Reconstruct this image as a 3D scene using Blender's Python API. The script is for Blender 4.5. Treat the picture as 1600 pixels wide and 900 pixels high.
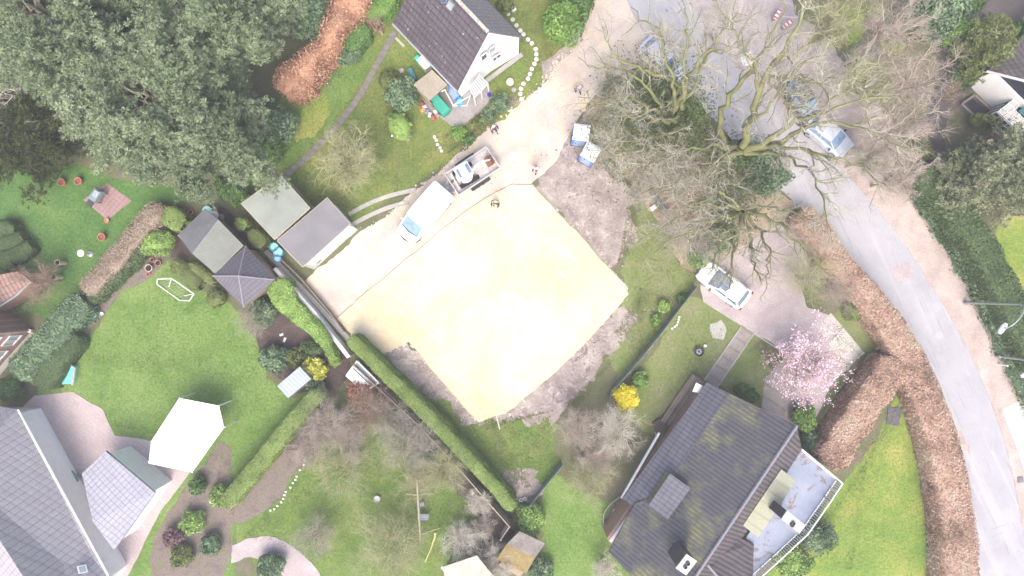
import bpy, bmesh, math, random
import numpy as np
from mathutils import Vector, Matrix, noise
from mathutils.geometry import tessellate_polygon
R = math.radians
rng = np.random.default_rng(7); random.seed(7)
for o in list(bpy.data.objects): bpy.data.objects.remove(o)
scn = bpy.context.scene; COL = scn.collection
# ---------------------------------------------------------------- camera, sky, sun, exposure
H = 50.0; F = 1066.67                        # drone height in metres, focal length in photo pixels
cam = bpy.data.objects.new('camera', bpy.data.cameras.new('camera')); COL.objects.link(cam)
cam.location = (0, 0, H); cam.data.sensor_width = 36; cam.data.lens = 24; cam.data.clip_end = 2000
scn.camera = cam
EL, AZ = 56, -92
w = bpy.data.worlds.new('World'); scn.world = w; w.use_nodes = True
nt = w.node_tree; nt.nodes.clear()
sky = nt.nodes.new('ShaderNodeTexSky'); sky.sky_type = 'NISHITA'; sky.sun_disc = False
sky.sun_elevation = R(EL); sky.sun_rotation = R(90-AZ); sky.air_density = 1.0; sky.dust_density = 6.0; sky.ozone_density = 1.0
bg = nt.nodes.new('ShaderNodeBackground'); bg.inputs[1].default_value = 0.15
wo = nt.nodes.new('ShaderNodeOutputWorld'); nt.links.new(sky.outputs[0], bg.inputs[0]); nt.links.new(bg.outputs[0], wo.inputs[0])
sl = bpy.data.lights.new('sun', 'SUN'); sl.energy = .85; sl.angle = R(48); sl.color = (1, .975, .94)
so = bpy.data.objects.new('sun', sl); COL.objects.link(so)
sd = Vector((math.cos(R(EL))*math.cos(R(AZ)), math.cos(R(EL))*math.sin(R(AZ)), math.sin(R(EL))))
so.rotation_euler = sd.to_track_quat('Z', 'Y').to_euler()
vs = scn.view_settings; vs.view_transform = 'Standard'; vs.look = 'None'; vs.gamma = 1; vs.use_curve_mapping = False
vs.exposure = 1.38
# ---------------------------------------------------------------- helpers
def P(px, py, z=0.0):                        # photo pixel at a known height -> metres
    k = (H-z)/F; return Vector(((px-800)*k, (450-py)*k, z))
def setp(o, label=None, cat=None, group=None, kind=None):
    if label: o['label'] = label
    if cat: o['category'] = cat
    if group: o['group'] = group
    if kind: o['kind'] = kind
    return o
def thing(name, label, cat, px, py, z=0.0, group=None):
    o = bpy.data.objects.new(name, None); COL.objects.link(o); o.location = P(px, py, z); o.empty_display_size = .3
    return setp(o, label, cat, group)
def root0(name, label, cat, group=None):
    o = bpy.data.objects.new(name, None); COL.objects.link(o); return setp(o, label, cat, group)
def chain_loc(p):
    v = Vector((0, 0, 0))
    while p is not None: v += p.location; p = p.parent
    return v
def mesh_np(name, V, Fc, mat, parent=None, rnd=None, smooth=False, origin=None):
    V = np.asarray(V, dtype=np.float64).reshape(-1, 3)
    off = np.array(chain_loc(parent)) if parent is not None else (np.array(origin) if origin is not None else np.zeros(3))
    V = V-off
    me = bpy.data.meshes.new(name); Fc = np.asarray(Fc, dtype=np.int32)
    n, k = Fc.shape
    me.vertices.add(len(V)); me.vertices.foreach_set('co', V.astype(np.float32).ravel())
    me.loops.add(n*k); me.loops.foreach_set('vertex_index', Fc.ravel())
    me.polygons.add(n); me.polygons.foreach_set('loop_start', np.arange(0, n*k, k, dtype=np.int32))
    me.update(calc_edges=True)
    if rnd is not None:
        a = me.attributes.new('rnd', 'FLOAT', 'FACE'); a.data.foreach_set('value', np.asarray(rnd, dtype=np.float32))
    if smooth: me.polygons.foreach_set('use_smooth', np.ones(n, dtype=bool))
    me.materials.append(mat); me.validate()
    o = bpy.data.objects.new(name, me); COL.objects.link(o)
    if parent is not None: o.parent = parent
    elif origin is not None: o.location = origin
    return o
class MB:                                    # collects shapes, links them as one mesh object
    def __init__(s): s.v = []; s.f = []
    def add(s, vs, fs):
        b = len(s.v); s.v += [Vector(v) for v in vs]; s.f += [tuple(i+b for i in f) for f in fs]; return s
    def box(s, c, d, rz=0, rx=0, ry=0, M=None):
        m = Matrix.Translation(c) @ Matrix.Rotation(rz, 4, 'Z') @ Matrix.Rotation(ry, 4, 'Y') @ Matrix.Rotation(rx, 4, 'X')
        x, y, z = d[0]/2, d[1]/2, d[2]/2
        vs = [m @ Vector(p) for p in ((-x,-y,-z),(x,-y,-z),(x,y,-z),(-x,y,-z),(-x,-y,z),(x,-y,z),(x,y,z),(-x,y,z))]
        return s.add(vs, [(0,3,2,1),(4,5,6,7),(0,1,5,4),(1,2,6,5),(2,3,7,6),(3,0,4,7)])
    def bbox(s, c, d, rz=0, b=.02):          # box with chamfered top edge
        m = Matrix.Translation(c) @ Matrix.Rotation(rz, 4, 'Z'); x, y, z = d[0]/2, d[1]/2, d[2]/2
        rings = []
        for (zz, q) in ((-z, 0), (z-b, 0), (z, b)):
            rings.append([m @ Vector(p) for p in ((-x+q,-y+q,zz),(x-q,-y+q,zz),(x-q,y-q,zz),(-x+q,y-q,zz))])
        return s.loft(rings)
    def loft(s, rings, caps=True):
        n = len(rings[0]); vs = [v for r in rings for v in r]; fs = []
        for i in range(len(rings)-1):
            for j in range(n):
                a, b = i*n+j, i*n+(j+1) % n; fs.append((a, b, b+n, a+n))
        if caps: fs.append(tuple(reversed(range(n)))); fs.append(tuple(range(len(vs)-n, len(vs))))
        return s.add(vs, fs)
    def prism(s, poly, z0, z1):
        lo = [Vector((p[0], p[1], z0)) for p in poly]; hi = [Vector((p[0], p[1], z1)) for p in poly]
        return s.loft([lo, hi])
    def slab(s, top, t):                     # thickness straight down below an arbitrary quad/polygon
        top = [Vector(p) for p in top]; return s.loft([[p-Vector((0,0,t)) for p in top], top])
    def quad(s, *p): return s.add(p, [tuple(range(len(p)))])
    def tube(s, pts, r, n=8, caps=True):
        pts = [Vector(p) for p in pts]; rr = r if isinstance(r, (list, tuple)) else [r]*len(pts); rings = []
        for i, p in enumerate(pts):
            t = (pts[min(i+1, len(pts)-1)]-pts[max(i-1, 0)]).normalized()
            ref = Vector((0,0,1)) if abs(t.z) < .9 else Vector((1,0,0))
            u = t.cross(ref).normalized(); v = t.cross(u)
            rings.append([p+(u*math.cos(a)+v*math.sin(a))*rr[i] for a in [2*math.pi*j/n for j in range(n)]])
        return s.loft(rings, caps)
    def lathe(s, c, prof, n=16, sx=1, sy=1, rz=0):
        c = Vector(c); rings = []
        for r, z in prof:
            ring = []
            for j in range(n):
                a = 2*math.pi*j/n; x, y = r*math.cos(a)*sx, r*math.sin(a)*sy
                ring.append(c+Vector((x*math.cos(rz)-y*math.sin(rz), x*math.sin(rz)+y*math.cos(rz), z)))
            rings.append(ring)
        return s.loft(rings)
    def build(s, name, mat, parent=None, smooth=False, origin=None, bevel=0):
        off = chain_loc(parent) if parent is not None else (Vector(origin) if origin is not None else Vector((0,0,0)))
        me = bpy.data.meshes.new(name); me.from_pydata([v-off for v in s.v], [], s.f); me.materials.append(mat)
        bm = bmesh.new(); bm.from_mesh(me); bmesh.ops.recalc_face_normals(bm, faces=bm.faces)
        if bevel: bmesh.ops.bevel(bm, geom=bm.edges[:], offset=bevel, segments=2, affect='EDGES', clamp_overlap=True)
        bm.to_mesh(me); bm.free()
        if smooth: me.polygons.foreach_set('use_smooth', [True]*len(me.polygons))
        o = bpy.data.objects.new(name, me); COL.objects.link(o)
        if parent is not None: o.parent = parent
        elif origin is not None: o.location = origin
        return o
def copy_tree(o, parent=None):
    c = o.copy(); COL.objects.link(c); c.parent = parent
    for ch in list(o.children): copy_tree(ch, c)
    return c
# ---------------------------------------------------------------- materials
MATS = {}
def nodes(name):
    m = bpy.data.materials.new(name); m.use_nodes = True; t = m.node_tree; t.nodes.clear()
    b = t.nodes.new('ShaderNodeBsdfPrincipled'); o = t.nodes.new('ShaderNodeOutputMaterial'); t.links.new(b.outputs[0], o.inputs[0])
    return m, t, b
def N(t, ty, **kw):
    n = t.nodes.new(ty)
    for k, v in kw.items(): setattr(n, k, v)
    return n
def noise_n(t, sc, det=4, rough=.6, co=None, dist=0):
    n = N(t, 'ShaderNodeTexNoise'); n.inputs['Scale'].default_value = sc; n.inputs['Detail'].default_value = det
    n.inputs['Roughness'].default_value = rough; n.inputs['Distortion'].default_value = dist
    if co is None:
        c = N(t, 'ShaderNodeTexCoord'); co = c.outputs['Object']
    t.links.new(co, n.inputs['Vector']); return n
def ramp(t, src, stops):
    r = N(t, 'ShaderNodeValToRGB'); e = r.color_ramp.elements
    while len(e) < len(stops): e.new(.5)
    for i, (p, c) in enumerate(stops): e[i].position = p; e[i].color = (*c, 1)
    t.links.new(src, r.inputs[0]); return r
def mixc(t, fac, a, b, mode='MIX'):
    m = N(t, 'ShaderNodeMix', data_type='RGBA', blend_type=mode)
    if isinstance(fac, (int, float)): m.inputs[0].default_value = fac
    else: t.links.new(fac, m.inputs[0])
    for s, i in ((a, 6), (b, 7)):
        if isinstance(s, (tuple, list)): m.inputs[i].default_value = (*s, 1)
        else: t.links.new(s, m.inputs[i])
    return m.outputs[2]
def bump(t, b, src, strength=.4, dist=.05):
    n = N(t, 'ShaderNodeBump'); n.inputs['Strength'].default_value = strength; n.inputs['Distance'].default_value = dist
    t.links.new(src, n.inputs['Height']); t.links.new(n.outputs[0], b.inputs['Normal'])
def mat_plain(name, c, rough=.6, var=.12, sc=6, metal=0, spec=.3, bmp=.15):
    if name in MATS: return MATS[name]
    m, t, b = nodes(name)
    n = noise_n(t, sc, 5)
    r = ramp(t, n.outputs[0], [(.3, tuple(x*(1-var) for x in c)), (.7, tuple(min(1, x*(1+var)) for x in c))])
    t.links.new(r.outputs[0], b.inputs['Base Color']); b.inputs['Roughness'].default_value = rough
    b.inputs['Metallic'].default_value = metal; b.inputs['Specular IOR Level'].default_value = spec
    if bmp: bump(t, b, n.outputs[0], bmp, .02)
    MATS[name] = m; return m
def mat_ground(name, big, fine=((.35, .8), (.65, 1.25)), bsc=.35, fsc=9, rough=.95, bmp=.5, bd=.04, patch=None, det=5, mid=None, streak=None):
    """big: colour stops over a large noise; fine: grain multiplier; patch: (scale, lo, hi, colour) sharper patches"""
    m, t, b = nodes(name)
    n1 = noise_n(t, bsc, 6, .62, dist=.4); r = ramp(t, n1.outputs[0], big); col = r.outputs[0]
    if mid:                                  # (scale, lo, hi, colour, amount)
        n = noise_n(t, mid[0], 5, .65, dist=.6); q = ramp(t, n.outputs[0], [(mid[1], (0,0,0)), (mid[2], (mid[4],)*3)])
        col = mixc(t, q.outputs[0], col, mid[3])
    if patch:
        for pt in patch:
            n = noise_n(t, pt[0], 7, .7, dist=1.0); q = ramp(t, n.outputs[0], [(pt[1], (0,0,0)), (pt[2], (1,1,1))])
            col = mixc(t, q.outputs[0], col, pt[3])
    if streak:                               # (direction degrees, scale across, scale along, lo, hi, colour, amount)
        for sk in streak:
            c = N(t, 'ShaderNodeTexCoord'); mp = N(t, 'ShaderNodeMapping'); mp.vector_type = 'POINT'; mp.inputs['Rotation'].default_value[2] = -R(sk[0]); mp.inputs['Scale'].default_value = (1, 1, 1)
            t.links.new(c.outputs['Object'], mp.inputs['Vector']); m2 = N(t, 'ShaderNodeMapping'); m2.inputs['Scale'].default_value = (sk[2], sk[1], 1); t.links.new(mp.outputs[0], m2.inputs['Vector'])
            n = noise_n(t, 1, 4, .6, co=m2.outputs[0], dist=.3); q = ramp(t, n.outputs[0], [(sk[3], (0,0,0)), (sk[4], (sk[6],)*3)]); col = mixc(t, q.outputs[0], col, sk[5])
    n2 = noise_n(t, fsc, det, .7); f = ramp(t, n2.outputs[0], [(fine[0][0], (fine[0][1],)*3), (fine[1][0], (fine[1][1],)*3)])
    col = mixc(t, 1.0, col, f.outputs[0], 'MULTIPLY')
    t.links.new(col, b.inputs['Base Color']); b.inputs['Roughness'].default_value = rough; b.inputs['Specular IOR Level'].default_value = .15
    bump(t, b, n2.outputs[0], bmp, bd); return m
def mat_leaf(name, stops, sc=.8, amt=.35, rough=.7):
    m, t, b = nodes(name)
    a = N(t, 'ShaderNodeAttribute', attribute_name='rnd')
    n = noise_n(t, sc, 3)
    add = N(t, 'ShaderNodeMath', operation='MULTIPLY_ADD'); t.links.new(n.outputs[0], add.inputs[0]); add.inputs[1].default_value = amt*2
    sub = N(t, 'ShaderNodeMath', operation='SUBTRACT'); t.links.new(a.outputs['Fac'], sub.inputs[0]); sub.inputs[1].default_value = amt
    t.links.new(sub.outputs[0], add.inputs[2])
    k = len(stops); r = ramp(t, add.outputs[0], [(i/(k-1), c) for i, c in enumerate(stops)])
    t.links.new(r.outputs[0], b.inputs['Base Color']); b.inputs['Roughness'].default_value = rough; b.inputs['Specular IOR Level'].default_value = .15
    return m
def mat_rows(name, cols, per=6.0, ang=0, gap=.12, gapcol=(.03,.03,.035), cross=None, moss=None, rough=.6, spec=.3, specks=None, bmp=.5):
    """tile / board rows: lines `per` per metre in direction ang (world-like object coords), optional cross joints"""
    m, t, b = nodes(name)
    c = N(t, 'ShaderNodeTexCoord'); mp = N(t, 'ShaderNodeMapping'); mp.inputs['Rotation'].default_value[2] = -ang
    t.links.new(c.outputs['Object'], mp.inputs['Vector']); sp = N(t, 'ShaderNodeSeparateXYZ'); t.links.new(mp.outputs[0], sp.inputs[0])
    def stripes(out, per):
        k = N(t, 'ShaderNodeMath', operation='MULTIPLY'); t.links.new(out, k.inputs[0]); k.inputs[1].default_value = per
        f = N(t, 'ShaderNodeMath', operation='FRACT'); t.links.new(k.outputs[0], f.inputs[0]); return f.outputs[0]
    s = stripes(sp.outputs[0], per)
    line = ramp(t, s, [(0, (0,0,0)), (gap, (.25,.25,.25)), (gap+.25, (1,1,1)), (1, (.8,.8,.8))])
    n = noise_n(t, 1.2, 6, .65); n2 = noise_n(t, 14, 3)
    col = ramp(t, n.outputs[0], [(.3, cols[0]), (.7, cols[1])]).outputs[0]
    g = ramp(t, n2.outputs[0], [(.3, (.75,)*3), (.7, (1.2,)*3)]); col = mixc(t, 1, col, g.outputs[0], 'MULTIPLY')
    if specks:
        q = noise_n(t, specks[0], 2, .5); qq = ramp(t, q.outputs[0], [(specks[1], (0,0,0)), (specks[1]+.03, (1,1,1))]); col = mixc(t, qq.outputs[0], col, specks[2])
    if moss:
        q = noise_n(t, moss[0], 5, .7); qq = ramp(t, q.outputs[0], [(moss[1], (0,0,0)), (moss[1]+.18, (1,1,1))])
        inv = N(t, 'ShaderNodeMath', operation='SUBTRACT'); inv.inputs[0].default_value = 1.25; t.links.new(line.outputs[0], inv.inputs[1])
        mm = N(t, 'ShaderNodeMath', operation='MULTIPLY', use_clamp=True); t.links.new(qq.outputs[0], mm.inputs[0]); t.links.new(inv.outputs[0], mm.inputs[1])
        base = mixc(t, line.outputs[0], gapcol, col); col = mixc(t, mm.outputs[0], base, moss[2])
    else: col = mixc(t, line.outputs[0], gapcol, col)
    h = line.outputs[0]
    if cross:
        s2 = stripes(sp.outputs[1], cross); l2 = ramp(t, s2, [(0, (.55,)*3), (.12, (.8,)*3), (.2, (1,1,1)), (1, (1,1,1))])
        col = mixc(t, 1, col, l2.outputs[0], 'MULTIPLY'); h = mixc(t, 1, h, l2.outputs[0], 'MULTIPLY')
    t.links.new(col, b.inputs['Base Color']); b.inputs['Roughness'].default_value = rough; b.inputs['Specular IOR Level'].default_value = spec
    bump(t, b, h, bmp, .03); return m
def mat_glass(name, c=(.05,.07,.09), rough=.08):
    m, t, b = nodes(name); n = noise_n(t, 3, 3)
    r = ramp(t, n.outputs[0], [(.3, c), (.7, tuple(x*1.5 for x in c))]); t.links.new(r.outputs[0], b.inputs['Base Color'])
    b.inputs['Roughness'].default_value = rough; b.inputs['Specular IOR Level'].default_value = .6; return m
# ---------------------------------------------------------------- foliage
def leafquads(pts, nrm, size, rand=.8, aspect=.7, clump=None):
    n = len(pts); d = nrm+rand*rng.normal(size=(n, 3)); d /= np.linalg.norm(d, axis=1)[:, None]+1e-9
    t = np.cross(d, rng.normal(size=(n, 3))); t /= np.linalg.norm(t, axis=1)[:, None]+1e-9; b = np.cross(d, t)
    s = (size*rng.uniform(.55, 1.35, n))[:, None]; t = t*s; b = b*s*aspect
    V = np.stack([pts-t, pts-b*.9+t*.1, pts+t, pts+b*.9+t*.1], 1).reshape(-1, 3)
    Fc = np.arange(n*4).reshape(n, 4); r = rng.uniform(0, 1, n)
    if clump is not None: r = .45*r+.55*clump
    return V, Fc, r
def sphere_grid(c, rx, ry, rz, nu=14, nv=8, bump_=.12, seed=0, rot=0):
    V = []; 
    for i in range(nv+1):
        ph = math.pi*i/nv
        for j in range(nu):
            th = 2*math.pi*j/nu; d = Vector((math.sin(ph)*math.cos(th), math.sin(ph)*math.sin(th), math.cos(ph)))
            k = 1+bump_*noise.noise(d*2.2+Vector((seed, seed*.7, 0))); x, y = d.x*rx*k, d.y*ry*k
            V.append((c[0]+x*math.cos(rot)-y*math.sin(rot), c[1]+x*math.sin(rot)+y*math.cos(rot), max(.01, c[2]+d.z*rz*k)))
    Fc = [(i*nu+j, (i+1)*nu+j, (i+1)*nu+(j+1) % nu, i*nu+(j+1) % nu) for i in range(nv) for j in range(nu)]
    return np.array(V), np.array(Fc)
def cat_mesh(parts):
    V = []; Fc = []; r = []; b = 0
    for v, f, q in parts:
        V.append(v); Fc.append(f+b); b += len(v); r.append(np.full(len(f), q) if np.isscalar(q) else q)
    return np.concatenate(V), np.concatenate(Fc), np.concatenate(r)
def shrub_geo(c, rx, ry, h, lumps=14, n=2500, size=.09, rot=0, clumpr=.38, tight=.1, core=.8, rand=.8, flat=0):
    """rounded crown standing on the ground at c: clumps on an ellipsoid, leaf quads on the clumps"""
    cz = c[2]+h*.45; rz = h*.55
    parts = []
    if core: 
        v, f = sphere_grid((c[0], c[1], cz), rx*core, ry*core, rz*core, seed=c[0], rot=rot); parts.append((v, f, .3))
    d = rng.normal(size=(lumps, 3)); d[:, 2] = np.abs(d[:, 2])*.9+.0; d /= np.linalg.norm(d, axis=1)[:, None]
    k = 1-clumpr*.55
    L = np.stack([d[:, 0]*rx*k, d[:, 1]*ry*k, d[:, 2]*rz*k], 1)
    Lr = rng.uniform(.7, 1.25, lumps)*clumpr*min(rx, ry, rz*1.3)
    which = rng.integers(0, lumps, n); e = rng.normal(size=(n, 3)); e /= np.linalg.norm(e, axis=1)[:, None]
    out = L[which]/(np.linalg.norm(L[which], axis=1)[:, None]+1e-6); e = e+out*.7; e /= np.linalg.norm(e, axis=1)[:, None]
    pts = L[which]+e*Lr[which][:, None]*(1+tight*rng.normal(size=n))[:, None]
    m = int(n*.35)                              # leaves on the overall surface too
    d2 = rng.normal(size=(m, 3)); d2[:, 2] = np.where(d2[:, 2] < -.3, -d2[:, 2], d2[:, 2]); d2 /= np.linalg.norm(d2, axis=1)[:, None]
    p2 = d2*np.array([rx, ry, rz])*(.88+.06*rng.normal(size=m))[:, None]
    pts = np.concatenate([pts, p2]); e = np.concatenate([e, d2]); cl = np.concatenate([rng.uniform(0, 1, lumps)[which], np.full(m, .4)])
    x, y = pts[:, 0].copy(), pts[:, 1].copy(); pts[:, 0] = x*math.cos(rot)-y*math.sin(rot)+c[0]; pts[:, 1] = x*math.sin(rot)+y*math.cos(rot)+c[1]
    pts[:, 2] = np.maximum(pts[:, 2]+cz, .03)
    v, f, r = leafquads(pts, e, size, rand, clump=cl); parts.append((v, f, r)); return cat_mesh(parts)
def shrub(name, label, cat, px, py, rpx, mat, h=1.3, rpy=None, rot=0, n=2200, size=.09, lumps=14, group=None, core=.8, rand=.8, clumpr=.38, tight=.1):
    """px,py,rpx: centre and radius in the photo at the crown's mid height; a short stem carries it"""
    zt = h*.55; k = (H-zt)/F; c = P(px, py, zt); c.z = 0; rx = rpx*k; ry = (rpy or rpx)*k
    o = bpy.data.objects.new(name, None); COL.objects.link(o); o.location = c; setp(o, label, cat, group)
    V, Fc, r = shrub_geo(c, rx, ry, h, lumps, n, size, R(rot), clumpr, tight, core, rand)
    mesh_np('foliage', V, Fc, mat, o, r)
    s = MB()
    for a in range(3):
        x, y = math.cos(a*2.1)*.1, math.sin(a*2.1)*.1; s.tube([c+Vector((x*.4, y*.4, 0)), c+Vector((x, y, h*.5))], [.05, .02], 6)
    s.build('stem', MATS['bark'], o); return o
def hedge(name, label, px, width, h, mat, cat='hedge', dens=260, size=.06, rough=.05, rounded=.15, group=None, zc=True, rand=.7, wob=.05, clumps=None, taper=0):
    """clipped hedge along photo pixels (taken at the hedge's top height)"""
    pts = [P(a, b, h*(1 if zc else 0)) for a, b in px]; pts = [Vector((p.x, p.y, 0)) for p in pts]
    seg = [(pts[i+1]-pts[i]).length for i in range(len(pts)-1)]; tot = sum(seg)
    def at(s):
        s = min(max(s, 0), tot-1e-6); i = 0
        while s > seg[i]: s -= seg[i]; i += 1
        d = (pts[i+1]-pts[i]).normalized(); return pts[i]+d*s, d
    W = width if callable(width) else (lambda u: width)
    ns = max(6, int(tot/.35)); prof = [(-1, 0), (-1, .55), (-.97, .85), (-1+rounded*1.3, 1), (0, 1.02), (1-rounded*1.3, 1), (.97, .85), (1, .55), (1, 0)]
    V = []; K = len(prof)
    O = pts[0]
    def surf(s, q):                           # q in 0..K-1 along the profile
        p, d = at(s); nrm = Vector((-d.y, d.x, 0)); i = min(int(q), K-2); f = q-i
        a = prof[i][0]*(1-f)+prof[i+1][0]*f; z = prof[i][1]*(1-f)+prof[i+1][1]*f
        end = min(s, tot-s); e = min(1, .55+end*1.2) if end < .4 else 1
        hw = W(s/tot)/2*e*(1-taper*z); wv = noise.noise(Vector((p.x*.9+a*3, p.y*.9, z*2)))*wob*2
        P0 = p+nrm*(a*(hw+wv)); return Vector((P0.x, P0.y, z*h*(.97+.06*e)*(1+noise.noise(Vector((p.x*.7, p.y*.7, 5)))*wob)))
    for i in range(ns+1):
        for j in range(K): V.append(surf(tot*i/ns, j*.9999)*1.0)
    Fc = [(i*K+j, (i+1)*K+j, (i+1)*K+j+1, i*K+j+1) for i in range(ns) for j in range(K-1)]
    b = len(V)
    ends = []
    parts_v = np.array([tuple(v) for v in V])
    n = int(tot*(W(.5)+h*1.6)*dens); P3 = np.zeros((n, 3)); NN = np.zeros((n, 3))
    wts = np.array([max(.02, (Vector((prof[j+1][0]*W(.5)/2, prof[j+1][1]*h, 0))-Vector((prof[j][0]*W(.5)/2, prof[j][1]*h, 0))).length) for j in range(K-1)])
    jj = rng.choice(K-1, n, p=wts/wts.sum()); ff = rng.uniform(0, 1, n); ss = rng.uniform(-.02, tot+.02, n)
    outn = [(-1, 0), (-1, .2), (-.7, .7), (0, 1), (0, 1), (.7, .7), (1, .2), (1, 0)]
    # bilinear lookup in the grid
    G = parts_v.reshape(ns+1, K, 3); u = np.clip(ss/tot, 0, 1-1e-6)*ns; i0 = u.astype(int); fu = (u-i0)[:, None]; fj = ff[:, None]
    P3 = (G[i0, jj]*(1-fu)*(1-fj)+G[i0+1, jj]*fu*(1-fj)+G[i0, jj+1]*(1-fu)*fj+G[i0+1, jj+1]*fu*fj)
    D = G[np.minimum(i0+1, ns), 4]-G[i0, 4]; D[:, 2] = 0; D /= np.linalg.norm(D, axis=1)[:, None]+1e-9
    on = np.array(outn)[jj]; NN = np.stack([-D[:, 1]*on[:, 0], D[:, 0]*on[:, 0], on[:, 1]], 1)
    P3 = P3+NN*(rough*(rng.uniform(-.4, 1, n)))[:, None]; P3 += D*((ss < 0)*-1.0+(ss > tot)*1.0)[:, None]*.1; P3[:, 2] = np.maximum(P3[:, 2], .02)
    cl = None
    if clumps:
        cl = np.array([.5+.9*noise.noise(Vector((p[0]*clumps, p[1]*clumps, p[2]*clumps))) for p in P3])
    v, f, r = leafquads(P3, NN, size, rand, clump=cl)
    ecap = []
    for i in (0, ns): ecap.append([i*K+j for j in range(K)])
    e4 = []
    for c_ in ecap:
        for q in range(0, K//2): e4.append((c_[q], c_[q+1], c_[K-2-q], c_[K-1-q]))
    V2, F2, R2 = cat_mesh([(parts_v*1.0, np.array(Fc+e4), .35), (v, f, r)])
    o = mesh_np(name, V2, F2, mat, None, R2, origin=tuple(pts[0])); setp(o, label, cat, group); return o
# ---------------------------------------------------------------- branches
def tubes_np(Pl, Rl, sides):
    m, k, _ = Pl.shape; T = np.empty_like(Pl); T[:, 1:-1] = Pl[:, 2:]-Pl[:, :-2]; T[:, 0] = Pl[:, 1]-Pl[:, 0]; T[:, -1] = Pl[:, -1]-Pl[:, -2]
    T /= np.linalg.norm(T, axis=2)[..., None]+1e-9
    ref = np.zeros((m, 1, 3)); mean = np.abs(Pl[:, -1]-Pl[:, 0]); ax = np.argmin(mean, axis=1); ref[np.arange(m), 0, ax] = 1
    U = np.cross(T, np.broadcast_to(ref, T.shape)); U /= np.linalg.norm(U, axis=2)[..., None]+1e-9; W = np.cross(T, U)
    a = np.arange(sides)*2*np.pi/sides
    V = Pl[:, :, None, :]+Rl[:, :, None, None]*(U[:, :, None, :]*np.cos(a)[None, None, :, None]+W[:, :, None, :]*np.sin(a)[None, None, :, None])
    base = (np.arange(m)[:, None, None]*k+np.arange(k-1)[None, :, None])*sides; j = np.arange(sides)[None, None, :]; j2 = (j+1) % sides
    Fc = np.stack([base+j, base+j2, base+sides+j2, base+sides+j], -1).reshape(-1, 4)
    return V.reshape(-1, 3), Fc
def grow(Pl, Rl, nch, length, r0, ang=(35, 70), k=5, wig=.22, up=.1, tmin=.2, outc=None, outw=0, droop=0):
    """children of every polyline; returns their polylines and radii"""
    m, kk, _ = Pl.shape; n = m*nch; idx = np.repeat(np.arange(m), nch)
    t = rng.uniform(tmin, 1, n)*(kk-1); t = np.minimum(t, kk-1.001); i = t.astype(int); f = (t-i)[:, None]
    p = Pl[idx, i]*(1-f)+Pl[idx, i+1]*f; tan = Pl[idx, i+1]-Pl[idx, i]; tan /= np.linalg.norm(tan, axis=1)[:, None]+1e-9
    pr = Rl[idx, i]*(1-f[:, 0])+Rl[idx, i+1]*f[:, 0]
    q = np.cross(tan, rng.normal(size=(n, 3))); q /= np.linalg.norm(q, axis=1)[:, None]+1e-9
    a = np.radians(rng.uniform(ang[0], ang[1], n))[:, None]; d = tan*np.cos(a)+q*np.sin(a); d[:, 2] += up
    if outc is not None: d[:, :2] += outw*((p[:, :2]-outc[:2])/(np.linalg.norm(p[:, :2]-outc[:2], axis=1)[:, None]+1e-6))
    d /= np.linalg.norm(d, axis=1)[:, None]
    L = length*rng.uniform(.55, 1.2, n)*(1.15-.45*t/(kk-1)); out = np.empty((n, k, 3)); out[:, 0] = p; cur = d
    for s in range(1, k):
        cur = cur+wig*rng.normal(size=(n, 3)); cur[:, 2] -= droop*s/k; cur /= np.linalg.norm(cur, axis=1)[:, None]; out[:, s] = out[:, s-1]+cur*(L/(k-1))[:, None]
    rr = np.minimum(pr*.75, r0)[:, None]*np.linspace(1, .3, k)[None, :]
    out[:, :, 2] = np.maximum(out[:, :, 2], .03)
    return out, rr
def resample(pts, k):
    pts = np.array(pts, dtype=float); d = np.concatenate([[0], np.cumsum(np.linalg.norm(np.diff(pts, axis=0), axis=1))]); t = np.linspace(0, d[-1], k)
    return np.stack([np.interp(t, d, pts[:, i]) for i in range(pts.shape[1])], 1)
def limbs_np(limbs, k=14, wig=.06):          # limbs: lists of (x,y,z,r)
    A = np.stack([resample(l, k) for l in limbs]); Pl = A[:, :, :3].copy(); Rl = A[:, :, 3]
    nz = rng.normal(size=Pl.shape)*wig; nz[:, 0] = 0; Pl += nz; return Pl, Rl
def twig_tree(root, limbs, levels, mats, names=('trunk', 'limb', 'branches', 'twigs'), trunk=None, sides=(8, 5, 4, 3)):
    """levels: list of dicts for grow(); first gets its children from the limbs"""
    if trunk is not None:
        A, Rr = limbs_np([trunk], 8, .02); V, Fc = tubes_np(A, Rr, 10); mesh_np('trunk', V, Fc, mats[0], root, np.full(len(Fc), .55), smooth=True)
    Pl, Rl = limbs_np(limbs); V, Fc = tubes_np(Pl, Rl, sides[0]); parts = [(V, Fc, .35)]
    crown = []
    for i, lv in enumerate(levels):
        Pl, Rl = grow(Pl, Rl, **lv); V, Fc = tubes_np(Pl, Rl, sides[min(i+1, 3)])
        crown.append((V, Fc, rng.uniform(0, 1, len(Fc)//(sides[min(i+1, 3)]*(Pl.shape[1]-1))).repeat(sides[min(i+1, 3)]*(Pl.shape[1]-1))))
    V, Fc, r = cat_mesh(parts); mesh_np('limbs', V, Fc, mats[0], root, r, smooth=True)
    V, Fc, r = cat_mesh(crown); mesh_np('crown', V, Fc, mats[1], root, r)
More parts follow.
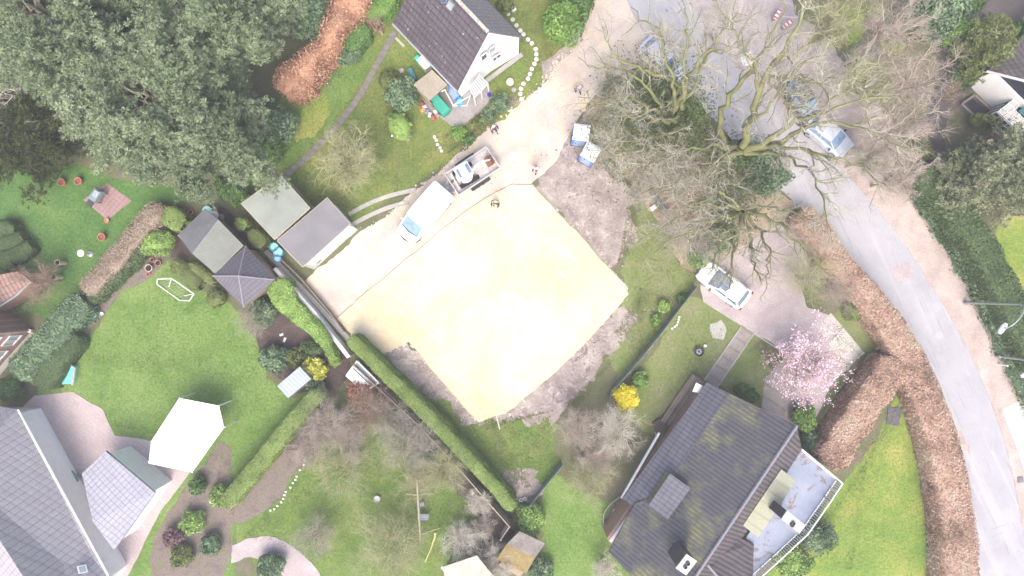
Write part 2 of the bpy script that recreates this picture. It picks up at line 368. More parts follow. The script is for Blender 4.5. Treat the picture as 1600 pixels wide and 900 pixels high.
def bare_tree(name, label, px, py, rpx, h, mat, bark=None, cat='tree', stems=7, n1=6, n2=6, n3=5, tr=.09, group=None, arch=.3, zc=None, thick=1.0, low=.25, wig=.25, sh=1.0):
    """leafless tree or shrub whose crown centre shows at px,py with radius rpx"""
    zc = zc or h*.6; c = P(px, py, zc); rad = rpx*(H-zc)/F; base = Vector((c.x, c.y, 0))
    root = bpy.data.objects.new(name, None); COL.objects.link(root); root.location = base; setp(root, label, cat, group)
    fork = h*low; limbs = []
    for i in range(stems):
        a = 2*math.pi*(i+random.uniform(-.3, .3))/stems; rr = rad*random.uniform(.55, .85)*(1 if i % 3 else .5); top = h*random.uniform(.75, 1)*(1-.3*(rr/rad)*arch)
        x, y = math.cos(a), math.sin(a)
        limbs.append([(base.x+x*.03, base.y+y*.03, fork*.9, tr*.75), (base.x+x*rr*.25, base.y+y*rr*.25, fork+(top-fork)*.4, tr*.55), (base.x+x*rr*.65, base.y+y*rr*.65, fork+(top-fork)*.85, tr*.35), (base.x+x*rr, base.y+y*rr, top, tr*.15)])
    L = rad*.55*sh
    lv = [dict(nch=n1, length=L, r0=.032*thick, outc=np.array(base), outw=.35, up=.15, wig=wig), dict(nch=n2, length=L*.55, r0=.021*thick, up=.15, wig=wig, outc=np.array(base), outw=.15, k=4), dict(nch=n3, length=L*.32, r0=.0145*thick, up=.1, k=3)]
    if n3 == 0: lv = lv[:2]
    tk = [(base.x, base.y, 0, tr*1.25), (base.x, base.y, fork, tr)]
    twig_tree(root, limbs, lv, (bark or mat, mat), trunk=tk); return root
# ---------------------------------------------------------------- materials of the place
MATS['bark'] = mat_leaf('bark', [(.16,.14,.105), (.25,.225,.175), (.34,.31,.25)], 2)
bark_moss = mat_leaf('mossy_bark', [(.10,.10,.065), (.19,.20,.085), (.27,.25,.19)], 1.6, .8)
def rough_edge(px, amp, step=.35, close=True):
    pts = [P(a, b) for a, b in px]; out = []
    for i in range(len(pts)):
        a, b = pts[i], pts[(i+1) % len(pts)]; L = (b-a).length; n = max(1, int(L/step)); d = (b-a).normalized() if L else Vector((1,0,0)); nn = Vector((-d.y, d.x, 0))
        for j in range(n):
            p = a+(b-a)*(j/n); k = noise.noise(Vector((p.x*.5, p.y*.5, 1)))*1.2+noise.noise(Vector((p.x*2.1, p.y*2.1, 7)))*.8+noise.noise(Vector((p.x*6, p.y*6, 3)))*.45
            out.append(p+nn*k*amp)
    return out
SHN = [0]
def sheet(name, px, z, mat, amp=.25, step=.3, skirt=0, kind='structure', smoothn=0, **tags):
    SHN[0] += 1; z += SHN[0]*.0003
    pts = [P(a, b) for a, b in px]
    if smoothn:
        q = [Vector(p) for p in px2v(px)]
        for _ in range(smoothn):
            q = [v for i in range(len(q)) for v in (q[i]*.75+q[(i+1) % len(q)]*.25, q[i]*.25+q[(i+1) % len(q)]*.75)]
        px = [(v.x, v.y) for v in q]
    e = rough_edge(px, amp, step) if amp else [P(a, b) for a, b in px]
    tri = tessellate_polygon([[Vector((p.x, p.y, 0)) for p in e]])
    m = MB(); m.add([(p.x, p.y, z) for p in e], tri)
    if skirt:
        n = len(e); m.add([(p.x, p.y, z) for p in e]+[(p.x+(p.x-sum(q.x for q in e)/n)*.012, p.y+(p.y-sum(q.y for q in e)/n)*.012, z-skirt) for p in e], [(i, (i+1) % n, n+(i+1) % n, n+i) for i in range(n)])
    o = m.build(name, mat)
    for p in o.data.polygons:
        if abs(p.normal.z) > .9 and p.normal.z < 0: p.flip()
    setp(o, kind=kind); 
    if tags: setp(o, **tags)
    return o
def px2v(px): return [Vector((a, b, 0)) for a, b in px]
# colours
m_ground = mat_ground('rough_ground', [(.3,(.085,.10,.045)), (.5,(.12,.12,.07)), (.7,(.16,.14,.105))], bsc=.45, fsc=8, mid=(1.3,.45,.7,(.10,.13,.045),.7))
m_lawn = mat_ground('lawn_bright', [(.3,(0.079,0.151,0.031)), (.5,(0.120,0.202,0.045)), (.7,(0.161,0.233,0.069))], bsc=.35, fsc=6, fine=((.33,.62),(.67,1.34)), mid=(1.6,.42,.72,(0.176,0.239,0.089),.6))
m_lawn_nw = mat_ground('lawn_deep', [(.3,(0.053,0.121,0.029)), (.5,(0.074,0.156,0.040)), (.7,(0.110,0.192,0.052))], bsc=.3, fsc=6, fine=((.33,.62),(.67,1.34)), mid=(1.5,.45,.75,(0.135,0.193,0.067),.5))
m_lawn_n = mat_ground('lawn_mossy', [(.28,(.10,.15,.035)), (.48,(.15,.19,.05)), (.62,(.19,.20,.06)), (.75,(.21,.185,.085))], bsc=.33, fsc=6, fine=((.33,.62),(.67,1.34)), mid=(1.4,.42,.68,(.085,.135,.04),.7))
m_lawn_s = mat_ground('lawn_rough', [(.3,(0.073,0.131,0.030)), (.45,(0.114,0.182,0.037)), (.6,(0.160,0.203,0.058)), (.75,(0.174,0.155,0.092))], bsc=.5, fsc=6, fine=((.33,.62),(.67,1.34)), mid=(1.8,.4,.7,(0.088,0.132,0.040),.7))
m_lawn_mid = mat_ground('lawn_worn', [(.3,(0.119,0.153,0.056)), (.5,(0.160,0.184,0.073)), (.7,(0.216,0.206,0.134))], bsc=.5, fsc=6, mid=(1.4,.42,.66,(0.124,0.172,0.047),.7))
m_lawn_se = mat_ground('lawn_yellow_green', [(.36,(.13,.215,.04)), (.5,(.19,.25,.05)), (.62,(.27,.28,.075))], bsc=.3, fsc=6, fine=((.33,.62),(.67,1.34)), mid=(1.2,.45,.75,(.14,.22,.05),.6))
m_dirt = mat_ground('disturbed_soil', [(.3,(.205,.17,.155)), (.5,(.28,.24,.22)), (.7,(.38,.335,.30))], bsc=.7, fsc=5, rough=1, bmp=.5, bd=.06, fine=((.3,.7),(.7,1.25)), patch=[(.8,.55,.64,(.17,.14,.135)), (1.4,.58,.64,(.42,.37,.34)), (.45,.60,.7,(.40,.345,.29))])
m_sand = mat_ground('pale_fill_sand', [(.34,(.50,.415,.265)), (.5,(.55,.49,.355)), (.66,(.60,.56,.45))], bsc=.16, fsc=6, fine=((.3,.95),(.7,1.05)), bmp=.5, bd=.06, mid=(2.4,.46,.72,(.44,.35,.215),.5), patch=[(.9,.69,.72,(.60,.50,.33))], streak=[(41,2.2,.25,.54,.64,(.54,.44,.28),.5), (-40,1.8,.3,.58,.68,(.72,.69,.58),.5)])
m_gravel = mat_ground('gravel_track', [(.3,(.40,.33,.285)), (.5,(.48,.41,.37)), (.7,(.58,.51,.45))], bsc=.4, fsc=12, fine=((.3,.86),(.7,1.12)), mid=(.6,.46,.68,(.62,.52,.36),.75), streak=[(41,1.5,.16,.5,.72,(.37,.315,.285),.55)], patch=[(3,.72,.76,(.33,.28,.25))])
m_road = mat_ground('worn_asphalt', [(.3,(.305,.30,.325)), (.5,(.335,.33,.355)), (.7,(.365,.36,.38))], bsc=.35, fsc=22, fine=((.3,.9),(.7,1.08)), bmp=.15, bd=.01, mid=(1.1,.5,.8,(.44,.43,.44),.5), patch=[(.45,.66,.665,(.34,.33,.35)), (2.2,.70,.71,(.46,.45,.45))], streak=[(-66,1.1,.06,.5,.66,(.42,.415,.42),.7), (-66,5,.25,.62,.65,(.25,.245,.26),.7), (20,4,.3,.66,.68,(.25,.245,.26),.6)])
m_verge = mat_ground('sandy_verge', [(.3,(.32,.26,.235)), (.5,(.39,.325,.30)), (.7,(.47,.40,.365))], bsc=.5, fsc=14, mid=(.8,.52,.78,(.25,.20,.19),.7))
m_pave = mat_ground('drive_paving', [(.3,(.30,.26,.265)), (.5,(.35,.30,.305)), (.7,(.42,.37,.36))], bsc=.6, fsc=16, bmp=.3, bd=.02)
m_conc = mat_ground('pale_concrete', [(.3,(.30,.29,.27)), (.7,(.40,.39,.36))], bsc=.9, fsc=12, bmp=.2, bd=.01, mid=(1.5,.5,.75,(.26,.27,.19),.5))
m_white_conc = mat_ground('light_concrete', [(.3,(.55,.53,.52)), (.7,(.66,.64,.62))], bsc=.9, fsc=12, bmp=.2, bd=.01)
m_litter = mat_ground('leaf_litter', [(.3,(.24,.19,.14)), (.5,(.33,.26,.20)), (.7,(.42,.33,.27))], bsc=.7, fsc=10, fine=((.3,.6),(.7,1.4)), bmp=.8, bd=.06, mid=(1.1,.45,.65,(.17,.18,.08),.7))
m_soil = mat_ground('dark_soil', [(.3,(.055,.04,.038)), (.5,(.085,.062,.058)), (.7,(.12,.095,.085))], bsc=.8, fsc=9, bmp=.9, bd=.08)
m_bed = mat_ground('planting_bed', [(.3,(.13,.105,.095)), (.5,(.19,.155,.14)), (.7,(.15,.15,.085))], bsc=1.2, fsc=9, bmp=.9, bd=.08)
m_pink = mat_rows('pink_paving', [(.27,.17,.17),(.35,.23,.22)], per=3.2, ang=R(50), gap=.06, gapcol=(.2,.15,.14), cross=3.2, bmp=.2)
m_darktar = mat_ground('damp_tarmac', [(.3,(.075,.068,.068)), (.7,(.12,.105,.10))], bsc=.5, fsc=14)
# ---------------------------------------------------------------- ground, lawns, road
g = MB(); g.quad((-260,-260,0), (260,-260,0), (260,260,0), (-260,260,0)); setp(g.build('ground', m_ground), kind='structure')
sheet('lawn', [(-120,240),(110,255),(200,285),(330,295),(300,312),(245,330),(130,465),(90,500),(-10,480),(-120,440)], .004, m_lawn_nw, .24)
sheet('lawn', [(470,190),(560,60),(590,-40),(700,-60),(840,-60),(910,-60),(925,10),(905,60),(862,96),(850,128),(812,158),(742,212),(695,258),(625,300),(560,345),(440,300),(400,290),(368,285),(400,230)], .004, m_lawn_n, .25)
sheet('meadow', [(440,150),(475,150),(560,60),(590,80),(520,190),(455,262),(400,285),(385,262),(430,200)], .008, m_lawn, .5)
sheet('lawn', [(262,405),(290,440),(360,470),(400,530),(418,590),(455,622),(500,600),(430,690),(365,785),(365,960),(60,960),(60,600),(110,568),(150,512),(190,452)], .004, m_lawn, .24)
sheet('lawn', [(365,800),(410,770),(470,735),(482,705),(520,680),(600,640),(700,700),(760,780),(790,830),(760,960),(520,960),(365,860)], .004, m_lawn_s, .5)
sheet('lawn', [(975,420),(990,330),(1010,300),(1060,350),(1100,400),(1085,450),(1040,520),(1000,560),(962,600),(940,560),(965,500)], .004, m_lawn_mid, .5)
sheet('lawn', [(640,560),(760,645),(810,625),(850,640),(872,640),(870,700),(855,760),(830,800),(790,790),(700,690),(600,590)], .004, m_lawn_s, .6)
sheet('lawn', [(870,745),(960,790),(955,850),(1010,960),(830,960),(850,850),(835,800)], .004, m_lawn, .4)
sheet('lawn', [(1075,460),(1110,470),(1190,530),(1110,600),(1040,690),(960,650),(985,600),(1040,520)], .004, m_lawn_mid, .24)
sheet('lawn', [(1190,535),(1215,600),(1180,645),(1118,600)], .004, m_lawn_mid, .24)
sheet('lawn', [(1318,470),(1362,520),(1398,560),(1300,720),(1250,700),(1290,640),(1330,590),(1352,553),(1300,492)], .004, m_lawn_mid, .24)
sheet('lawn', [(1408,600),(1432,660),(1455,760),(1470,960),(1170,960),(1200,900),(1290,790),(1345,725)], .004, m_lawn_se, .24)
sheet('lawn', [(1560,330),(1720,300),(1720,620),(1600,540),(1560,470)], .004, m_lawn_se, .4)
sheet('soil', [(780,290),(835,285),(850,240),(885,200),(905,190),(935,215),(985,290),(1000,370),(965,412),(938,404),(895,372),(850,325)], .006, m_dirt, .75)
sheet('soil', [(978,468),(985,500),(962,560),(905,610),(868,660),(815,655),(745,662),(760,640),(860,560),(920,500)], .006, m_dirt, .75)
sheet('soil', [(592,552),(640,530),(715,590),(765,655),(725,656),(660,612),(618,582)], .007, m_dirt, .75)
sheet('soil', [(770,740),(830,735),(850,760),(835,800),(800,775)], .007, m_dirt, .75)
sheet('woodland_floor', [(905,190),(930,150),(975,110),(1040,100),(1100,190),(1150,240),(1215,290),(1262,345),(1200,365),(1130,405),(1090,432),(1060,410),(1020,340),(985,290),(940,225)], .008, m_litter, .35)
sheet('gravel_track', [(475,440),(560,368),(625,318),(695,262),(745,214),(815,160),(855,128),(868,98),(908,62),(925,10),(925,-90),(1010,-90),(1040,60),(1010,105),(955,118),(920,160),(890,205),(868,250),(830,290),(760,330),(680,400),(560,500),(525,500)], .011, m_gravel, .18)
sheet('verge', [(1020,-90),(1040,40),(1120,110),(1200,180),(1290,250),(1370,330),(1440,440),(1500,540),(1545,640),(1575,740),(1600,960),(1800,960),(1700,720),(1622,640),(1572,560),(1530,470),(1480,380),(1430,300),(1400,270),(1400,200),(1330,120),(1290,50),(1200,-10),(1200,-90)], .012, m_verge, .3)
sheet('forecourt', [(1080,-90),(1240,-90),(1235,0),(1250,90),(1300,170),(1340,240),(1290,260),(1180,160),(1090,60)], .014, m_pave, .3)
sheet('grass_patch', [(470,170),(505,140),(520,165),(495,215),(462,222)], .009, m_lawn_se, .5)
sheet('grass_patch', [(492,118),(528,98),(540,120),(510,145)], .009, m_lawn_nw, .5)
# the road: one swept strip with paler worn edges and low kerbs
RL = [(920,-150),(960,-60),(985,20),(1030,90),(1080,150),(1140,215),(1200,275),(1260,335),(1320,400),(1375,470),(1420,540),(1460,620),(1490,700),(1512,780),(1528,860),(1535,930),(1540,1020)]
RR = [(1020,-150),(1050,-60),(1085,20),(1140,95),(1200,155),(1270,215),(1335,285),(1392,350),(1442,425),(1485,495),(1522,565),(1553,640),(1575,710),(1592,790),(1604,870),(1610,930),(1616,1020)]
def smooth_px(p, n=2):
    q = [Vector((a, b, 0)) for a, b in p]
    for _ in range(n): q = [q[0]]+[v for i in range(len(q)-1) for v in (q[i]*.75+q[i+1]*.25, q[i]*.25+q[i+1]*.75)]+[q[-1]]
    return [(v.x, v.y) for v in q]
RLs, RRs = smooth_px(RL), smooth_px(RR)
sheet('road', RLs+RRs[::-1], .018, m_road, .05, .6)
sheet('road_repair', [(1468,678),(1502,668),(1514,702),(1480,712)], .0215, m_verge, .12)
sheet('road_repair', [(1390,420),(1418,408),(1430,428),(1402,440)], .0215, m_pave, .06)
def strip(name, pxs, w, z0, z1, mat, side=0):
    z1 = z1+.02
    pts = [P(a, b) for a, b in pxs]; m = MB(); rings = []
    for i, p in enumerate(pts):
        d = (pts[min(i+1, len(pts)-1)]-pts[max(i-1, 0)]).normalized(); n = Vector((-d.y, d.x, 0)); a, b = p+n*(w*(side-.5)), p+n*(w*(side+.5))
        rings.append([Vector((a.x,a.y,z0)), Vector((a.x,a.y,z1)), Vector((b.x,b.y,z1)), Vector((b.x,b.y,z0))])
    m.loft(rings); return m.build(name, mat)
m_kerb = mat_ground('kerb_stone', [(.3,(.36,.34,.34)), (.7,(.44,.42,.41))], bsc=1.5, fsc=10)
setp(strip('kerb', [p for p in RLs if p[1] > 330], .14, 0, .075, m_kerb, -.5), kind='structure')
setp(strip('gutter_strip', [p for p in RRs if p[1] > 250], .22, 0, .024, m_verge, .5), kind='structure')
sheet('crossover', [(1566,640),(1600,625),(1700,600),(1760,760),(1604,745),(1585,690)], .024, m_white_conc, .05)
sheet('driveway', [(1090,432),(1130,402),(1190,366),(1232,345),(1262,352),(1275,400),(1250,440),(1262,480),(1298,492),(1350,552),(1300,600),(1262,680),(1188,640),(1215,600),(1235,560),(1195,530),(1150,503),(1098,470)], .016, m_pave, .12)
sheet('slab_terrace', [(1298,489),(1351,552),(1318,572),(1277,512)], .021, mat_rows('pale_slabs', [(.42,.41,.36),(.48,.46,.41)], per=.9, ang=R(48), gap=.03, gapcol=(.3,.29,.25), cross=.45, bmp=.15), 0)
m_path = mat_rows('path_slabs', [(.25,.22,.21),(.31,.28,.26)], per=1.2, ang=R(57), gap=.05, gapcol=(.17,.15,.13), bmp=.2)
sheet('garden_path', [(1158,510),(1178,521),(1120,606),(1100,592)], .020, m_path, 0)
for a, b in (((1158,510),(1100,594)), ((1178,521),(1120,606))): setp(strip('path_edging', [a, b], .08, 0, .045, m_conc), kind='structure')
setp(strip('path_edging', [(1150,503),(1098,470)], .09, 0, .05, m_conc), kind='structure')
setp(strip('path_edging', [(1178,521),(1215,545)], .09, 0, .05, m_conc), kind='structure')
sheet('slab_patch', [(1110,508),(1126,500),(1136,516),(1130,532),(1112,528)], .012, m_conc, .15)
sheet('slab_patch', [(1195,590),(1238,545),(1262,560),(1225,650),(1188,640)], .022, m_path, .1)
# upper garden: stepped slab path, patio, muddy strips
m_slab = mat_rows('grey_slab_path', [(.15,.13,.14),(.22,.2,.21)], per=1.9, ang=R(57), gap=.07, gapcol=(.12,.13,.06), bmp=.25)
pth = smooth_px([(440,280),(478,248),(520,205),(560,155),(590,100),(618,48)], 2)
setp(strip('garden_path', pth, .42, 0, .03, m_slab), kind='structure')
pth2 = [(545,335),(575,318),(610,305),(650,296)]; setp(strip('wheel_track', smooth_px(pth2), .3, 0, .022, m_conc), kind='structure')
setp(strip('wheel_track', smooth_px([(548,352),(580,335),(612,322),(640,316)]), .3, 0, .022, m_conc), kind='structure')
sheet('patio', [(655,140),(690,112),(722,158),(765,135),(770,152),(748,178),(716,204),(690,186),(668,172)], .012, mat_ground('patio_concrete', [(.3,(.22,.205,.20)), (.7,(.30,.28,.27))], bsc=.9, fsc=12, bmp=.2, bd=.01), .06)
sheet('planting_bed', [(684,210),(716,204),(770,165),(800,140),(822,150),(760,205),(700,238)], .010, m_lawn_n, .3)
sheet('bare_earth', [(846,96),(868,85),(900,55),(912,62),(872,100),(850,128)], .013, m_dirt, .15)
sheet('concrete_apron', [(500,390),(548,349),(559,359),(491,421),(476,416)], .014, m_conc, .04)
# left side beds
sheet('paving_square', [(168,286),(206,314),(168,344),(130,312)], .012, m_pink, .03)
sheet('flower_bed', [(238,396),(262,398),(250,420),(225,440),(190,455),(160,495),(118,540),(110,555),(104,548),(128,515),(168,462),(205,425)], .010, m_bed, .12)
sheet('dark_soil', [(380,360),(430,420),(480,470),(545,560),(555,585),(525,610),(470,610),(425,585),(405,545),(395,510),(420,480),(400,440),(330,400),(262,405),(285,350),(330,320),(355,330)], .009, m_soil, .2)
sheet('flower_bed', [(366,780),(398,742),(440,702),(478,705),(470,725),(452,750),(440,778),(410,800),(384,815),(366,818)], .010, m_bed, .12)
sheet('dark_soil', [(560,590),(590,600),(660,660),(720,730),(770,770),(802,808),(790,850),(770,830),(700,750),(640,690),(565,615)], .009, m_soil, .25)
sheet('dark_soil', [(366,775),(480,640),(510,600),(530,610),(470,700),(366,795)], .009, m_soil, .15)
sheet('garden_track', smooth_px([(362,852),(400,836),(440,842),(480,868),(505,905),(520,960),(470,960),(455,915),(425,880),(390,870),(362,880)], 1), .012, m_pave, .12)
sheet('dark_soil', [(750,850),(790,820),(812,835),(800,870),(760,900)], .009, m_soil, .2)
# upper right
sheet('damp_drive', [(1400,-60),(1700,-60),(1700,20),(1600,70),(1560,110),(1515,140),(1480,190),(1470,260),(1400,255),(1450,180),(1470,110),(1460,40)], .014, m_darktar, .3)
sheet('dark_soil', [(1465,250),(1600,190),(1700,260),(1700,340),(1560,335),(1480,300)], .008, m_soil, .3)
sheet('moss_patch', [(1320,10),(1352,15),(1345,60),(1325,75),(1312,50)], .02, m_lawn_se, .5)
# sand pad, raised a little over the soil
o = sheet('sand_pad', smooth_px([(527,498),(548,478),(620,418),(700,352),(762,308),(800,289),(832,289),(848,308),(900,361),(940,409),(975,444),(979,460),(960,485),(900,548),(850,595),(790,643),(748,657),(735,645),(700,606),(640,534),(592,555),(560,528)], 0), .11, m_sand, .07, skirt=.10)
# low heaps and clods on the bare soil so it has relief
m_clod = mat_ground('clods', [(.3,(.22,.19,.18)), (.7,(.34,.30,.28))], bsc=2, fsc=12)
def scatter_lumps(name, poly_px, n, rmin, rmax, mat, z, label, flat=.45, on_edge=False, spread=6):
    Vs = []; Fs = []; b = 0; m = len(poly_px)
    for i in range(n):
        if on_edge:
            k = rng.integers(0, m-1); t = rng.uniform(); x = poly_px[k][0]*(1-t)+poly_px[k+1][0]*t+rng.normal()*spread; y = poly_px[k][1]*(1-t)+poly_px[k+1][1]*t+rng.normal()*spread
        else:
            w_ = rng.dirichlet(np.ones(m)*.45); x = sum(w_[j]*poly_px[j][0] for j in range(m)); y = sum(w_[j]*poly_px[j][1] for j in range(m))
        c = P(x, y); r = rmin*(rmax/rmin)**(rng.uniform()**2.2)
        v, f = sphere_grid((c.x, c.y, z), r, r*rng.uniform(.55, 1), r*flat, 7, 5, .6, i, rng.uniform(0, 3)); Vs.append(v); Fs.append(f+b); b += len(v)
    o = mesh_np(name, np.concatenate(Vs), np.concatenate(Fs), mat, smooth=True); setp(o, label, name.replace('_', ' '), kind='stuff'); return o
scatter_lumps('soil_clods', [(850,250),(900,210),(945,250),(985,320),(985,380),(950,400),(900,350),(850,290)], 260, .03, .16, m_clod, -.02, 'grey clods of loose soil right of the sand')
scatter_lumps('soil_clods', [(970,480),(960,550),(900,610),(860,650),(810,645),(880,580)], 260, .03, .16, m_clod, -.02, 'grey clods of loose soil below the sand')
m_sandclod = mat_ground('sand_clods', [(.3,(.42,.36,.29)), (.7,(.60,.52,.43))], bsc=2, fsc=12)
scatter_lumps('sand_spill', [(527,498),(700,352),(800,289),(848,308),(940,409),(979,460),(900,548),(790,643),(748,657),(700,606),(640,534),(592,555),(527,498)], 500, .03, .16, m_sandclod, .01, 'crumbs of sand along the edge of the sand pad', .35, True, 4)
scatter_lumps('gravel_spill', [(560,368),(625,318),(695,262),(745,214),(815,160),(855,128),(868,98),(908,62),(925,10)], 420, .03, .17, m_sandclod, .01, 'stones and broken rubble along the upper edge of the gravel track', .5, True, 3.5)
# grass blades and weeds: one mesh each
def tufts(name, label, areas, n, size, mat, z=.02, rand=.9):
    A = []
    for i in range(n):
        a = areas[rng.integers(0, len(areas))]; w_ = rng.dirichlet(np.ones(len(a))*.5); A.append((sum(w_[j]*a[j][0] for j in range(len(a))), sum(w_[j]*a[j][1] for j in range(len(a)))))
    pts = np.array([tuple(P(x, y, z)) for x, y in A]); k = np.array([.5+.8*noise.noise(Vector((p[0]*.8, p[1]*.8, 0))) for p in pts])
    pts[:, 2] += rng.uniform(0, .06, len(pts)); v, f, r = leafquads(pts, np.tile([0, 0, 1.], (len(pts), 1)), size, rand, .35, clump=k)
    o = mesh_np(name, v, f, mat, rnd=r); setp(o, label, name.replace('_', ' '), kind='stuff'); return o
g_grass = mat_leaf('grass_blades', [(.06,.12,.025), (.12,.19,.04), (.2,.24,.08)], .6)
g_dry = mat_leaf('weed_blades', [(.09,.12,.04), (.15,.17,.06), (.26,.23,.13)], .8)
g_litter = mat_leaf('fallen_leaves', [(.2,.12,.07), (.36,.24,.16), (.5,.38,.30)], .8)
tufts('grass', 'tufted grass of the upper garden lawn', [[(440,280),(560,60),(620,120),(590,300)],[(600,150),(690,230),(620,300),(560,250)],[(820,-20),(920,-20),(860,90),(815,140)]], 9000, .05, g_dry)
tufts('grass', 'tufted grass of the lower garden', [[(380,840),(500,700),(600,680),(560,890)],[(560,700),(700,720),(780,860),(580,890)]], 8000, .055, g_grass)
tufts('grass', 'bright grass of the middle lawn', [[(120,560),(260,420),(400,540),(240,590)],[(200,560),(400,540),(480,610),(370,760)]], 9000, .045, g_grass)
tufts('weeds', 'weeds and rough grass around the soil and sand', [[(985,330),(1060,360),(1090,440),(985,500)],[(1000,450),(1070,460),(1000,560),(960,520)],[(650,600),(770,655),(830,760),(790,780)],[(760,650),(860,650),(870,720),(800,760)]], 9000, .06, g_dry)
tufts('weeds', 'weeds on the bank between patio and track', [[(690,215),(760,170),(815,145),(760,205),(700,240)]], 3000, .07, g_dry)
tufts('weeds', 'thin weeds of the front garden beside the driveway', [[(1080,470),(1180,530),(1110,600),(1040,660),(1000,620)],[(1300,500),(1395,560),(1300,700),(1330,600)]], 5000, .05, g_dry)
tufts('fallen_leaves', 'brown leaf litter under the big oaks', [[(920,190),(1030,110),(1100,200),(1230,300),(1150,390),(1060,400),(980,280)]], 14000, .07, g_litter)

tufts('fallen_leaves', 'brown leaves blown off the beech hedges onto lawn and kerb', [[(1408,600),(1440,640),(1462,740),(1440,720)],[(1455,740),(1478,880),(1465,890),(1448,760)],[(1300,740),(1345,725),(1400,625),(1410,660)],[(1500,700),(1515,690),(1530,880),(1512,860)],[(1300,380),(1320,400),(1420,540),(1440,600)]], 2600, .045, g_litter, z=.05)
tufts('fallen_leaves', 'brown leaves scattered under the russet hedge on the meadow', [[(470,130),(520,90),(540,120),(480,180)],[(440,150),(480,130),(470,190),(430,200)]], 900, .05, g_litter, z=.04)
tufts('grass', 'grass tufts of the yellow-green lawn beside the road hedge', [[(1410,610),(1450,760),(1465,890),(1320,890)],[(1410,620),(1350,730),(1240,890),(1330,890)]], 9000, .05, mat_leaf('yellow_grass_blades', [(.10,.18,.03), (.2,.27,.06), (.34,.34,.13)], .7))

tufts('weeds', 'thin weeds creeping over the edges of the bare soil', [[(985,300),(1000,370),(965,412),(975,380)],[(960,560),(905,610),(868,660),(890,655)],[(870,640),(815,655),(745,662),(760,672)],[(885,205),(905,190),(985,290),(960,280)],[(620,585),(660,620),(725,660),(700,665)]], 2600, .07, g_dry)
scatter_lumps('gravel_spill', [(620,400),(700,340),(760,300),(800,285),(850,250),(900,180),(960,90)], 240, .02, .07, m_clod, .01, 'small dark stones and clods scattered on the gravel track', .5, True, 16)
scatter_lumps('sand_spill', [(560,500),(640,450),(720,400),(800,330),(880,380),(940,440),(860,560),(760,620),(700,560),(620,500)], 260, .02, .07, m_sandclod, .12, 'small crumbs and lumps on the sand pad', .5, True, 22)
# ---------------------------------------------------------------- vegetation
lf_pine = mat_leaf('pine_needles', [(.09,.125,.07), (.155,.205,.115), (.225,.285,.165), (.32,.38,.235)], .35, .45)
lf_yew = mat_leaf('dark_conifer', [(.02,.03,.012), (.05,.068,.02), (.11,.125,.04)], .9)
lf_green = mat_leaf('laurel_leaves', [(0.046,0.087,0.029), (0.093,0.174,0.052), (0.170,0.275,0.088)], 1)
lf_bright = mat_leaf('bright_leaves', [(0.079,0.149,0.038), (0.157,0.274,0.063), (0.285,0.426,0.121)], 1)
lf_rhodo = mat_leaf('grey_green_leaves', [(0.065,0.104,0.058), (0.130,0.202,0.111), (0.247,0.338,0.195)], 1)
lf_lime = mat_leaf('lime_leaves', [(0.117,0.199,0.047), (0.233,0.350,0.093), (0.387,0.528,0.177)], 1.2)
lf_olive = mat_leaf('olive_leaves', [(0.065,0.088,0.029), (0.141,0.176,0.059), (0.244,0.279,0.115)], 1.2)
lf_beech = mat_leaf('brown_beech_leaves', [(.19,.10,.065), (.38,.21,.135), (.52,.31,.21), (.58,.40,.30)], .9)
lf_beech2 = mat_leaf('faded_beech_leaves', [(.17,.115,.08), (.37,.25,.185), (.50,.35,.275), (.46,.42,.31)], .35, .75)
lf_hedge = mat_leaf('clipped_hedge', [(0.091,0.137,0.032), (0.181,0.251,0.075), (0.283,0.365,0.119)], .9)
lf_dhedge = mat_leaf('dark_hedge', [(0.039,0.063,0.028), (0.079,0.125,0.049), (0.130,0.189,0.078)], .9)
lf_reed = mat_leaf('dry_hedge_stems', [(.20,.155,.11), (.33,.26,.20), (.43,.36,.29)], .8)
lf_yellow = mat_leaf('yellow_flowers', [(0.500,0.420,0.020), (0.750,0.650,0.040), (0.850,0.780,0.150)], 2)
lf_pink = mat_leaf('pink_blossom', [(0.550,0.330,0.420), (0.720,0.500,0.600), (0.850,0.700,0.780)], 2)
lf_ivy = mat_leaf('ivy_leaves', [(0.039,0.063,0.022), (0.091,0.138,0.044), (0.168,0.215,0.086)], 1)
lf_gold = mat_leaf('gold_leaves', [(0.277,0.277,0.043), (0.530,0.530,0.097), (0.733,0.710,0.195)], 1.5)
tw_grey = mat_leaf('grey_twigs', [(.24,.225,.175), (.38,.35,.28), (.54,.50,.42)], .6)
tw_green = mat_leaf('green_twigs', [(.24,.25,.125), (.40,.395,.22), (.56,.545,.35)], .6)
tw_brown = mat_leaf('brown_twigs', [(0.186,0.132,0.093), (0.341,0.248,0.186), (0.512,0.388,0.310)], .6)
tw_pale = mat_leaf('pale_twigs', [(0.388,0.357,0.295), (0.589,0.542,0.465), (0.775,0.728,0.651)], .6)
tw_pinkish = mat_leaf('pinkish_twigs', [(.29,.24,.20), (.44,.375,.32), (.58,.50,.44)], .6)
tw_oak = mat_leaf('oak_twigs', [(.28,.265,.20), (.43,.405,.33), (.56,.53,.46)], .6)

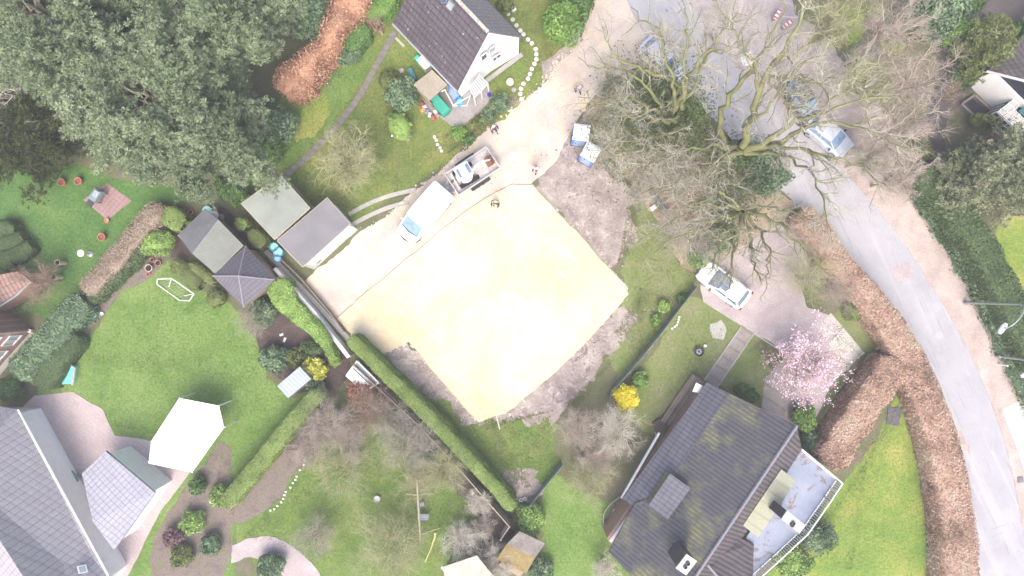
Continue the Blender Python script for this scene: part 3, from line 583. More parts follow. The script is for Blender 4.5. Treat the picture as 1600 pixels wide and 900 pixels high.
# --- the big pines: boughs carry rounded tufts of needles
def pine(name, label, cen, rad, h0, h1, ntuft, tuft=.34, group=None, needles=21, mat=lf_pine, flat=.55):
    """cen: photo pixel of the crown centre, rad: (rx, ry) photo px at mid height"""
    zm = h0+(h1-h0)*.45; c = P(cen[0], cen[1], zm); k = (H-zm)/F; rx, ry = rad[0]*k, rad[1]*k
    root = bpy.data.objects.new(name, None); COL.objects.link(root); root.location = (c.x, c.y, 0); setp(root, label, 'tree', group)
    A, Rr = limbs_np([[(c.x, c.y, 0, .34), (c.x+.1, c.y, h0, .26), (c.x, c.y+.1, h1*.9, .08)]], 8, .03); V, Fc = tubes_np(A, Rr, 10); mesh_np('trunk', V, Fc, MATS['bark'], root, np.full(len(Fc), .5), smooth=True)
    # boughs
    nb = 46; L = []; tips = []
    for i in range(nb):
        a = i*2.4+random.uniform(-.3, .3); q = (i+.5)/nb; rr = math.sqrt(1-(q*.93)**2.2); x, y = math.cos(a), math.sin(a); z0 = h0+(h1-h0)*q*.8; z1 = z0+(h1-h0)*.18
        wv = 1+.22*math.sin(3*a+cen[0])+.13*math.sin(7*a)
        L.append([(c.x, c.y, z0, .09), (c.x+x*rx*rr*.5, c.y+y*ry*rr*.5, z0+.3, .06), (c.x+x*rx*rr*.95*wv, c.y+y*ry*rr*.95*wv, min(z1, h1), .02)])
    Bp, Br = limbs_np(L, 10, .12); S1, R1 = grow(Bp, Br, 9, max(rx, ry)*.3, .03, ang=(30, 70), up=.15, tmin=.3)
    V, Fc = tubes_np(Bp, Br, 5); V2, F2 = tubes_np(S1, R1, 3); V, Fc, r = cat_mesh([(V, Fc, .3), (V2, F2, .5)]); mesh_np('limbs', V, Fc, MATS['bark'], root, r)
    # tufts sit on side shoots and boughs
    m = len(S1); idx = rng.integers(0, m, ntuft); t = rng.integers(1, S1.shape[1], ntuft); T = S1[idx, t]+rng.normal(size=(ntuft, 3))*np.array([.32, .32, .22])
    clump = .55*rng.uniform(0, 1, m)[idx]+.45*rng.uniform(0, 1, ntuft)
    T = np.repeat(T, needles, 0); cl = np.repeat(clump, needles); ts = np.repeat(tuft*rng.uniform(.6, 1.25, ntuft), needles)
    n = len(T); d = rng.normal(size=(n, 3)); d[:, 2] = np.abs(d[:, 2])*1.0-.15; d /= np.linalg.norm(d, axis=1)[:, None]
    s = np.cross(d, rng.normal(size=(n, 3))); s /= np.linalg.norm(s, axis=1)[:, None]; wd = (ts*.12)[:, None]
    tip = T+d*ts[:, None]*np.array([1, 1, .8])
    V = np.stack([T+s*wd*.35, T+(tip-T)*.6+s*wd, tip, T+(tip-T)*.6-s*wd], 1).reshape(-1, 3); Fc = np.arange(n*4).reshape(n, 4)
    mesh_np('crown', V, Fc, mat, root, .75*cl+.25*rng.uniform(0, 1, n)); return root
pine('pine_tree', 'broad grey-green pine crown reaching down to the garden sheds', (268,170), (142,132), 3.5, 12, 15000, .25)
pine('pine_tree', 'pine crown at the top left corner beyond the dark conifer', (105,45), (140,135), 3.5, 12, 12000, .25)
pine('pine_tree', 'pine crown at the top edge beside the brown beech hedge', (340,28), (92,112), 3.5, 11, 9000, .25)
pine('dark_conifer', 'dark olive clipped conifer at the left edge beside the pines', (38,205), (92,80), .4, 5.5, 3400, .26, mat=lf_yew, needles=18)
bare_tree('bare_tree', 'pale leafless tree at the left edge between pine and dark conifer', 12, 140, 48, 9, tw_pale, stems=6, n1=5, n2=5, n3=4, thick=1.5)
# --- oaks over the road, limbs read from the photograph
def oak(name, label, basepx, trunk_r, limbs, levels, twig, ivy=None, fork=4.0):
    base = P(*basepx); root = bpy.data.objects.new(name, None); COL.objects.link(root); root.location = base; setp(root, label, 'tree')
    A = []
    for l in limbs:
        pts = [(*P(x, y, z), r) for x, y, z, r in l]
        if len(pts[0]) > 4: pts = [(p[0], p[1], p[2], p[-1]) for p in pts]
        A.append([(p[0], p[1], p[2], p[3]*.74) for p in pts])
    fk = A[0][0]; tk = [(base.x, base.y, 0, trunk_r*1.3), (base.x*.6+fk[0]*.4, base.y*.6+fk[1]*.4, fk[2]*.5, trunk_r), (fk[0], fk[1], fk[2]+.1, trunk_r*.85)]
    Pl, Rl = limbs_np([tk], 8, .03); V, Fc = tubes_np(Pl, Rl, 12); mesh_np('trunk', V, Fc, bark_moss, root, np.full(len(Fc), .5), smooth=True)
    Pl, Rl = limbs_np(A, 18, .09); V, Fc = tubes_np(Pl, Rl, 9); wood = [(V, Fc, .45)]
    crown = []
    for i, lv in enumerate(levels):
        sd_ = (6, 4, 3, 3)[i]; Pl, Rl = grow(Pl, Rl, outc=np.array(base), **lv); V, Fc = tubes_np(Pl, Rl, sd_); q = sd_*(Pl.shape[1]-1)
        if i == 0: wood.append((V, Fc, rng.uniform(.3, .9, len(Fc)//q).repeat(q)))
        else: crown.append((V, Fc, rng.uniform(0, 1, len(Fc)//q).repeat(q)))
    V, Fc, r = cat_mesh(wood); mesh_np('limbs', V, Fc, bark_moss, root, r, smooth=True)
    V, Fc, r = cat_mesh(crown); mesh_np('crown', V, Fc, twig, root, r)
    if ivy:
        pts = []; 
        for x, y, z, rad, n in ivy:
            c = P(x, y, z); k = (H-z)/F; e = rng.normal(size=(n, 3))*np.array([rad*k*.5, rad*k*.5, .7]); pts.append(np.array(c)+e)
        pts = np.concatenate(pts); cl = np.array([.5+.9*noise.noise(Vector(p)*1.6) for p in pts]); v, f, r = leafquads(pts, np.tile([0, 0, 1.], (len(pts), 1)), .085, .9, clump=cl)
        mesh_np('ivy', v, f, lf_ivy, root, r)
    return root
LV = [dict(nch=12, length=2.3, r0=.042, outw=.5, up=.1, k=6, wig=.28, tmin=.25), dict(nch=7, length=1.25, r0=.019, outw=.25, up=.1, k=5, wig=.3), dict(nch=6, length=.65, r0=.012, outw=.15, k=4, wig=.3)]
oak('oak_tree', 'ivy-clad leafless oak at the left of the wooded corner, mossy limbs over the gravel forecourt', (1010,200), .42, [
    [(1050,175,4.5,.3),(1068,150,6,.22),(1076,118,8,.17),(1095,92,9.5,.12),(1122,62,11,.09),(1132,25,12,.06),(1110,-20,13,.03)],
    [(1060,165,5,.2),(1085,140,6.5,.15),(1096,105,8,.12),(1112,78,9.5,.08),(1150,75,11,.04),(1185,100,12,.02)],
    [(1055,168,5,.2),(1050,118,7.5,.12),(1034,70,9.5,.1),(1028,45,10.5,.08),(1000,35,11.5,.05),(985,10,12.5,.03)],
    [(1045,170,4.5,.24),(1062,133,6,.18),(1020,112,7.5,.14),(985,100,9,.1),(958,85,10,.06),(940,40,11.5,.03)],
    [(1040,178,4.5,.2),(1010,135,7,.1),(980,110,8.5,.07),(930,105,10,.04),(905,85,11,.02)],
    [(1055,190,4.5,.24),(1022,187,6,.16),(990,183,7.5,.12),(972,175,8.5,.05)],
    [(1060,200,4.5,.22),(1035,212,6,.17),(1005,216,7.5,.1),(965,222,9,.06),(928,215,10,.03)],
    [(1055,208,4.5,.18),(1020,228,6.5,.1),(990,235,8,.06),(950,240,9.5,.03)],
    [(1066,170,5,.2),(1068,118,8,.12),(1074,60,10,.08),(1070,20,11.5,.05),(1060,-20,12.5,.03)],
    [(1040,185,4.5,.16),(985,150,7.5,.08),(940,160,9,.05),(905,150,10,.03)]],
    LV, tw_oak, ivy=[(1030,170,3.5,75,5200),(1072,185,3.5,42,1800),(985,215,2.5,70,2200),(1010,145,3.5,50,1500)])
oak('oak_tree', 'largest leafless oak, thick mossy limbs spreading right over road and parked cars', (1118,238), .5, [
    [(1160,228,5,.4),(1172,190,7,.3),(1184,150,8.5,.26),(1196,120,9.5,.22),(1220,85,11,.19),(1242,50,12,.14),(1256,5,13,.09),(1262,-40,14,.05)],
    [(1135,228,3.6,.3),(1125,200,4.4,.27),(1128,170,5.5,.24),(1152,132,7.5,.2),(1180,95,9.5,.15),(1206,65,11,.1),(1222,20,12,.06),(1222,-20,13,.03)],
    [(1155,235,4.5,.32),(1195,222,6.5,.26),(1230,198,8,.2),(1270,180,9.5,.14),(1320,165,11,.1),(1370,150,12,.06),(1420,160,13,.03)],
    [(1160,236,4.5,.34),(1210,228,6.5,.28),(1240,205,8,.18),(1290,190,9.5,.12),(1350,200,11,.07),(1410,230,12,.04)],
    [(1165,238,5,.24),(1215,228,7,.16),(1255,232,8.5,.12),(1300,246,10,.09),(1345,262,11,.06),(1385,285,12,.03)],
    [(1165,240,5,.22),(1220,240,7,.14),(1250,256,8.5,.1),(1275,282,9.5,.08),(1290,325,11,.05),(1300,360,12,.03)],
    [(1184,140,9,.16),(1180,100,10,.12),(1160,75,11,.09),(1145,40,12,.06),(1150,0,13,.03)],
    [(1198,118,9.5,.14),(1240,122,10,.1),(1275,130,11,.08),(1310,120,12,.06),(1350,100,13,.03)],
    [(1196,120,9.5,.12),(1225,150,10,.08),(1232,170,10.5,.06),(1262,168,11.5,.03)],
    [(1160,238,4.5,.24),(1128,245,6,.16),(1129,275,7.5,.12),(1122,300,8.5,.09),(1095,318,9.5,.07),(1060,322,10.5,.04)],
    [(1160,232,4.5,.2),(1165,200,7,.14),(1200,170,9,.1),(1225,130,10.5,.07),(1260,90,12,.04)],
    [(1150,232,4.5,.22),(1110,225,6.5,.12),(1060,240,8.5,.08),(1010,262,10,.04)],
    [(1155,238,4.5,.2),(1100,262,7,.1),(1050,290,9,.06),(1000,300,10,.03)]],
    [dict(nch=12, length=2.7, r0=.048, outw=.45, up=.1, k=6, wig=.28, tmin=.2), dict(nch=7, length=1.45, r0=.02, outw=.25, up=.1, k=5, wig=.3), dict(nch=6, length=.75, r0=.013, outw=.15, k=4, wig=.3)],
    tw_oak, ivy=[(1150,240,2.5,34,1200),(1085,215,3,34,900),(1130,280,3,60,1600)])
oak('bare_tree', 'leafless tree over the driveway, limbs fanning down toward the white hatchback', (1122,335), .28, [
    [(1160,335,5,.2),(1150,365,6,.13),(1143,410,7.5,.08),(1135,455,8.5,.04)],
    [(1162,336,5,.18),(1172,370,6,.12),(1180,410,7,.08),(1188,445,8.5,.03)],
    [(1164,335,5,.18),(1188,360,6,.13),(1203,395,7.5,.08),(1196,450,8.5,.03)],
    [(1165,333,5,.2),(1200,340,6.5,.15),(1225,355,7.5,.12),(1250,385,8.5,.07),(1285,420,9.5,.04),(1310,440,10,.02)],
    [(1166,332,5,.14),(1215,325,7,.08),(1260,338,8.5,.06),(1300,335,10,.03)],
    [(1155,335,5,.15),(1130,375,6.5,.1),(1112,420,8,.05)],
    [(1157,332,5,.14),(1110,345,6.5,.09),(1060,370,8,.06),(1010,400,9.5,.03)],
    [(1155,328,5,.14),(1100,320,7,.08),(1050,345,8.5,.05),(1000,380,9.5,.03)],
    [(1158,326,5,.14),(1130,300,7,.08),(1080,290,8.5,.05),(1030,300,9.5,.03)]],
    [dict(nch=11, length=1.9, r0=.045, outw=.45, up=.1, k=6, wig=.28, tmin=.2), dict(nch=6, length=1.1, r0=.02, outw=.25, up=.1, k=5, wig=.3), dict(nch=5, length=.6, r0=.011, outw=.15, k=4, wig=.3)],
    tw_grey, ivy=[(1135,330,2.5,45,1600)])
# --- finely branched trees of the upper right
G = 'leafless trees on the far side of the road'
for (x, y, r, h, m, lab) in [
    (1300,40,62,9,tw_green,'yellow-green leafless tree at the top edge right of the oak'),
    (1385,55,70,10,tw_pinkish,'leafless grey-pink tree at the top edge left of the blue-green shrub'),
    (1352,125,62,9,tw_green,'greenish leafless tree just right of the silver cars and oak'),
    (1425,130,68,10,tw_pinkish,'pinkish leafless tree left of the white house'),
    (1390,210,72,9,tw_pinkish,'leafless pinkish tree over the verge below the white house drive'),
    (1362,248,40,6,tw_oak,'low leafless tree to the right of the silver car'),
    (1405,280,45,6,tw_pinkish,'small leafless tree at the upper end of the roadside hedge')]:
    bare_tree('bare_tree', lab, x, y, r, h, m, stems=10, n1=9, n2=8, n3=6, thick=1.05, group=G, tr=.1)
# undergrowth of the wooded corner
G = 'bushes under the oaks'
for (x, y, r, h, lab) in [
    (1052,270,60,3.5,'tangled grey bush in the middle of the leaf litter'),
    (975,200,42,3,'twiggy bush right of the two portable toilets'),
    (1000,300,38,2.6,'twiggy bush at the right edge of the grey soil'),
    (1055,365,55,3.2,'wide twiggy bush between the rough grass and the oak fan'),
    (1105,385,42,3,'grey thicket just above the white hatchback'),
    (950,130,36,2.6,'thin brushwood beside the top of the sand track'),
    (1150,300,52,4,'grey thicket beneath the biggest oak')]:
    bare_tree('bare_bush', lab, x, y, r, h, tw_oak if x > 1000 else tw_grey, cat='bush', stems=11, n1=8, n2=6, n3=4, tr=.035, low=.1, group=G)
bare_tree('bare_bush', 'grey-green tangled bush between driveway and road hedge', 1262, 430, 58, 3.6, tw_green, cat='bush', stems=13, n1=9, n2=7, n3=5, tr=.04, low=.1, group='bushes along the driveway')
bare_tree('bare_bush', 'pale twiggy bush at the road end of the driveway hedge', 1310, 455, 42, 2.8, tw_pinkish, cat='bush', stems=12, n1=8, n2=6, n3=5, tr=.035, low=.1, group='bushes along the driveway')
shrub('evergreen_shrub', 'round grey-green evergreen below the right-hand oak limbs by the road', 'shrub', 1197, 272, 34, lf_rhodo, 2.6, n=3500, size=.10, tight=.25)
shrub('evergreen_shrub', 'bright laurel bush on the bank above the white hatchback', 'shrub', 1090, 402, 17, lf_bright, 1.2, n=1200)
shrub('evergreen_shrub', 'green holly bush under the driveway tree, left of its fan', 'shrub', 1128, 372, 22, lf_green, 1.6, n=1600)
shrub('evergreen_shrub', 'small lime-green bush on the rough grass right of the sand', 'shrub', 1037, 478, 9, lf_lime, .7, n=700, size=.07)
shrub('evergreen_shrub', 'small bright weed bush below the lime-green bush', 'shrub', 1024, 499, 8, lf_bright, .5, n=500, size=.07)
# --- top garden
shrub('evergreen_shrub', 'large bright green rounded shrub at the top beside the gravel track', 'shrub', 882, 37, 29, lf_bright, 2.2, n=4200, size=.10, lumps=26)
shrub('evergreen_shrub', 'dark green shrub at the top edge behind the large bright shrub', 'shrub', 905, 3, 26, lf_green, 2.0, n=2600, size=.10)
shrub('rhododendron', 'tall grey-green rhododendron between pine and brown beech hedge', 'shrub', 487, 27, 33, lf_rhodo, 2.8, rpy=38, n=4200, size=.11, lumps=26)
hedge('clipped_hedge', 'clipped bright green hedge block right of the brown beech hedge', [(536,70),(570,38)], 1.7, 1.5, lf_green, rounded=.22, size=.06)
shrub('evergreen_shrub', 'small grey-green rounded bush below the clipped hedge block', 'shrub', 543, 86, 20, lf_rhodo, 1.3, rpy=15, n=1800, size=.07)
hedge('clipped_hedge', 'bright clipped hedge at the top edge above the path', [(556,4),(590,16),(612,-12)], 1.4, 1.4, lf_bright, size=.06)
hedge('beech_hedge', 'russet-brown beech hedge running down beside the pines', [(556,-30),(532,25),(512,62),(482,92),(458,112),(436,140)], lambda u: 1.7+.5*math.sin(u*9), 2.4, lf_beech, dens=260, size=.075, rough=.38, rounded=.4, clumps=1.3, wob=.4, rand=1.1)
bare_tree('bare_bush', 'dead grey bush between pine crown and rhododendron', 450, 28, 38, 3, tw_pinkish, cat='bush', stems=12, n1=9, n2=7, n3=5, tr=.04, low=.1, thick=1.6)
shrub('conifer_shrub', 'bluish spreading juniper under the lower right pine boughs', 'shrub', 428, 190, 32, lf_rhodo, 1.8, n=3000, size=.10, tight=.3, core=.6)
shrub('evergreen_shrub', 'dark ivy-green bush left of the mown strip near the sheds', 'shrub', 415, 232, 24, lf_green, 1.6, n=2000)
shrub('rounded_shrub', 'brown-green round bush left of the patio lean-to', 'shrub', 607, 125, 16, lf_olive, 1.3, n=1800, size=.05, clumpr=.2, core=.9)
shrub('laurel_bush', 'leafy grey-green bush in front of the patio lean-to', 'shrub', 628, 148, 24, lf_rhodo, 1.8, n=2600, size=.10)
shrub('clipped_shrub', 'pale green egg-shaped clipped conifer on the upper lawn', 'shrub', 624, 197, 19, lf_lime, 1.7, rpy=24, rot=25, n=3000, size=.045, clumpr=.18, core=.92, rand=.5)
bare_tree('bare_bush', 'dry grey bush at the foot of the clipped conifer', 636, 214, 11, .9, tw_pale, cat='bush', stems=8, n1=5, n2=4, n3=3, tr=.02, low=.1)
bare_tree('fruit_tree', 'wide leafless grey-green fruit tree on the upper lawn', 548, 252, 62, 4.2, tw_green, stems=13, n1=9, n2=9, n3=6, tr=.08, arch=.5, thick=1.3, group=None)
bare_tree('bare_tree', 'small leafless tree beside the top of the slab path', 590, 38, 20, 3, tw_brown, stems=5, n1=5, n2=4, n3=3)
shrub('evergreen_shrub', 'yellow-flecked low bush beside the white garden bench', 'shrub', 394, 266, 11, lf_gold, .9, n=900, size=.07)
bare_tree('bare_bush', 'brown bare bush above the green-roofed shed', 398, 252, 24, 1.8, tw_brown, cat='bush', stems=9, n1=6, n2=5, n3=4, tr=.03, low=.1)
shrub('evergreen_shrub', 'green shrub row behind the green-roofed shed', 'shrub', 362, 300, 34, lf_green, 1.4, rpy=16, rot=-35, n=2400)
shrub('weed_bush', 'grey-green bush on the bank right of the patio', 'shrub', 782, 160, 14, lf_rhodo, .9, n=1000)
shrub('weed_bush', 'olive weed bush on the bank just below the patio', 'shrub', 748, 190, 12, lf_olive, .6, rpy=8, rot=35, n=700, core=.5, tight=.3)
shrub('weed_bush', 'bright green weed bush at the lower left end of the bank', 'shrub', 715, 208, 13, lf_bright, .6, rpy=9, rot=35, n=800, core=.5, tight=.3)
shrub('weed_bush', 'loose grey-green weed bush in the middle of the bank by the track', 'shrub', 762, 180, 10, lf_rhodo, .6, n=600, core=.5, tight=.3)
shrub('weed_bush', 'green weed clump beside the person at the track edge', 'shrub', 733, 218, 11, lf_green, .5, rpy=7, rot=35, n=600, core=.5, tight=.3)
bare_tree('bare_bush', 'reddish twiggy bush on the bank near the stepping stones', 803, 158, 13, .9, tw_pinkish, cat='bush', stems=8, n1=5, n2=4, n3=3, tr=.02, low=.1)
shrub('weed_bush', 'low bush at the upper right of the house roof', 'shrub', 790, 8, 13, lf_olive, .7, n=700)
# --- left gardens
Gt = 'clipped mounds at the left edge'
for (a, b, w_, lab) in [((-12,352),(22,357),1.1,'uppermost clipped green mound at the left edge'), ((-5,385),(32,368),1.1,'second clipped green mound from the top at the left edge'), ((-8,412),(46,382),1.2,'long diagonal clipped green mound above the tiled roof'), ((0,420),(18,410),.9,'short clipped green mound touching the tiled roof')]:
    hedge('clipped_mound', lab, [a, b], w_, 1.0, lf_dhedge, cat='hedge', rounded=.4, size=.045, dens=420, group=Gt)
hedge('dry_hedge', 'brown dry-leaved hedge between the two left-hand gardens', [(252,322),(215,360),(178,408),(132,455)], 1.25, 1.3, lf_reed, dens=600, size=.05, rough=.3, clumps=1.5, wob=.15, rand=1.1)
hedge('ivy_hedge', 'dark green ivy strip along the bed side of the dry hedge', [(236,370),(212,398),(178,432),(140,470)], .8, 1.0, lf_dhedge, rough=.15, wob=.2, size=.07)
hedge('ivy_hedge', 'variegated ivy hedge running toward the brick house', [(128,470),(95,505),(60,545),(25,585)], 1.9, 1.4, lf_rhodo, rough=.2, wob=.2, size=.08, clumps=2)
hedge('clipped_hedge', 'smooth dark wedge-shaped hedge beside the turquoise cover', [(118,525),(85,560),(55,600)], lambda u: 1.2+1.2*u, 1.3, lf_dhedge, size=.05, dens=420)
bare_tree('bare_tree', 'leafless brown tree beside the tiled roof', 62, 440, 42, 3.6, tw_brown, stems=10, n1=8, n2=7, n3=5, tr=.06)
hedge('clipped_cube', 'square yellow-green clipped bush left of the two-tone shed roof', [(254,330),(286,352)], 1.5, 1.3, lf_hedge, cat='shrub', size=.05, dens=420)
shrub('clipped_ball', 'bright lime-green rounded bush left of the two-tone shed roof', 'shrub', 244, 378, 28, lf_lime, 1.5, rpy=22, n=4200, size=.065, clumpr=.25, core=.9)
hedge('clipped_cube', 'yellow-green clipped block between the two shed groups', [(370,345),(384,356)], 1.0, 1.3, lf_hedge, cat='shrub', size=.05, dens=420, group='clipped blocks between sheds')
hedge('clipped_cube', 'olive clipped block beside the green-roofed shed corner', [(390,362),(412,384)], 1.15, 1.3, lf_olive, cat='shrub', size=.05, dens=420, group='clipped blocks between sheds')
hedge('clipped_mound', 'long olive clipped mound next to the goal', [(268,410),(310,448)], 1.15, 1.0, lf_olive, rounded=.4, size=.045, dens=420)
hedge('clipped_mound', 'narrow clipped mound between goal mound and shed wall', [(296,412),(334,442)], .75, 1.0, lf_olive, rounded=.4, size=.045, dens=420)
shrub('clipped_ball', 'small round clipped green ball under the pyramid roof corner', 'shrub', 338, 466, 16, lf_olive, 1.1, n=1700, size=.045, clumpr=.15, core=.92, rand=.5)
bare_tree('bare_bush', 'grey-brown leafless bush at the edge of the middle lawn', 392, 505, 34, 2.2, tw_grey, cat='bush', stems=11, n1=8, n2=6, n3=5, tr=.03, low=.1)
shrub('evergreen_shrub', 'grey-green bush below the pyramid roof', 'shrub', 412, 490, 20, lf_rhodo, 1.3, n=1600)
shrub('evergreen_shrub', 'spreading grey-green shrub on the left of the dark bed', 'shrub', 430, 562, 26, lf_rhodo, 1.2, rpy=22, n=2400)
shrub('evergreen_shrub', 'dark green cushion in the middle of the dark bed', 'shrub', 487, 545, 18, lf_dhedge, 1.0, rpy=13, rot=-25, n=1400, size=.06)
shrub('evergreen_shrub', 'olive bush above the small glass shed', 'shrub', 460, 560, 15, lf_olive, 1.0, n=1000)
shrub('gold_shrub', 'golden yellow-green shrub beside the small white shed', 'shrub', 492, 578, 21, lf_gold, 1.2, rpy=16, rot=-40, n=2200)
shrub('clipped_ball', 'small lime clipped ball at the end of the winding hedge', 'shrub', 523, 563, 11, lf_hedge, .9, n=1000, size=.045, clumpr=.15, core=.92)
shrub('clipped_ball', 'tiny olive clipped ball beside the winding hedge end', 'shrub', 503, 567, 7, lf_olive, .7, n=500, size=.045, clumpr=.15, core=.92)
hedge('winding_hedge', 'bright lime winding hedge between pyramid roof and dark bed', [(428,440),(445,470),(480,505),(505,530),(521,560)], lambda u: 1.75-1.15*u, 1.6, lf_lime, size=.065, dens=420, rough=.08, wob=.12, clumps=1.6)
hedge('clipped_hedge', 'long clipped hedge running from the white-topped wall to the lower shed', [(546,528),(600,582),(660,642),(720,704),(775,762),(802,796)], .95, 1.9, lf_hedge, dens=520, size=.045, rough=.07, rounded=.12, clumps=1.2, wob=.05)
hedge('clipped_hedge', 'clipped hedge between the middle lawn and the lower left garden', [(500,612),(460,655),(412,715),(372,762),(350,790)], 1.15, 1.7, lf_hedge, dens=460, size=.05, rough=.08, rounded=.12, clumps=1.2, wob=.06)
# --- lower garden
Gl = 'leafless shrubs of the lower garden'
for (x, y, r, h, m, st, lab) in [
    (545,690,40,2.8,tw_pinkish,12,'pinkish-grey shrub between the top shrubs of the lower garden'),
    (612,655,42,3.0,tw_grey,12,'grey shrub close to the fence below the rusty shrub'),
    (650,755,40,2.6,tw_green,10,'thin green-grey shrub left of the swing beam'),
    (512,664,50,3.2,tw_pinkish,14,'pinkish arching shrub at the top of the lower garden'),
    (484,704,34,2.6,tw_pinkish,10,'pinkish shrub over the hedge end in the lower garden'),
    (582,640,48,3.0,tw_brown,11,'reddish-brown shrub below the glass cold frame'),
    (632,695,56,3.4,tw_grey,12,'grey arching shrub in the middle of the lower garden'),
    (535,735,56,2.8,tw_green,9,'thin greenish shrub over the lower lawn'),
    (690,735,52,3.4,tw_green,12,'yellow-green leafless tree beside the fence and swing frame'),
    (660,700,34,2.4,tw_pale,9,'pale shrub next to the long clipped hedge'),
    (748,785,26,2.0,tw_pale,12,'whitish spiky shrub near the lower fence corner'),
    (610,855,78,3.6,tw_green,13,'wide yellowish leafless tree at the bottom edge'),
    (492,838,42,2.8,tw_grey,9,'grey leafless shrub over the curved garden track'),
    (722,845,38,2.6,tw_pale,14,'dense beige shrub above the thatch-coloured roof'),
    (775,880,40,2.6,tw_pale,14,'dense beige shrub at the bottom edge by the thatch-coloured roof'),
    (755,825,24,2.0,tw_pinkish,10,'small brownish shrub left of the mossy shed')]:
    bare_tree('bare_shrub', lab, x, y, r, h, m, cat='shrub', stems=st, n1=9, n2=7, n3=6, tr=.05, low=.12, arch=.6, thick=1.7, group=Gl, sh=1.15)
tuf = shrub('red_shrub', 'loose shrub with rusty red leaves beside the cold frame', 'shrub', 572, 612, 24, mat_leaf('rusty_leaves', [(.20,.08,.05),(.34,.15,.10),(.42,.24,.17)], 1), 1.4, n=1200, core=.3, tight=.5)
shrub('evergreen_shrub', 'grey-green bush above the upper end of the lower hedge', 'shrub', 492, 604, 14, lf_rhodo, 1.0, n=900)
shrub('flowering_shrub', 'green shrub speckled with white flowers inside the curved track', 'shrub', 424, 884, 22, lf_rhodo, 1.1, n=1600)
shrub('evergreen_shrub', 'lime-green shrub at the lower end of the long clipped hedge', 'shrub', 829, 812, 22, lf_lime, 1.5, n=2400, size=.08)
shrub('evergreen_shrub', 'grey-green shrub along the fence in the lower garden', 'shrub', 672, 712, 18, lf_rhodo, 1.3, n=1100, core=.4)
shrub('evergreen_shrub', 'low green shrub under the mossy shed', 'shrub', 845, 888, 20, lf_rhodo, .9, n=1100, core=.5)
# --- centre right
Gc = 'grey shrubs left of the tiled bungalow'
for (x, y, r, h, m, st, lab) in [
    (905,668,44,3.2,tw_pinkish,14,'dense pinkish-grey shrub left half of the thicket below the forsythia'),
    (962,672,50,3.6,tw_pale,15,'dense pale shrub below the forsythia against the bungalow'),
    (935,712,42,3.0,tw_pinkish,13,'pinkish-brown shrub in the middle of the thicket'),
    (920,748,50,2.6,tw_green,13,'yellowish arching shrub at the lower end of the thicket'),
    (945,890,34,2.4,tw_pale,9,'pale leafless shrub at the bottom edge left of the bungalow')]:
    bare_tree('bare_shrub', lab, x, y, r, h, m, cat='shrub', stems=st, n1=9, n2=8, n3=6, tr=.04, low=.1, arch=.6, group=Gc)
shrub('forsythia', 'bright yellow forsythia in full flower', 'shrub', 978, 620, 18, lf_yellow, 1.5, n=3000, size=.055, tight=.2)
shrub('evergreen_shrub', 'green bush right of the forsythia', 'shrub', 1001, 594, 12, lf_bright, .8, n=800, size=.07)
shrub('evergreen_shrub', 'dark green plant between shingle and wire fence', 'shrub', 1066, 466, 8, lf_green, .6, n=500, size=.07)
# magnolia
mg = bare_tree('magnolia', 'pink blossoming magnolia on the front drive', 1258, 570, 68, 4.2, tw_pinkish, stems=11, n1=8, n2=6, n3=4, tr=.07, low=.2)
for ch in mg.children:
    if ch.name.startswith('crown'):
        me = ch.data; co = np.empty(len(me.vertices)*3, dtype=np.float32); me.vertices.foreach_get('co', co); co = co.reshape(-1, 3); sel = co[rng.integers(len(co)//3, len(co), 5200)]
        v, f, r = leafquads(sel+rng.normal(size=sel.shape)*.06, np.tile([0, 0, 1.], (len(sel), 1)), .055, .9); o = mesh_np('blossom', v, f, lf_pink, None, r); o.parent = mg
shrub('evergreen_shrub', 'bright green bush beside the top corner of the bungalow roof', 'shrub', 1255, 652, 19, lf_bright, 1.3, n=1800)
shrub('evergreen_shrub', 'grey-green bush below the magnolia against the beech hedge', 'shrub', 1268, 690, 16, lf_rhodo, 1.2, n=1200)
shrub('evergreen_shrub', 'green low shrub along the bungalow gable by the path', 'shrub', 1166, 614, 22, lf_green, .9, rpy=11, rot=-25, n=1300)
bare_tree('bare_bush', 'small brown leafless bush at the lawn corner beside the drive', 1196, 552, 14, 1.0, tw_brown, cat='bush', stems=8, n1=5, n2=4, n3=3, tr=.02, low=.1)
# roadside beech hedges
hedge('beech_hedge', 'long russet beech hedge following the left kerb of the road', [(1252,332),(1282,362),(1312,412),(1352,455),(1392,505),(1424,560),(1450,620),(1474,690),(1490,760),(1501,840),(1506,960)], lambda u: 1.6+1.1*u, 1.8, lf_beech2, dens=360, size=.06, rough=.16, rounded=.12, clumps=1.3, wob=.06, rand=.9)
hedge('beech_hedge', 'broad brown beech hedge joining the roadside hedge and ending at the balcony', [(1405,565),(1375,605),(1345,650),(1318,690),(1294,728)], 2.2, 1.9, lf_beech2, dens=380, size=.06, rough=.16, rounded=.08, clumps=1.0, wob=.08, rand=1)
hedge('mixed_hedge', 'low green hedge under the roadside beech at the magnolia lawn', [(1330,470),(1352,492)], 1.6, 1.0, lf_olive, rough=.2, wob=.2)
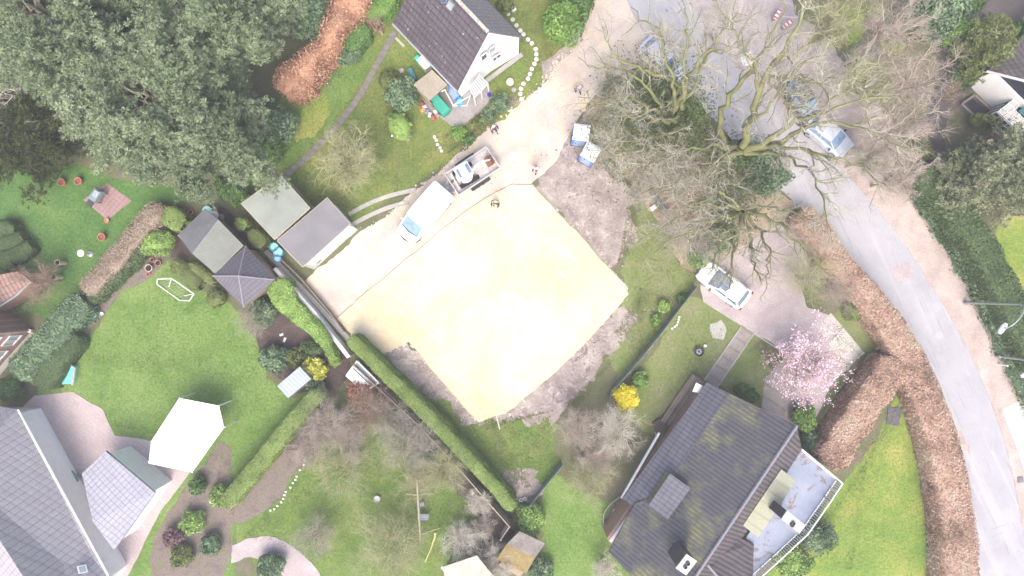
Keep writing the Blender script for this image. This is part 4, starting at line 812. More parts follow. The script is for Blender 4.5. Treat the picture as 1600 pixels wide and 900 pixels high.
# right edge hedge
hedge('evergreen_hedge', 'dark green hedge along the sandy verge at the right edge', [(1452,262),(1495,320),(1538,385),(1572,448),(1602,510),(1640,580)], lambda u: 1.9, 2.4, lf_dhedge, rough=.15, size=.075, wob=.12, dens=260)
hedge('bramble_strip', 'wild twiggy undergrowth on the road side of the dark hedge', [(1440,290),(1476,345),(1514,410),(1548,470),(1576,530),(1604,590),(1634,660)], 1.0, .9, lf_rhodo, cat='undergrowth', rough=.35, wob=.3, dens=150, size=.08, rand=1.2)
Gr = 'twiggy bushes in the verge undergrowth'
for (x, y, r, lab) in [(1484,335,20,'brown twigs at the upper part of the verge undergrowth'), (1526,402,20,'brown twigs halfway down the verge undergrowth'), (1556,460,16,'brown twigs just above the curved street lamp')]:
    bare_tree('bare_bush', lab, x, y, r, 1.8, tw_brown, cat='bush', stems=9, n1=6, n2=5, n3=4, tr=.025, low=.1, group=Gr)
# upper right evergreens
shrub('evergreen_shrub', 'blue-green rhododendron at the top right beside the damp drive', 'shrub', 1465, 22, 44, lf_rhodo, 3.2, rpy=36, n=5200, size=.12, lumps=28)
shrub('evergreen_shrub', 'yellow-green rhododendron below the blue-green one', 'shrub', 1488, 48, 22, lf_bright, 3.0, n=2200, size=.11)
shrub('evergreen_shrub', 'green shrub at the top edge left of the damp drive', 'shrub', 1516, 4, 20, lf_green, 2.4, n=1500, size=.1)
pine('golden_conifer', 'olive-gold feathery conifer left of the white house', (1532,72), (38,36), .6, 4.6, 900, .28, mat=lf_olive, needles=18)
shrub('evergreen_shrub', 'dark green shrub between golden conifer and house roof', 'shrub', 1575, 58, 28, lf_green, 1.8, rpy=20, rot=40, n=2600)
shrub('evergreen_shrub', 'dark green ground shrub left of the white house wall', 'shrub', 1502, 122, 24, lf_dhedge, 1.2, rpy=18, n=1800)
bare_tree('bare_bush', 'brown-green bush by the white house stairwell', 1488, 146, 24, 2.2, tw_brown, cat='bush', stems=10, n1=7, n2=5, n3=4, tr=.03, low=.1)
pine('conifer_tree', 'large loose green conifer at the right edge below the white house', (1556,276), (82,62), 1.0, 6, 5200, .22, mat=mat_leaf('mixed_needles', [(.11,.135,.075),(.20,.235,.13),(.33,.31,.21)], .5, .7), needles=18)
shrub('evergreen_shrub', 'small yellow-brown shrub beside the glazed bay', 'shrub', 1540, 190, 26, lf_olive, 2.0, rpy=10, rot=-20, n=1100, core=.5)
shrub('evergreen_shrub', 'yellow-green shrub at the top end of the dark hedge', 'shrub', 1432, 232, 24, lf_olive, 2.0, n=1500, core=.6)
shrub('evergreen_shrub', 'pale round shrub below the balcony railing', 'shrub', 1276, 838, 26, lf_rhodo, 1.9, n=2400, size=.07, tight=.2)
shrub('evergreen_shrub', 'bright pale-green shrub below the balcony near the bottom edge', 'shrub', 1240, 878, 34, lf_lime, 1.9, rpy=24, n=3200, size=.08)
# ---------------------------------------------------------------- buildings
c_white = mat_plain('white_render', (.82,.82,.82), .8, .05, 3)
c_brick = mat_rows('red_brick', [(.25,.13,.10),(.33,.18,.14)], per=12, ang=R(40), gap=.1, gapcol=(.35,.3,.27), bmp=.2)
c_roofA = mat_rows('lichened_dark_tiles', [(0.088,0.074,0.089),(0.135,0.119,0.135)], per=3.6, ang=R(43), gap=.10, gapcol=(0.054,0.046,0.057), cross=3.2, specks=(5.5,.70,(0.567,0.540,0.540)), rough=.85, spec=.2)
c_roofA2 = mat_rows('pale_speckled_tiles', [(.26,.23,.235),(.35,.315,.315)], per=3.6, ang=R(43), gap=.10, gapcol=(.19,.17,.17), cross=3.2, specks=(6.5,.63,(.5,.47,.45)), rough=.85, spec=.2)  # much paler tile tones for the right slope, with specks
c_roofD = mat_rows('mossy_black_tiles', [(.060,.061,.075),(.090,.091,.110)], per=3.6, ang=R(56), gap=.22, gapcol=(0.029,0.029,0.035), moss=(.36,.50,(.22,.22,.08)), rough=.6, spec=.3, bmp=.8)
c_roofD2 = mat_rows('blue_grey_tiles', [(0.106,0.106,0.133),(0.149,0.149,0.181)], per=3.3, ang=R(56), gap=.12, gapcol=(0.053,0.053,0.069), cross=2.4, rough=.5, spec=.35)
c_roofD3 = mat_rows('brown_black_tiles', [(0.089,0.078,0.086),(0.135,0.120,0.125)], per=3.3, ang=R(56), gap=.3, gapcol=(0.037,0.031,0.037), rough=.6, spec=.3, bmp=.8)
c_roofE = mat_rows('weathered_brown_tiles', [(.14,.12,.12),(.26,.225,.21)], per=4, ang=R(0), gap=.1, gapcol=(.1,.08,.08), cross=3, rough=.85, bmp=.4)
c_roofF = mat_rows('red_clay_tiles', [(.27,.17,.14),(.38,.26,.22)], per=3.4, ang=R(22), gap=.15, gapcol=(.14,.08,.07), cross=2.2, rough=.85, bmp=.6)
c_navy = mat_plain('dark_cladding', (.025,.028,.05), .7, .2)
c_teal = mat_plain('teal_paint', (.05,.17,.17), .6, .15)
c_glass = mat_glass('window_glass'); c_glass2 = mat_glass('pale_window_glass', (.25,.27,.3), .15)
c_frame = mat_plain('white_frame', (.72,.72,.72), .5, .03)
c_gutter = mat_plain('zinc_gutter', (.33,.36,.38), .4, .1, metal=.3)
c_felt = mat_ground('grey_roof_felt', [(.3,(.165,.16,.172)), (.7,(.205,.20,.21))], bsc=.5, fsc=25, bmp=.1, bd=.01, fine=((.3,.93),(.7,1.06)))
c_feltg = mat_ground('algae_roof_felt', [(.3,(.20,.225,.20)), (.7,(.28,.30,.27))], bsc=.6, fsc=18, bmp=.1, bd=.01, fine=((.3,.93),(.7,1.06)))
c_deckg = mat_rows('greenish_panels', [(.30,.31,.22),(.37,.38,.29)], per=1.2, ang=R(56), gap=.04, gapcol=(.25,.24,.17), bmp=.1, rough=.8)
c_bluefelt = mat_ground('wet_balcony_felt', [(.3,(.21,.24,.32)), (.7,(.28,.31,.385))], bsc=.8, fsc=18, bmp=.1, bd=.01, fine=((.3,.93),(.7,1.06)), patch=[(.9,.57,.6,(.19,.155,.155))], rough=.7)
c_cream = mat_plain('cream_cap', (.62,.58,.47), .7, .06)
c_slate = mat_rows('slate_shingle', [(.12,.115,.14),(.17,.16,.19)], per=4, ang=R(-50), gap=.1, gapcol=(.08,.08,.1), cross=4, bmp=.3)
c_wood = mat_rows('weathered_boards', [(.20,.165,.135),(.30,.25,.21)], per=5, ang=R(-33), gap=.08, gapcol=(.08,.06,.05), rough=.85, bmp=.3)
c_woodp = mat_plain('plain_timber', (.30,.24,.17), .8, .2, 5)
c_grid = mat_plain('grey_metal', (.32,.33,.34), .45, .1, metal=.5)
c_dark = mat_plain('dark_metal', (.05,.05,.055), .5, .2)
def V3(px, py, z): return P(px, py, z)
def roof_plane(name, pts, mat, parent, t=.14): m = MB(); m.slab(pts, t); return m.build(name, mat, parent)
def lerp(a, b, t): return a+(b-a)*t
def wall_prism(name, ptsxy, tops, mat, parent):
    """walls under a roof: plan corners with their top heights"""
    m = MB(); m.loft([[Vector((p.x, p.y, 0)) for p in ptsxy], [Vector((p.x, p.y, z)) for p, z in zip(ptsxy, tops)]]); return m.build(name, mat, parent)
def gable_window(parent, a, b, u, z, w_, h, out, glass=None, panes=2, name='window'):
    """window on the wall a->b (plan points), u along it, sill height z"""
    d = (b-a).normalized(); c = a+d*u; ang = math.atan2(d.y, d.x); o = out
    f = MB(); t = .045
    for (dx, dz, sx, sz) in ((0, t/2, w_, t), (0, h-t/2, w_, t), (-w_/2+t/2, h/2, t, h), (w_/2-t/2, h/2, t, h))+(((0, h/2, t*.8, h),) if panes == 2 else ()):
        p = c+d*dx+o*.03; f.box((p.x, p.y, z+dz), (sx, .08, sz), ang)
    fr = f.build(name, c_frame, parent)
    g_ = MB(); p = c+o*.012; g_.box((p.x, p.y, z+h/2), (w_-.04, .03, h-.04), ang); g_.build('pane', glass or c_glass, fr)
    s = MB(); p = c+o*.08; s.box((p.x, p.y, z-.03), (w_+.04, .08, .03), ang); s.build('sill', c_grid, fr); return fr
def gutter(p0, p1, parent, r=.07, mat=None, name='gutter'): m = MB(); m.tube([p0, p1], r, 8); return m.build(name, mat or c_gutter, parent)
# ---- A: white gabled house at the top
hA = thing('gabled_house', 'white rendered house at the top edge with dark lichen-speckled tile roof', 'house', 740, 20)
r0, r1 = V3(763,50,8.0), V3(662,-56,8.0)
eL0, eL1 = V3(715,141,2.7), V3(614,35,2.7)
eR0 = V3(817,59,3.4); eR1 = eR0+(r1-r0)
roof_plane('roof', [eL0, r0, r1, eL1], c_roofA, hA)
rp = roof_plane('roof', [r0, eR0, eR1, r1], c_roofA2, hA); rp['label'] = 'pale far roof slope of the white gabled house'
m = MB(); 
for i in range(26):
    a, b = lerp(r0, r1, i/26), lerp(r0, r1, (i+.95)/26); m.tube([a+Vector((0,0,.02)), b+Vector((0,0,.06))], .13, 6)
m.build('ridge_tiles', mat_plain('mortared_ridge', (.40,.37,.34), .9, .4, 5), hA)
along = (r1-r0).normalized(); ins = along*.15
def inset(e, r, k): q = lerp(e, r, k); return q
wl0, wl1 = inset(eL0, r0, .07)+ins, inset(eL1, r1, .07)-ins; wr0, wr1 = inset(eR0, r0, .07)+ins, inset(eR1, r1, .07)-ins; ra, rb = r0+ins, r1-ins
dz = Vector((0,0,.16))
m = MB(); T_ = [wl0-dz, ra-dz, wr0-dz, wr1-dz, rb-dz, wl1-dz]; B_ = [Vector((p.x, p.y, 0)) for p in T_]
m.add(B_+T_, [(0,1,7,6),(1,2,8,7),(2,3,9,8),(3,4,10,9),(4,5,11,10),(5,0,6,11),(5,4,3,2,1,0)][:6]+[(6,7,10,11),(7,8,9,10)])
m.build('wall', c_white, hA)
ga, gb = Vector((wl0.x, wl0.y, 0)), Vector((wr0.x, wr0.y, 0)); gd = (gb-ga).normalized(); go = Vector((gd.y, -gd.x, 0)); GL = (gb-ga).length
gable_window(hA, ga, gb, GL*.44, 4.2, .5, 1.1, go, c_glass, 1); gable_window(hA, ga, gb, GL*.57, 4.3, .5, 1.1, go, c_glass2, 1); gable_window(hA, ga, gb, GL*.63, 2.45, .72, .85, go, c_glass, 2)
m = MB(); m.prism([ga-gd*.1+go*.005, gb+gd*.2+go*.005, gb+gd*.2+go*.32, ga-gd*.1+go*.32], 0, .16); m.build('plinth', mat_plain('grey_plinth', (.3,.29,.28), .9), hA)
gutter(eL0-Vector((0,0,.12))+Vector((-.05,-.05,0)), eL1-Vector((0,0,.12))+Vector((-.05,-.05,0)), hA, .08); gutter(eR0-Vector((0,0,.12)), eR1-Vector((0,0,.12)), hA, .08, c_dark)
sn = (r0-eL0).cross(r1-r0).normalized(); sn = sn if sn.z > 0 else -sn
def on_slope(px, py, e, r, n_):                   # photo pixel -> point on the plane through e with normal n_
    o = Vector((0,0,H)); d = (P(px, py, 0)-o); t = (e-o).dot(n_)/d.dot(n_); return o+d*t
def roof_patch(name, pxs, e, n_, h, mat, parent, inset_=0, mat2=None, sub=None):
    q = [on_slope(a, b, e, None, n_) for a, b in pxs]; m = MB(); m.loft([[p-n_*.02 for p in q], [p+n_*h for p in q]]); o = m.build(name, mat, parent)
    if mat2:
        c_ = sum(q, Vector())/len(q); m = MB(); m.loft([[c_+(p-c_)*inset_+n_*(h-.01) for p in q], [c_+(p-c_)*inset_+n_*(h+.012) for p in q]]); m.build(sub or 'pane', mat2, o)
    return o
roof_patch('roof_window', [(703,-1),(711,7),(706,17),(698,9)], eL0, sn, .1, c_gutter, hA, .8, c_glass2)
roof_patch('roof_window', [(690,-3),(698,-4),(699,3),(691,5)], eL0, sn, .08, c_grid, hA, .8, mat_glass('blue_roof_glass', (.06,.10,.2)))
m = MB(); m.prism([P(629,50)-P(0,0)+P(0,0), P(632,47), P(722,139), P(718,143)], .12, .3); m.build('side_ledge', c_frame, hA)
# glazed porch on the gable
pA = MB(); ptop = [V3(722+12,138,2.5), V3(748,116,2.5), V3(762,131,2.1), V3(741,152,2.1)]
pc = MB(); pc.slab(ptop, .04); po = pc.build('glass_canopy', mat_glass('frosted_canopy', (.19,.205,.21), .3), hA)
m = MB()
for i in range(8): a, b = lerp(ptop[0], ptop[1], i/7), lerp(ptop[3], ptop[2], i/7); m.tube([a+Vector((0,0,.03)), b+Vector((0,0,.03))], .03, 5)
m.tube([ptop[3], ptop[2]], .05, 6); m.build('canopy_bars', c_frame, po)
for q in (ptop[2], ptop[3], lerp(ptop[2], ptop[3], .5)): m = MB(); m.tube([q, Vector((q.x, q.y, 0))], .05, 6); m.build('post', c_frame, hA)
m = MB()
for (a, b) in (((735,150,2.1),(729,165,.05)), ((729,165,.05),(707,165,.05)), ((707,165,1.9),(735,150,2.1)), ((695,140,1.9),(709,166,1.9)), ((709,166,1.9),(709,163,.05)), ((690,143,1.9),(695,140,1.9))): m.tube([V3(*a), V3(*b)], .035, 6)
m.build('pergola_frame', c_frame, hA)
# lean-to with felted roof in front
lt = thing('lean_to', 'flat lean-to with buff felt roof against the gabled house', 'shed', 672, 135)
lp = [V3(646,132,2.3), V3(675,109,2.4), V3(699,132,2.4), V3(671,157,2.3)]; m = MB(); m.slab(lp, .12); m.build('roof', mat_ground('buff_felt', [(.3,(.25,.22,.17)), (.7,(.33,.30,.24))], bsc=.6, fsc=18, bmp=.1, bd=.01), lt)
c_ = sum(lp, Vector())/4; pts = [c_+(p-c_)*.92 for p in lp]; m = MB()
for i in (0, 1): a, b = pts[i], pts[(i+1) % 4]; d = (b-a).normalized(); n_ = Vector((-d.y, d.x, 0))*.04; m.prism([a-n_, b-n_, b+n_, a+n_], 0, 2.2)
a, b = pts[3], pts[0]; d = (b-a).normalized(); n_ = Vector((-d.y, d.x, 0))*.04; m.prism([a-n_, b-n_, b+n_, a+n_], 0, 1.1); m.build('wall', c_woodp, lt)
m = MB(); m.tube([pts[2], Vector((pts[2].x, pts[2].y, 0))], .05, 6); m.build('post', c_woodp, lt)
# ---- D: dark-tiled bungalow lower right
hD = thing('tiled_bungalow', 'large bungalow at the lower right with ribbed black roof streaked by yellow moss', 'house', 1100, 760)
z_r, z_e = 6.0, 2.7
R0, R1 = V3(1245,665,z_r), V3(1072,922,z_r)
E0 = V3(1105,597,z_e); E3 = V3(951,862,z_e)
dirR = (R1-R0).normalized()
K0 = V3(1140,615,4.0)
nD = (R1-R0).cross(K0-R0).normalized(); nD = nD if nD.z > 0 else -nD
far = R0+dirR*18; Kf = K0+dirR*18
kneeZ = K0.z
Kb = on_slope(1040,745,K0,None,nD)
Efar = on_slope(951,862,K0,None,nD)
E3 = Efar
s_end = (Efar-K0).dot(dirR)
farR = R0+dirR*(s_end+.0)
# main plane
corner = on_slope(1043,778,K0,None,nD)
roof_plane('roof', [R0, K0, K0+dirR*s_end*.60, on_slope(992,787,K0,None,nD), E3, on_slope(1020,935,K0,None,nD), on_slope(1072,922,K0,None,nD)], c_roofD, hD, .16)
# lower pitched strip
ex = MB(); lo0 = V3(1105,597,2.75); lo1 = V3(973,779,2.75); 
rp = roof_plane('roof', [K0+nD*.01, lo0, lo1, on_slope(1000,800,K0,None,nD)+nD*.01, K0+dirR*((on_slope(1042,742,K0,None,nD)-K0).dot(dirR))+nD*.01], c_roofD2, hD, .12); rp['label'] = 'smoother blue-grey lower roof strip along the garden side'
# right hand steep plane
S0 = V3(1253,703,3.0); S1 = S0+dirR*13.4
rp = roof_plane('roof', [R0, R0+dirR*14.6, S1+dirR*1.0, S0], c_roofD3, hD, .14); rp['label'] = 'narrow steep far slope of the bungalow roof'
m = MB(); 
for i in range(38): a = R0+dirR*(i*.4); m.tube([a+Vector((0,0,.0)), a+dirR*.39+Vector((0,0,.05))], .12, 6)
m.build('ridge_tiles', mat_plain('ridge_grey', (.2,.2,.23), .6, .15), hD)
# gable wing at the bottom with its own ridge
W0 = V3(1160,835,4.6); W1 = V3(1183,935,4.6)
wv0, wv1 = V3(1085,905,3.3), V3(1180,852,3.0)
vr = V3(1102,878,5.2); vr2 = V3(1160,835,3.2)
rp = roof_plane('roof', [vr, V3(1148,838,3.4), V3(1178,850,3.1), V3(1176,915,3.1), V3(1142,925,4.4)], c_roofD3, hD, .12); rp['label'] = 'ribbed roof of the small cross wing at the bottom edge'
gutter(V3(1148,838,3.5), vr+Vector((0,0,.05)), hD, .05, c_cream, 'valley_trim'); gutter(vr+Vector((0,0,.08)), V3(1142,925,4.5), hD, .09, mat_plain('ridge_grey', (.2,.2,.23)), 'wing_ridge')
# walls
ins_ = .45
pw = [K0-dirR*0+Vector((0,0,0)), ]
perp = Vector((-dirR.y, dirR.x, 0)); perp = perp if perp.dot(E0-R0) > 0 else -perp
A0 = Vector((lo0.x, lo0.y, 0))+dirR*.3-perp*.35; A1 = A0+dirR*12.6; B0 = Vector((S0.x, S0.y, 0))+dirR*.3+perp*.3; B1 = B0+dirR*14.6
m = MB(); m.prism([A0, A1, B1, B0], 0, 2.55)
rm = Vector((R0.x, R0.y, 0))+dirR*.3; km = Vector((K0.x, K0.y, 0))+dirR*.3
a0_, b0_ = Vector((A0.x, A0.y, 2.5)), Vector((B0.x, B0.y, 2.5)); 
m.add([a0_, Vector((km.x, km.y, 3.8)), Vector((rm.x, rm.y, 5.8)), b0_]+[v+dirR*.25 for v in (a0_, Vector((km.x, km.y, 3.8)), Vector((rm.x, rm.y, 5.8)), b0_)], [(0,1,2,3),(7,6,5,4),(0,4,5,1),(1,5,6,2),(2,6,7,3),(3,7,4,0)])
m.build('wall', c_brick, hD)
# dormer with tiled lid, cream chimney, small roof window
dz_ = [(1047,740),(1079,763),(1043,812),(1013,790)]
q = [V3(a, b, z) for (a, b), z in zip(dz_, (4.55, 4.95, 4.95, 4.55))]
dm = MB(); dm.slab(q, .12); do = dm.build('dormer', c_roofD2, hD)
cq = sum(q, Vector())/4; wq = [cq+(p-cq)*.93 for p in q]; m = MB(); m.loft([[Vector((p.x, p.y, 3.2)) for p in wq], [p-Vector((0,0,.1)) for p in wq]]); m.build('dormer_cheeks', mat_plain('mossy_cheek', (.17,.17,.06), .9, .3), do)
def chimney(px, z0, z1, parent, m_side, m_cap, holes, over=1.12):
    tp = [V3(a, b, z1) for a, b in px]; c_ = sum(tp, Vector())/4; body = [c_+(p-c_)*(1/over) for p in tp]; m = MB(); m.prism(body, z0, z1-.12); o = m.build('chimney', m_side, parent)
    m = MB(); m.prism(tp, z1-.12, z1); k = m.build('chimney_cap', m_cap, o)
    m = MB()
    for u in holes: h_ = lerp(lerp(tp[0], tp[1], .5), lerp(tp[3], tp[2], .5), u); m.lathe(h_, [(.14,0),(.14,.14),(.09,.14),(.09,.02)], 10)
    m.build('flue', c_dark, o); return o
chimney([(1073,866),(1089,877),(1072,899),(1056,888)], 3.2, 7.6, hD, mat_plain('dark_stack_brick', (.07,.07,.075), .8, .3), c_cream, (.38,.62))  # stack sides near black under a cream cap
# balcony (flat roof), block on it, chimney, railing
bal = [V3(1252,703,2.9), V3(1309,750,2.9), V3(1290,778,2.9), V3(1254,828,2.9), V3(1183,893,2.9), V3(1170,925,2.9), V3(1160,850,2.9)]
m = MB(); m.slab(bal, .25); bo = m.build('balcony', c_bluefelt, hD)
m = MB(); cc = sum(bal, Vector())/7; m.prism([cc+(p-cc)*.96 for p in bal], 0, 2.6); m.build('garage_wall', c_brick, hD)
blk = [V3(1221,733,4.3), V3(1244,752,4.3), V3(1185,840,4.3), V3(1161,821,4.3)]
m = MB(); m.slab(blk, .14); fo = m.build('roof_box', c_deckg, hD); c2 = sum(blk, Vector())/4; m = MB(); m.prism([c2+(p-c2)*.95 for p in blk], 2.92, 4.15); m.build('box_wall', c_frame, fo)
chimney([(1230,798),(1259,821),(1249,834),(1221,811)], 2.9, 6.6, hD, mat_plain('dark_slate_stack', (.06,.06,.075), .7, .2), mat_plain('pale_cap', (.42,.43,.46), .7, .1), (.6, .8), 1.06)
m = MB(); tq = [(1208,812),(1215,808),(1245,833),(1243,838)]; m.slab([V3(1208,810,4.2), V3(1221,811,4.4), V3(1249,834,3.3), V3(1243,836,3.1)], .06); m.build('stack_flashing', mat_plain('lead', (.2,.22,.26), .6), hD)
# railing
edge = [V3(1244,697,2.9), V3(1306,749,2.9), V3(1288,776,2.9), V3(1253,826,2.9), V3(1205,871,2.9), V3(1170,902,2.9)]
ro = MB()
for i in range(len(edge)-1):
    a, b = edge[i], edge[i+1]
    for z in (.08, 1.0): ro.tube([a+Vector((0,0,z)), b+Vector((0,0,z))], .05 if z > .5 else .035, 6)
    n_ = max(2, int((b-a).length/1.5))
    for k in range(n_+1): p = lerp(a, b, k/n_); ro.tube([p, p+Vector((0,0,1.02))], .04, 6)
rl = ro.build('railing', c_frame, hD)
m = MB()
for i in range(len(edge)-1):
    a, b = edge[i], edge[i+1]; n_ = int((b-a).length/.17); d = (b-a).normalized()
    for k in range(n_): p = lerp(a, b, (k+.5)/n_); m.box((p.x, p.y, p.z+.54), (.045, .02, .86), math.atan2(d.y, d.x))
m.build('balusters', c_frame, rl)
gutter(V3(1030,676,2.55), V3(971,778,2.55), hD, .10, c_gutter); gutter(V3(993,792,2.5), V3(953,846,2.5), hD, .12, c_frame)
for q in ((1043,664),(1026,688)): pass
m = MB(); m.slab([V3(1082,612,2.4), V3(1088,598,2.4), V3(1098,603,2.4), V3(1093,614,2.4)], .08); m.build('door_canopy', c_frame, hD)
# ---- E: white house at the right edge
hE = thing('white_house', 'white house at the right edge with dark gable and brown tile roof', 'house', 1600, 130)
g0, g1 = V3(1550,113,2.6), V3(1645,208,2.6); n_ = (g1-g0).normalized(); back = Vector((-n_.y, n_.x, 0)); back = back if back.x > 0 and back.y > 0 else -back
apex = lerp(g0, g1, .5)+Vector((0,0,3.2)); bk = back*9
m = MB(); m.add([g0+back*.2, g1+back*.2, apex+back*.2-Vector((0,0,.1)), g0+bk, g1+bk, apex+bk-Vector((0,0,.1))], [(0,1,2),(5,4,3),(0,3,4,1),(0,2,5,3),(1,4,5,2)]); m.build('gable', c_navy, hE)
m = MB(); z0 = Vector((0,0,0)); m.prism([g0, g1, g1+bk, g0+bk], 0, 2.6); m.build('wall', c_white, hE)
ov = back*-.05
for (e, nm) in ((g0, 'roof'), (g1, 'roof')):
    dn = (e-apex); roof_plane(nm, [apex+ov, e+dn*.08+ov, e+dn*.08+bk, apex+bk], c_roofE, hE, .16)
m = MB(); dn = g0-apex; m.tube([apex+ov+Vector((0,0,.05)), g0+dn*.08+ov+Vector((0,0,.05))], .09, 5); m.build('verge_board', c_frame, hE)
# glazed bay and stairwell
fo_ = -back
bay = [lerp(g0, g1, .42), lerp(g0, g1, .95)]
m = MB(); a, b = bay; m.slab([a+fo_*.02-Vector((0,0,.4)), b+fo_*.02-Vector((0,0,.4)), b+fo_*1.0-Vector((0,0,.9)), a+fo_*1.0-Vector((0,0,.9))], .06); by = m.build('bay_roof', c_glass, hE)
m = MB()
for i in range(7): u0, u1 = lerp(a, b, i/6)+fo_*.02-Vector((0,0,.37)), lerp(a, b, i/6)+fo_*1.0-Vector((0,0,.87)); m.tube([u0, u1], .035, 5)
for t_ in (.02, .35, .68, 1.0): m.tube([a+fo_*t_-Vector((0,0,.37+.5*t_)), b+fo_*t_-Vector((0,0,.37+.5*t_))], .035, 5)
m.build('roof_bars', c_frame, by)
m = MB(); c1, c2 = lerp(g0, g1, .55), lerp(g0, g1, .9); m.slab([c1+fo_*.03+Vector((0,0,.35)), c2+fo_*.03+Vector((0,0,.35)), c2+fo_*.4-Vector((0,0,.25)), c1+fo_*.4-Vector((0,0,.25))], .05); m.build('teal_awning', c_teal, hE)
m = MB(); q0, q1 = a+fo_*1.0, b+fo_*1.0; m.prism([Vector((a.x,a.y,0))+fo_*.01, Vector((b.x,b.y,0))+fo_*.01, Vector((q1.x,q1.y,0)), Vector((q0.x,q0.y,0))], 0, 1.65); bw = m.build('bay_window', c_glass, hE)
m = MB()
for i in range(9): p = lerp(q0, q1, i/8)+fo_*.03; m.tube([Vector((p.x, p.y, 0)), Vector((p.x, p.y, 1.66))], .035, 5)
for z in (.05, .6, 1.1, 1.62): m.tube([Vector((q0.x, q0.y, z))+fo_*.03, Vector((q1.x, q1.y, z))+fo_*.03], .035, 5)
for i in range(4): p = lerp(a, q0, i/3)-n_*.03; m.tube([Vector((p.x, p.y, 0)), Vector((p.x, p.y, 1.66))], .035, 5)
m.build('glazing_bars', c_frame, bw)
sw = thing('sunken_stair', 'stairwell with pit shade painted black inside a low wall beside the white house', 'stairwell', 1520, 168)
pts = [P(1497,165), P(1517,151), P(1556,186), P(1526,192)]; m = MB()
for i in range(4):
    a, b = pts[i], pts[(i+1) % 4]; d = (b-a).normalized(); nn = Vector((-d.y, d.x, 0))*.07; m.prism([a-nn, b-nn, b+nn, a+nn], 0, .45)
m.build('low_wall', mat_plain('brownish_wall', (.2,.17,.17), .9), sw)
m = MB(); m.prism(pts, .002+.02, .045); m.build('floor', mat_plain('painted_pit_shade', (.015,.015,.025), .9), sw)  # shade of the pit painted as a near-black floor at ground level
m = MB()
for i in range(6): a, b = lerp(pts[0], pts[3], .1+.12*i), lerp(pts[1], pts[2], .1+.12*i); d = (b-a).normalized(); nn = Vector((-d.y, d.x, 0))*.12; a2, b2 = lerp(a, b, .1), lerp(a, b, .9); m.prism([a2-nn, b2-nn, b2+nn, a2+nn], .05, .08+.05*i)
m.build('steps', mat_plain('pit_shaded_step', (.03,.03,.04), .9), sw)  # steps coloured near black to carry on the painted pit shade
# ---- F: brick house and tiled roof at the left edge
hF = thing('brick_house', 'red brick house with white windows cut by the left edge', 'house', 10, 520)
f0, f1 = P(50,515), P(-70,650); fd = (f1-f0).normalized(); fo2 = Vector((-fd.y, fd.x, 0)); fo2 = fo2 if fo2.x > 0 else -fo2
m = MB(); m.prism([f0, f1, f1-fo2*5, f0-fo2*5], 0, 4.2); m.build('wall', c_brick, hF)
m = MB(); zz = Vector((0,0,4.2)); m.slab([f0+zz+fo2*.25-fd*.2, f1+zz+fo2*.25, f1+zz-fo2*2.5+Vector((0,0,2)), f0+zz-fo2*2.5+Vector((0,0,2))-fd*.2], .15); m.build('roof', c_roofF, hF)
for u, z in ((.9,2.6),(2.4,2.6),(.9,.7),(2.4,.7),(3.9,2.6),(3.9,.7)): gable_window(hF, f0, f1, u, z, 1.0, 1.15, fo2, c_glass2, 2)
m = MB(); m.tube([f0+fo2*.08+zz-Vector((0,0,.1)), f0+fo2*.08], .05, 8); m.build('downpipe', c_gutter, hF)
m = MB(); m.lathe(f0+fo2*.1, [(.12,0),(.14,.4),(.1,.42)], 10); m.build('rainwater_gully', c_frame, hF)
sheet('side_path', [(50,517),(56,522),(10,575),(-60,660),(-70,650)], .02, m_conc, 0)
hT = thing('tiled_outhouse', 'low outbuilding with red clay tile roof at the left edge', 'outbuilding', 5, 455)
m = MB(); tq = [V3(-60,440,2.6), V3(28,424,2.6), V3(49,440,2.3), V3(24,462,2.1), V3(-60,516,2.1)]; m.slab(tq, .14); m.build('roof', c_roofF, hT)
ct = sum(tq, Vector())/5; m = MB(); m.prism([ct+(p-ct)*.93 for p in tq], 0, 2.05); m.build('wall', c_brick, hT)
m = MB(); m.tube([V3(49,440,2.35), V3(24,463,2.15)], .07, 6); m.tube([V3(24,463,2.15), V3(-60,517,2.15)], .07, 6); m.build('gutter', c_gutter, hT)
# ---- G: house in the lower left corner (roofs, canopy, paving)
hG = thing('grey_roofed_house', 'house with large pale grey roofs filling the lower left corner', 'house', 60, 800)
gm = mat_rows('pale_grey_tiles', [(0.315,0.297,0.327),(0.374,0.357,0.387)], per=3.2, ang=R(45), gap=.1, gapcol=(0.246,0.234,0.255), cross=2.5, rough=.8)
gm2 = mat_rows('blue_grey_slates', [(0.297,0.297,0.347),(0.360,0.360,0.414)], per=3.2, ang=R(-45), gap=.1, gapcol=(0.234,0.234,0.279), cross=2.5, rough=.8)
zr, ze = 6.5, 3.0
a1, a2 = V3(70,930,zr), V3(-40,700,zr)
roof_plane('roof', [V3(-60,625,ze), V3(28,640,ze), V3(170,900,ze), V3(190,960,ze), V3(90,985,zr), V3(-70,735,zr)], gm, hG)
roof_plane('roof', [V3(-70,735,zr)+Vector((0,0,.0)), V3(90,985,zr), V3(-60,1080,ze), V3(-240,800,ze)], gm, hG)
cg = [V3(-45,648,3.2), V3(14,650,3.2), V3(158,912,3.2), V3(120,985,3.2), V3(-200,860,3.2)]; m = MB(); m.prism(cg, 0, 2.8); m.build('wall', c_white, hG)
roof_plane('roof', [V3(128,740,3.0), V3(165,705,3.0), V3(242,770,3.0), V3(178,860,3.0), V3(145,815,3.4)], gm2, hG, .2)
aq = [V3(128,740,3.0), V3(165,705,3.0), V3(242,770,3.0), V3(178,860,3.0)]; ak = sum(aq, Vector())/4; m = MB(); m.prism([ak+(p-ak)*.9 for p in aq], 0, 2.75); m.build('wall', c_white, hG)
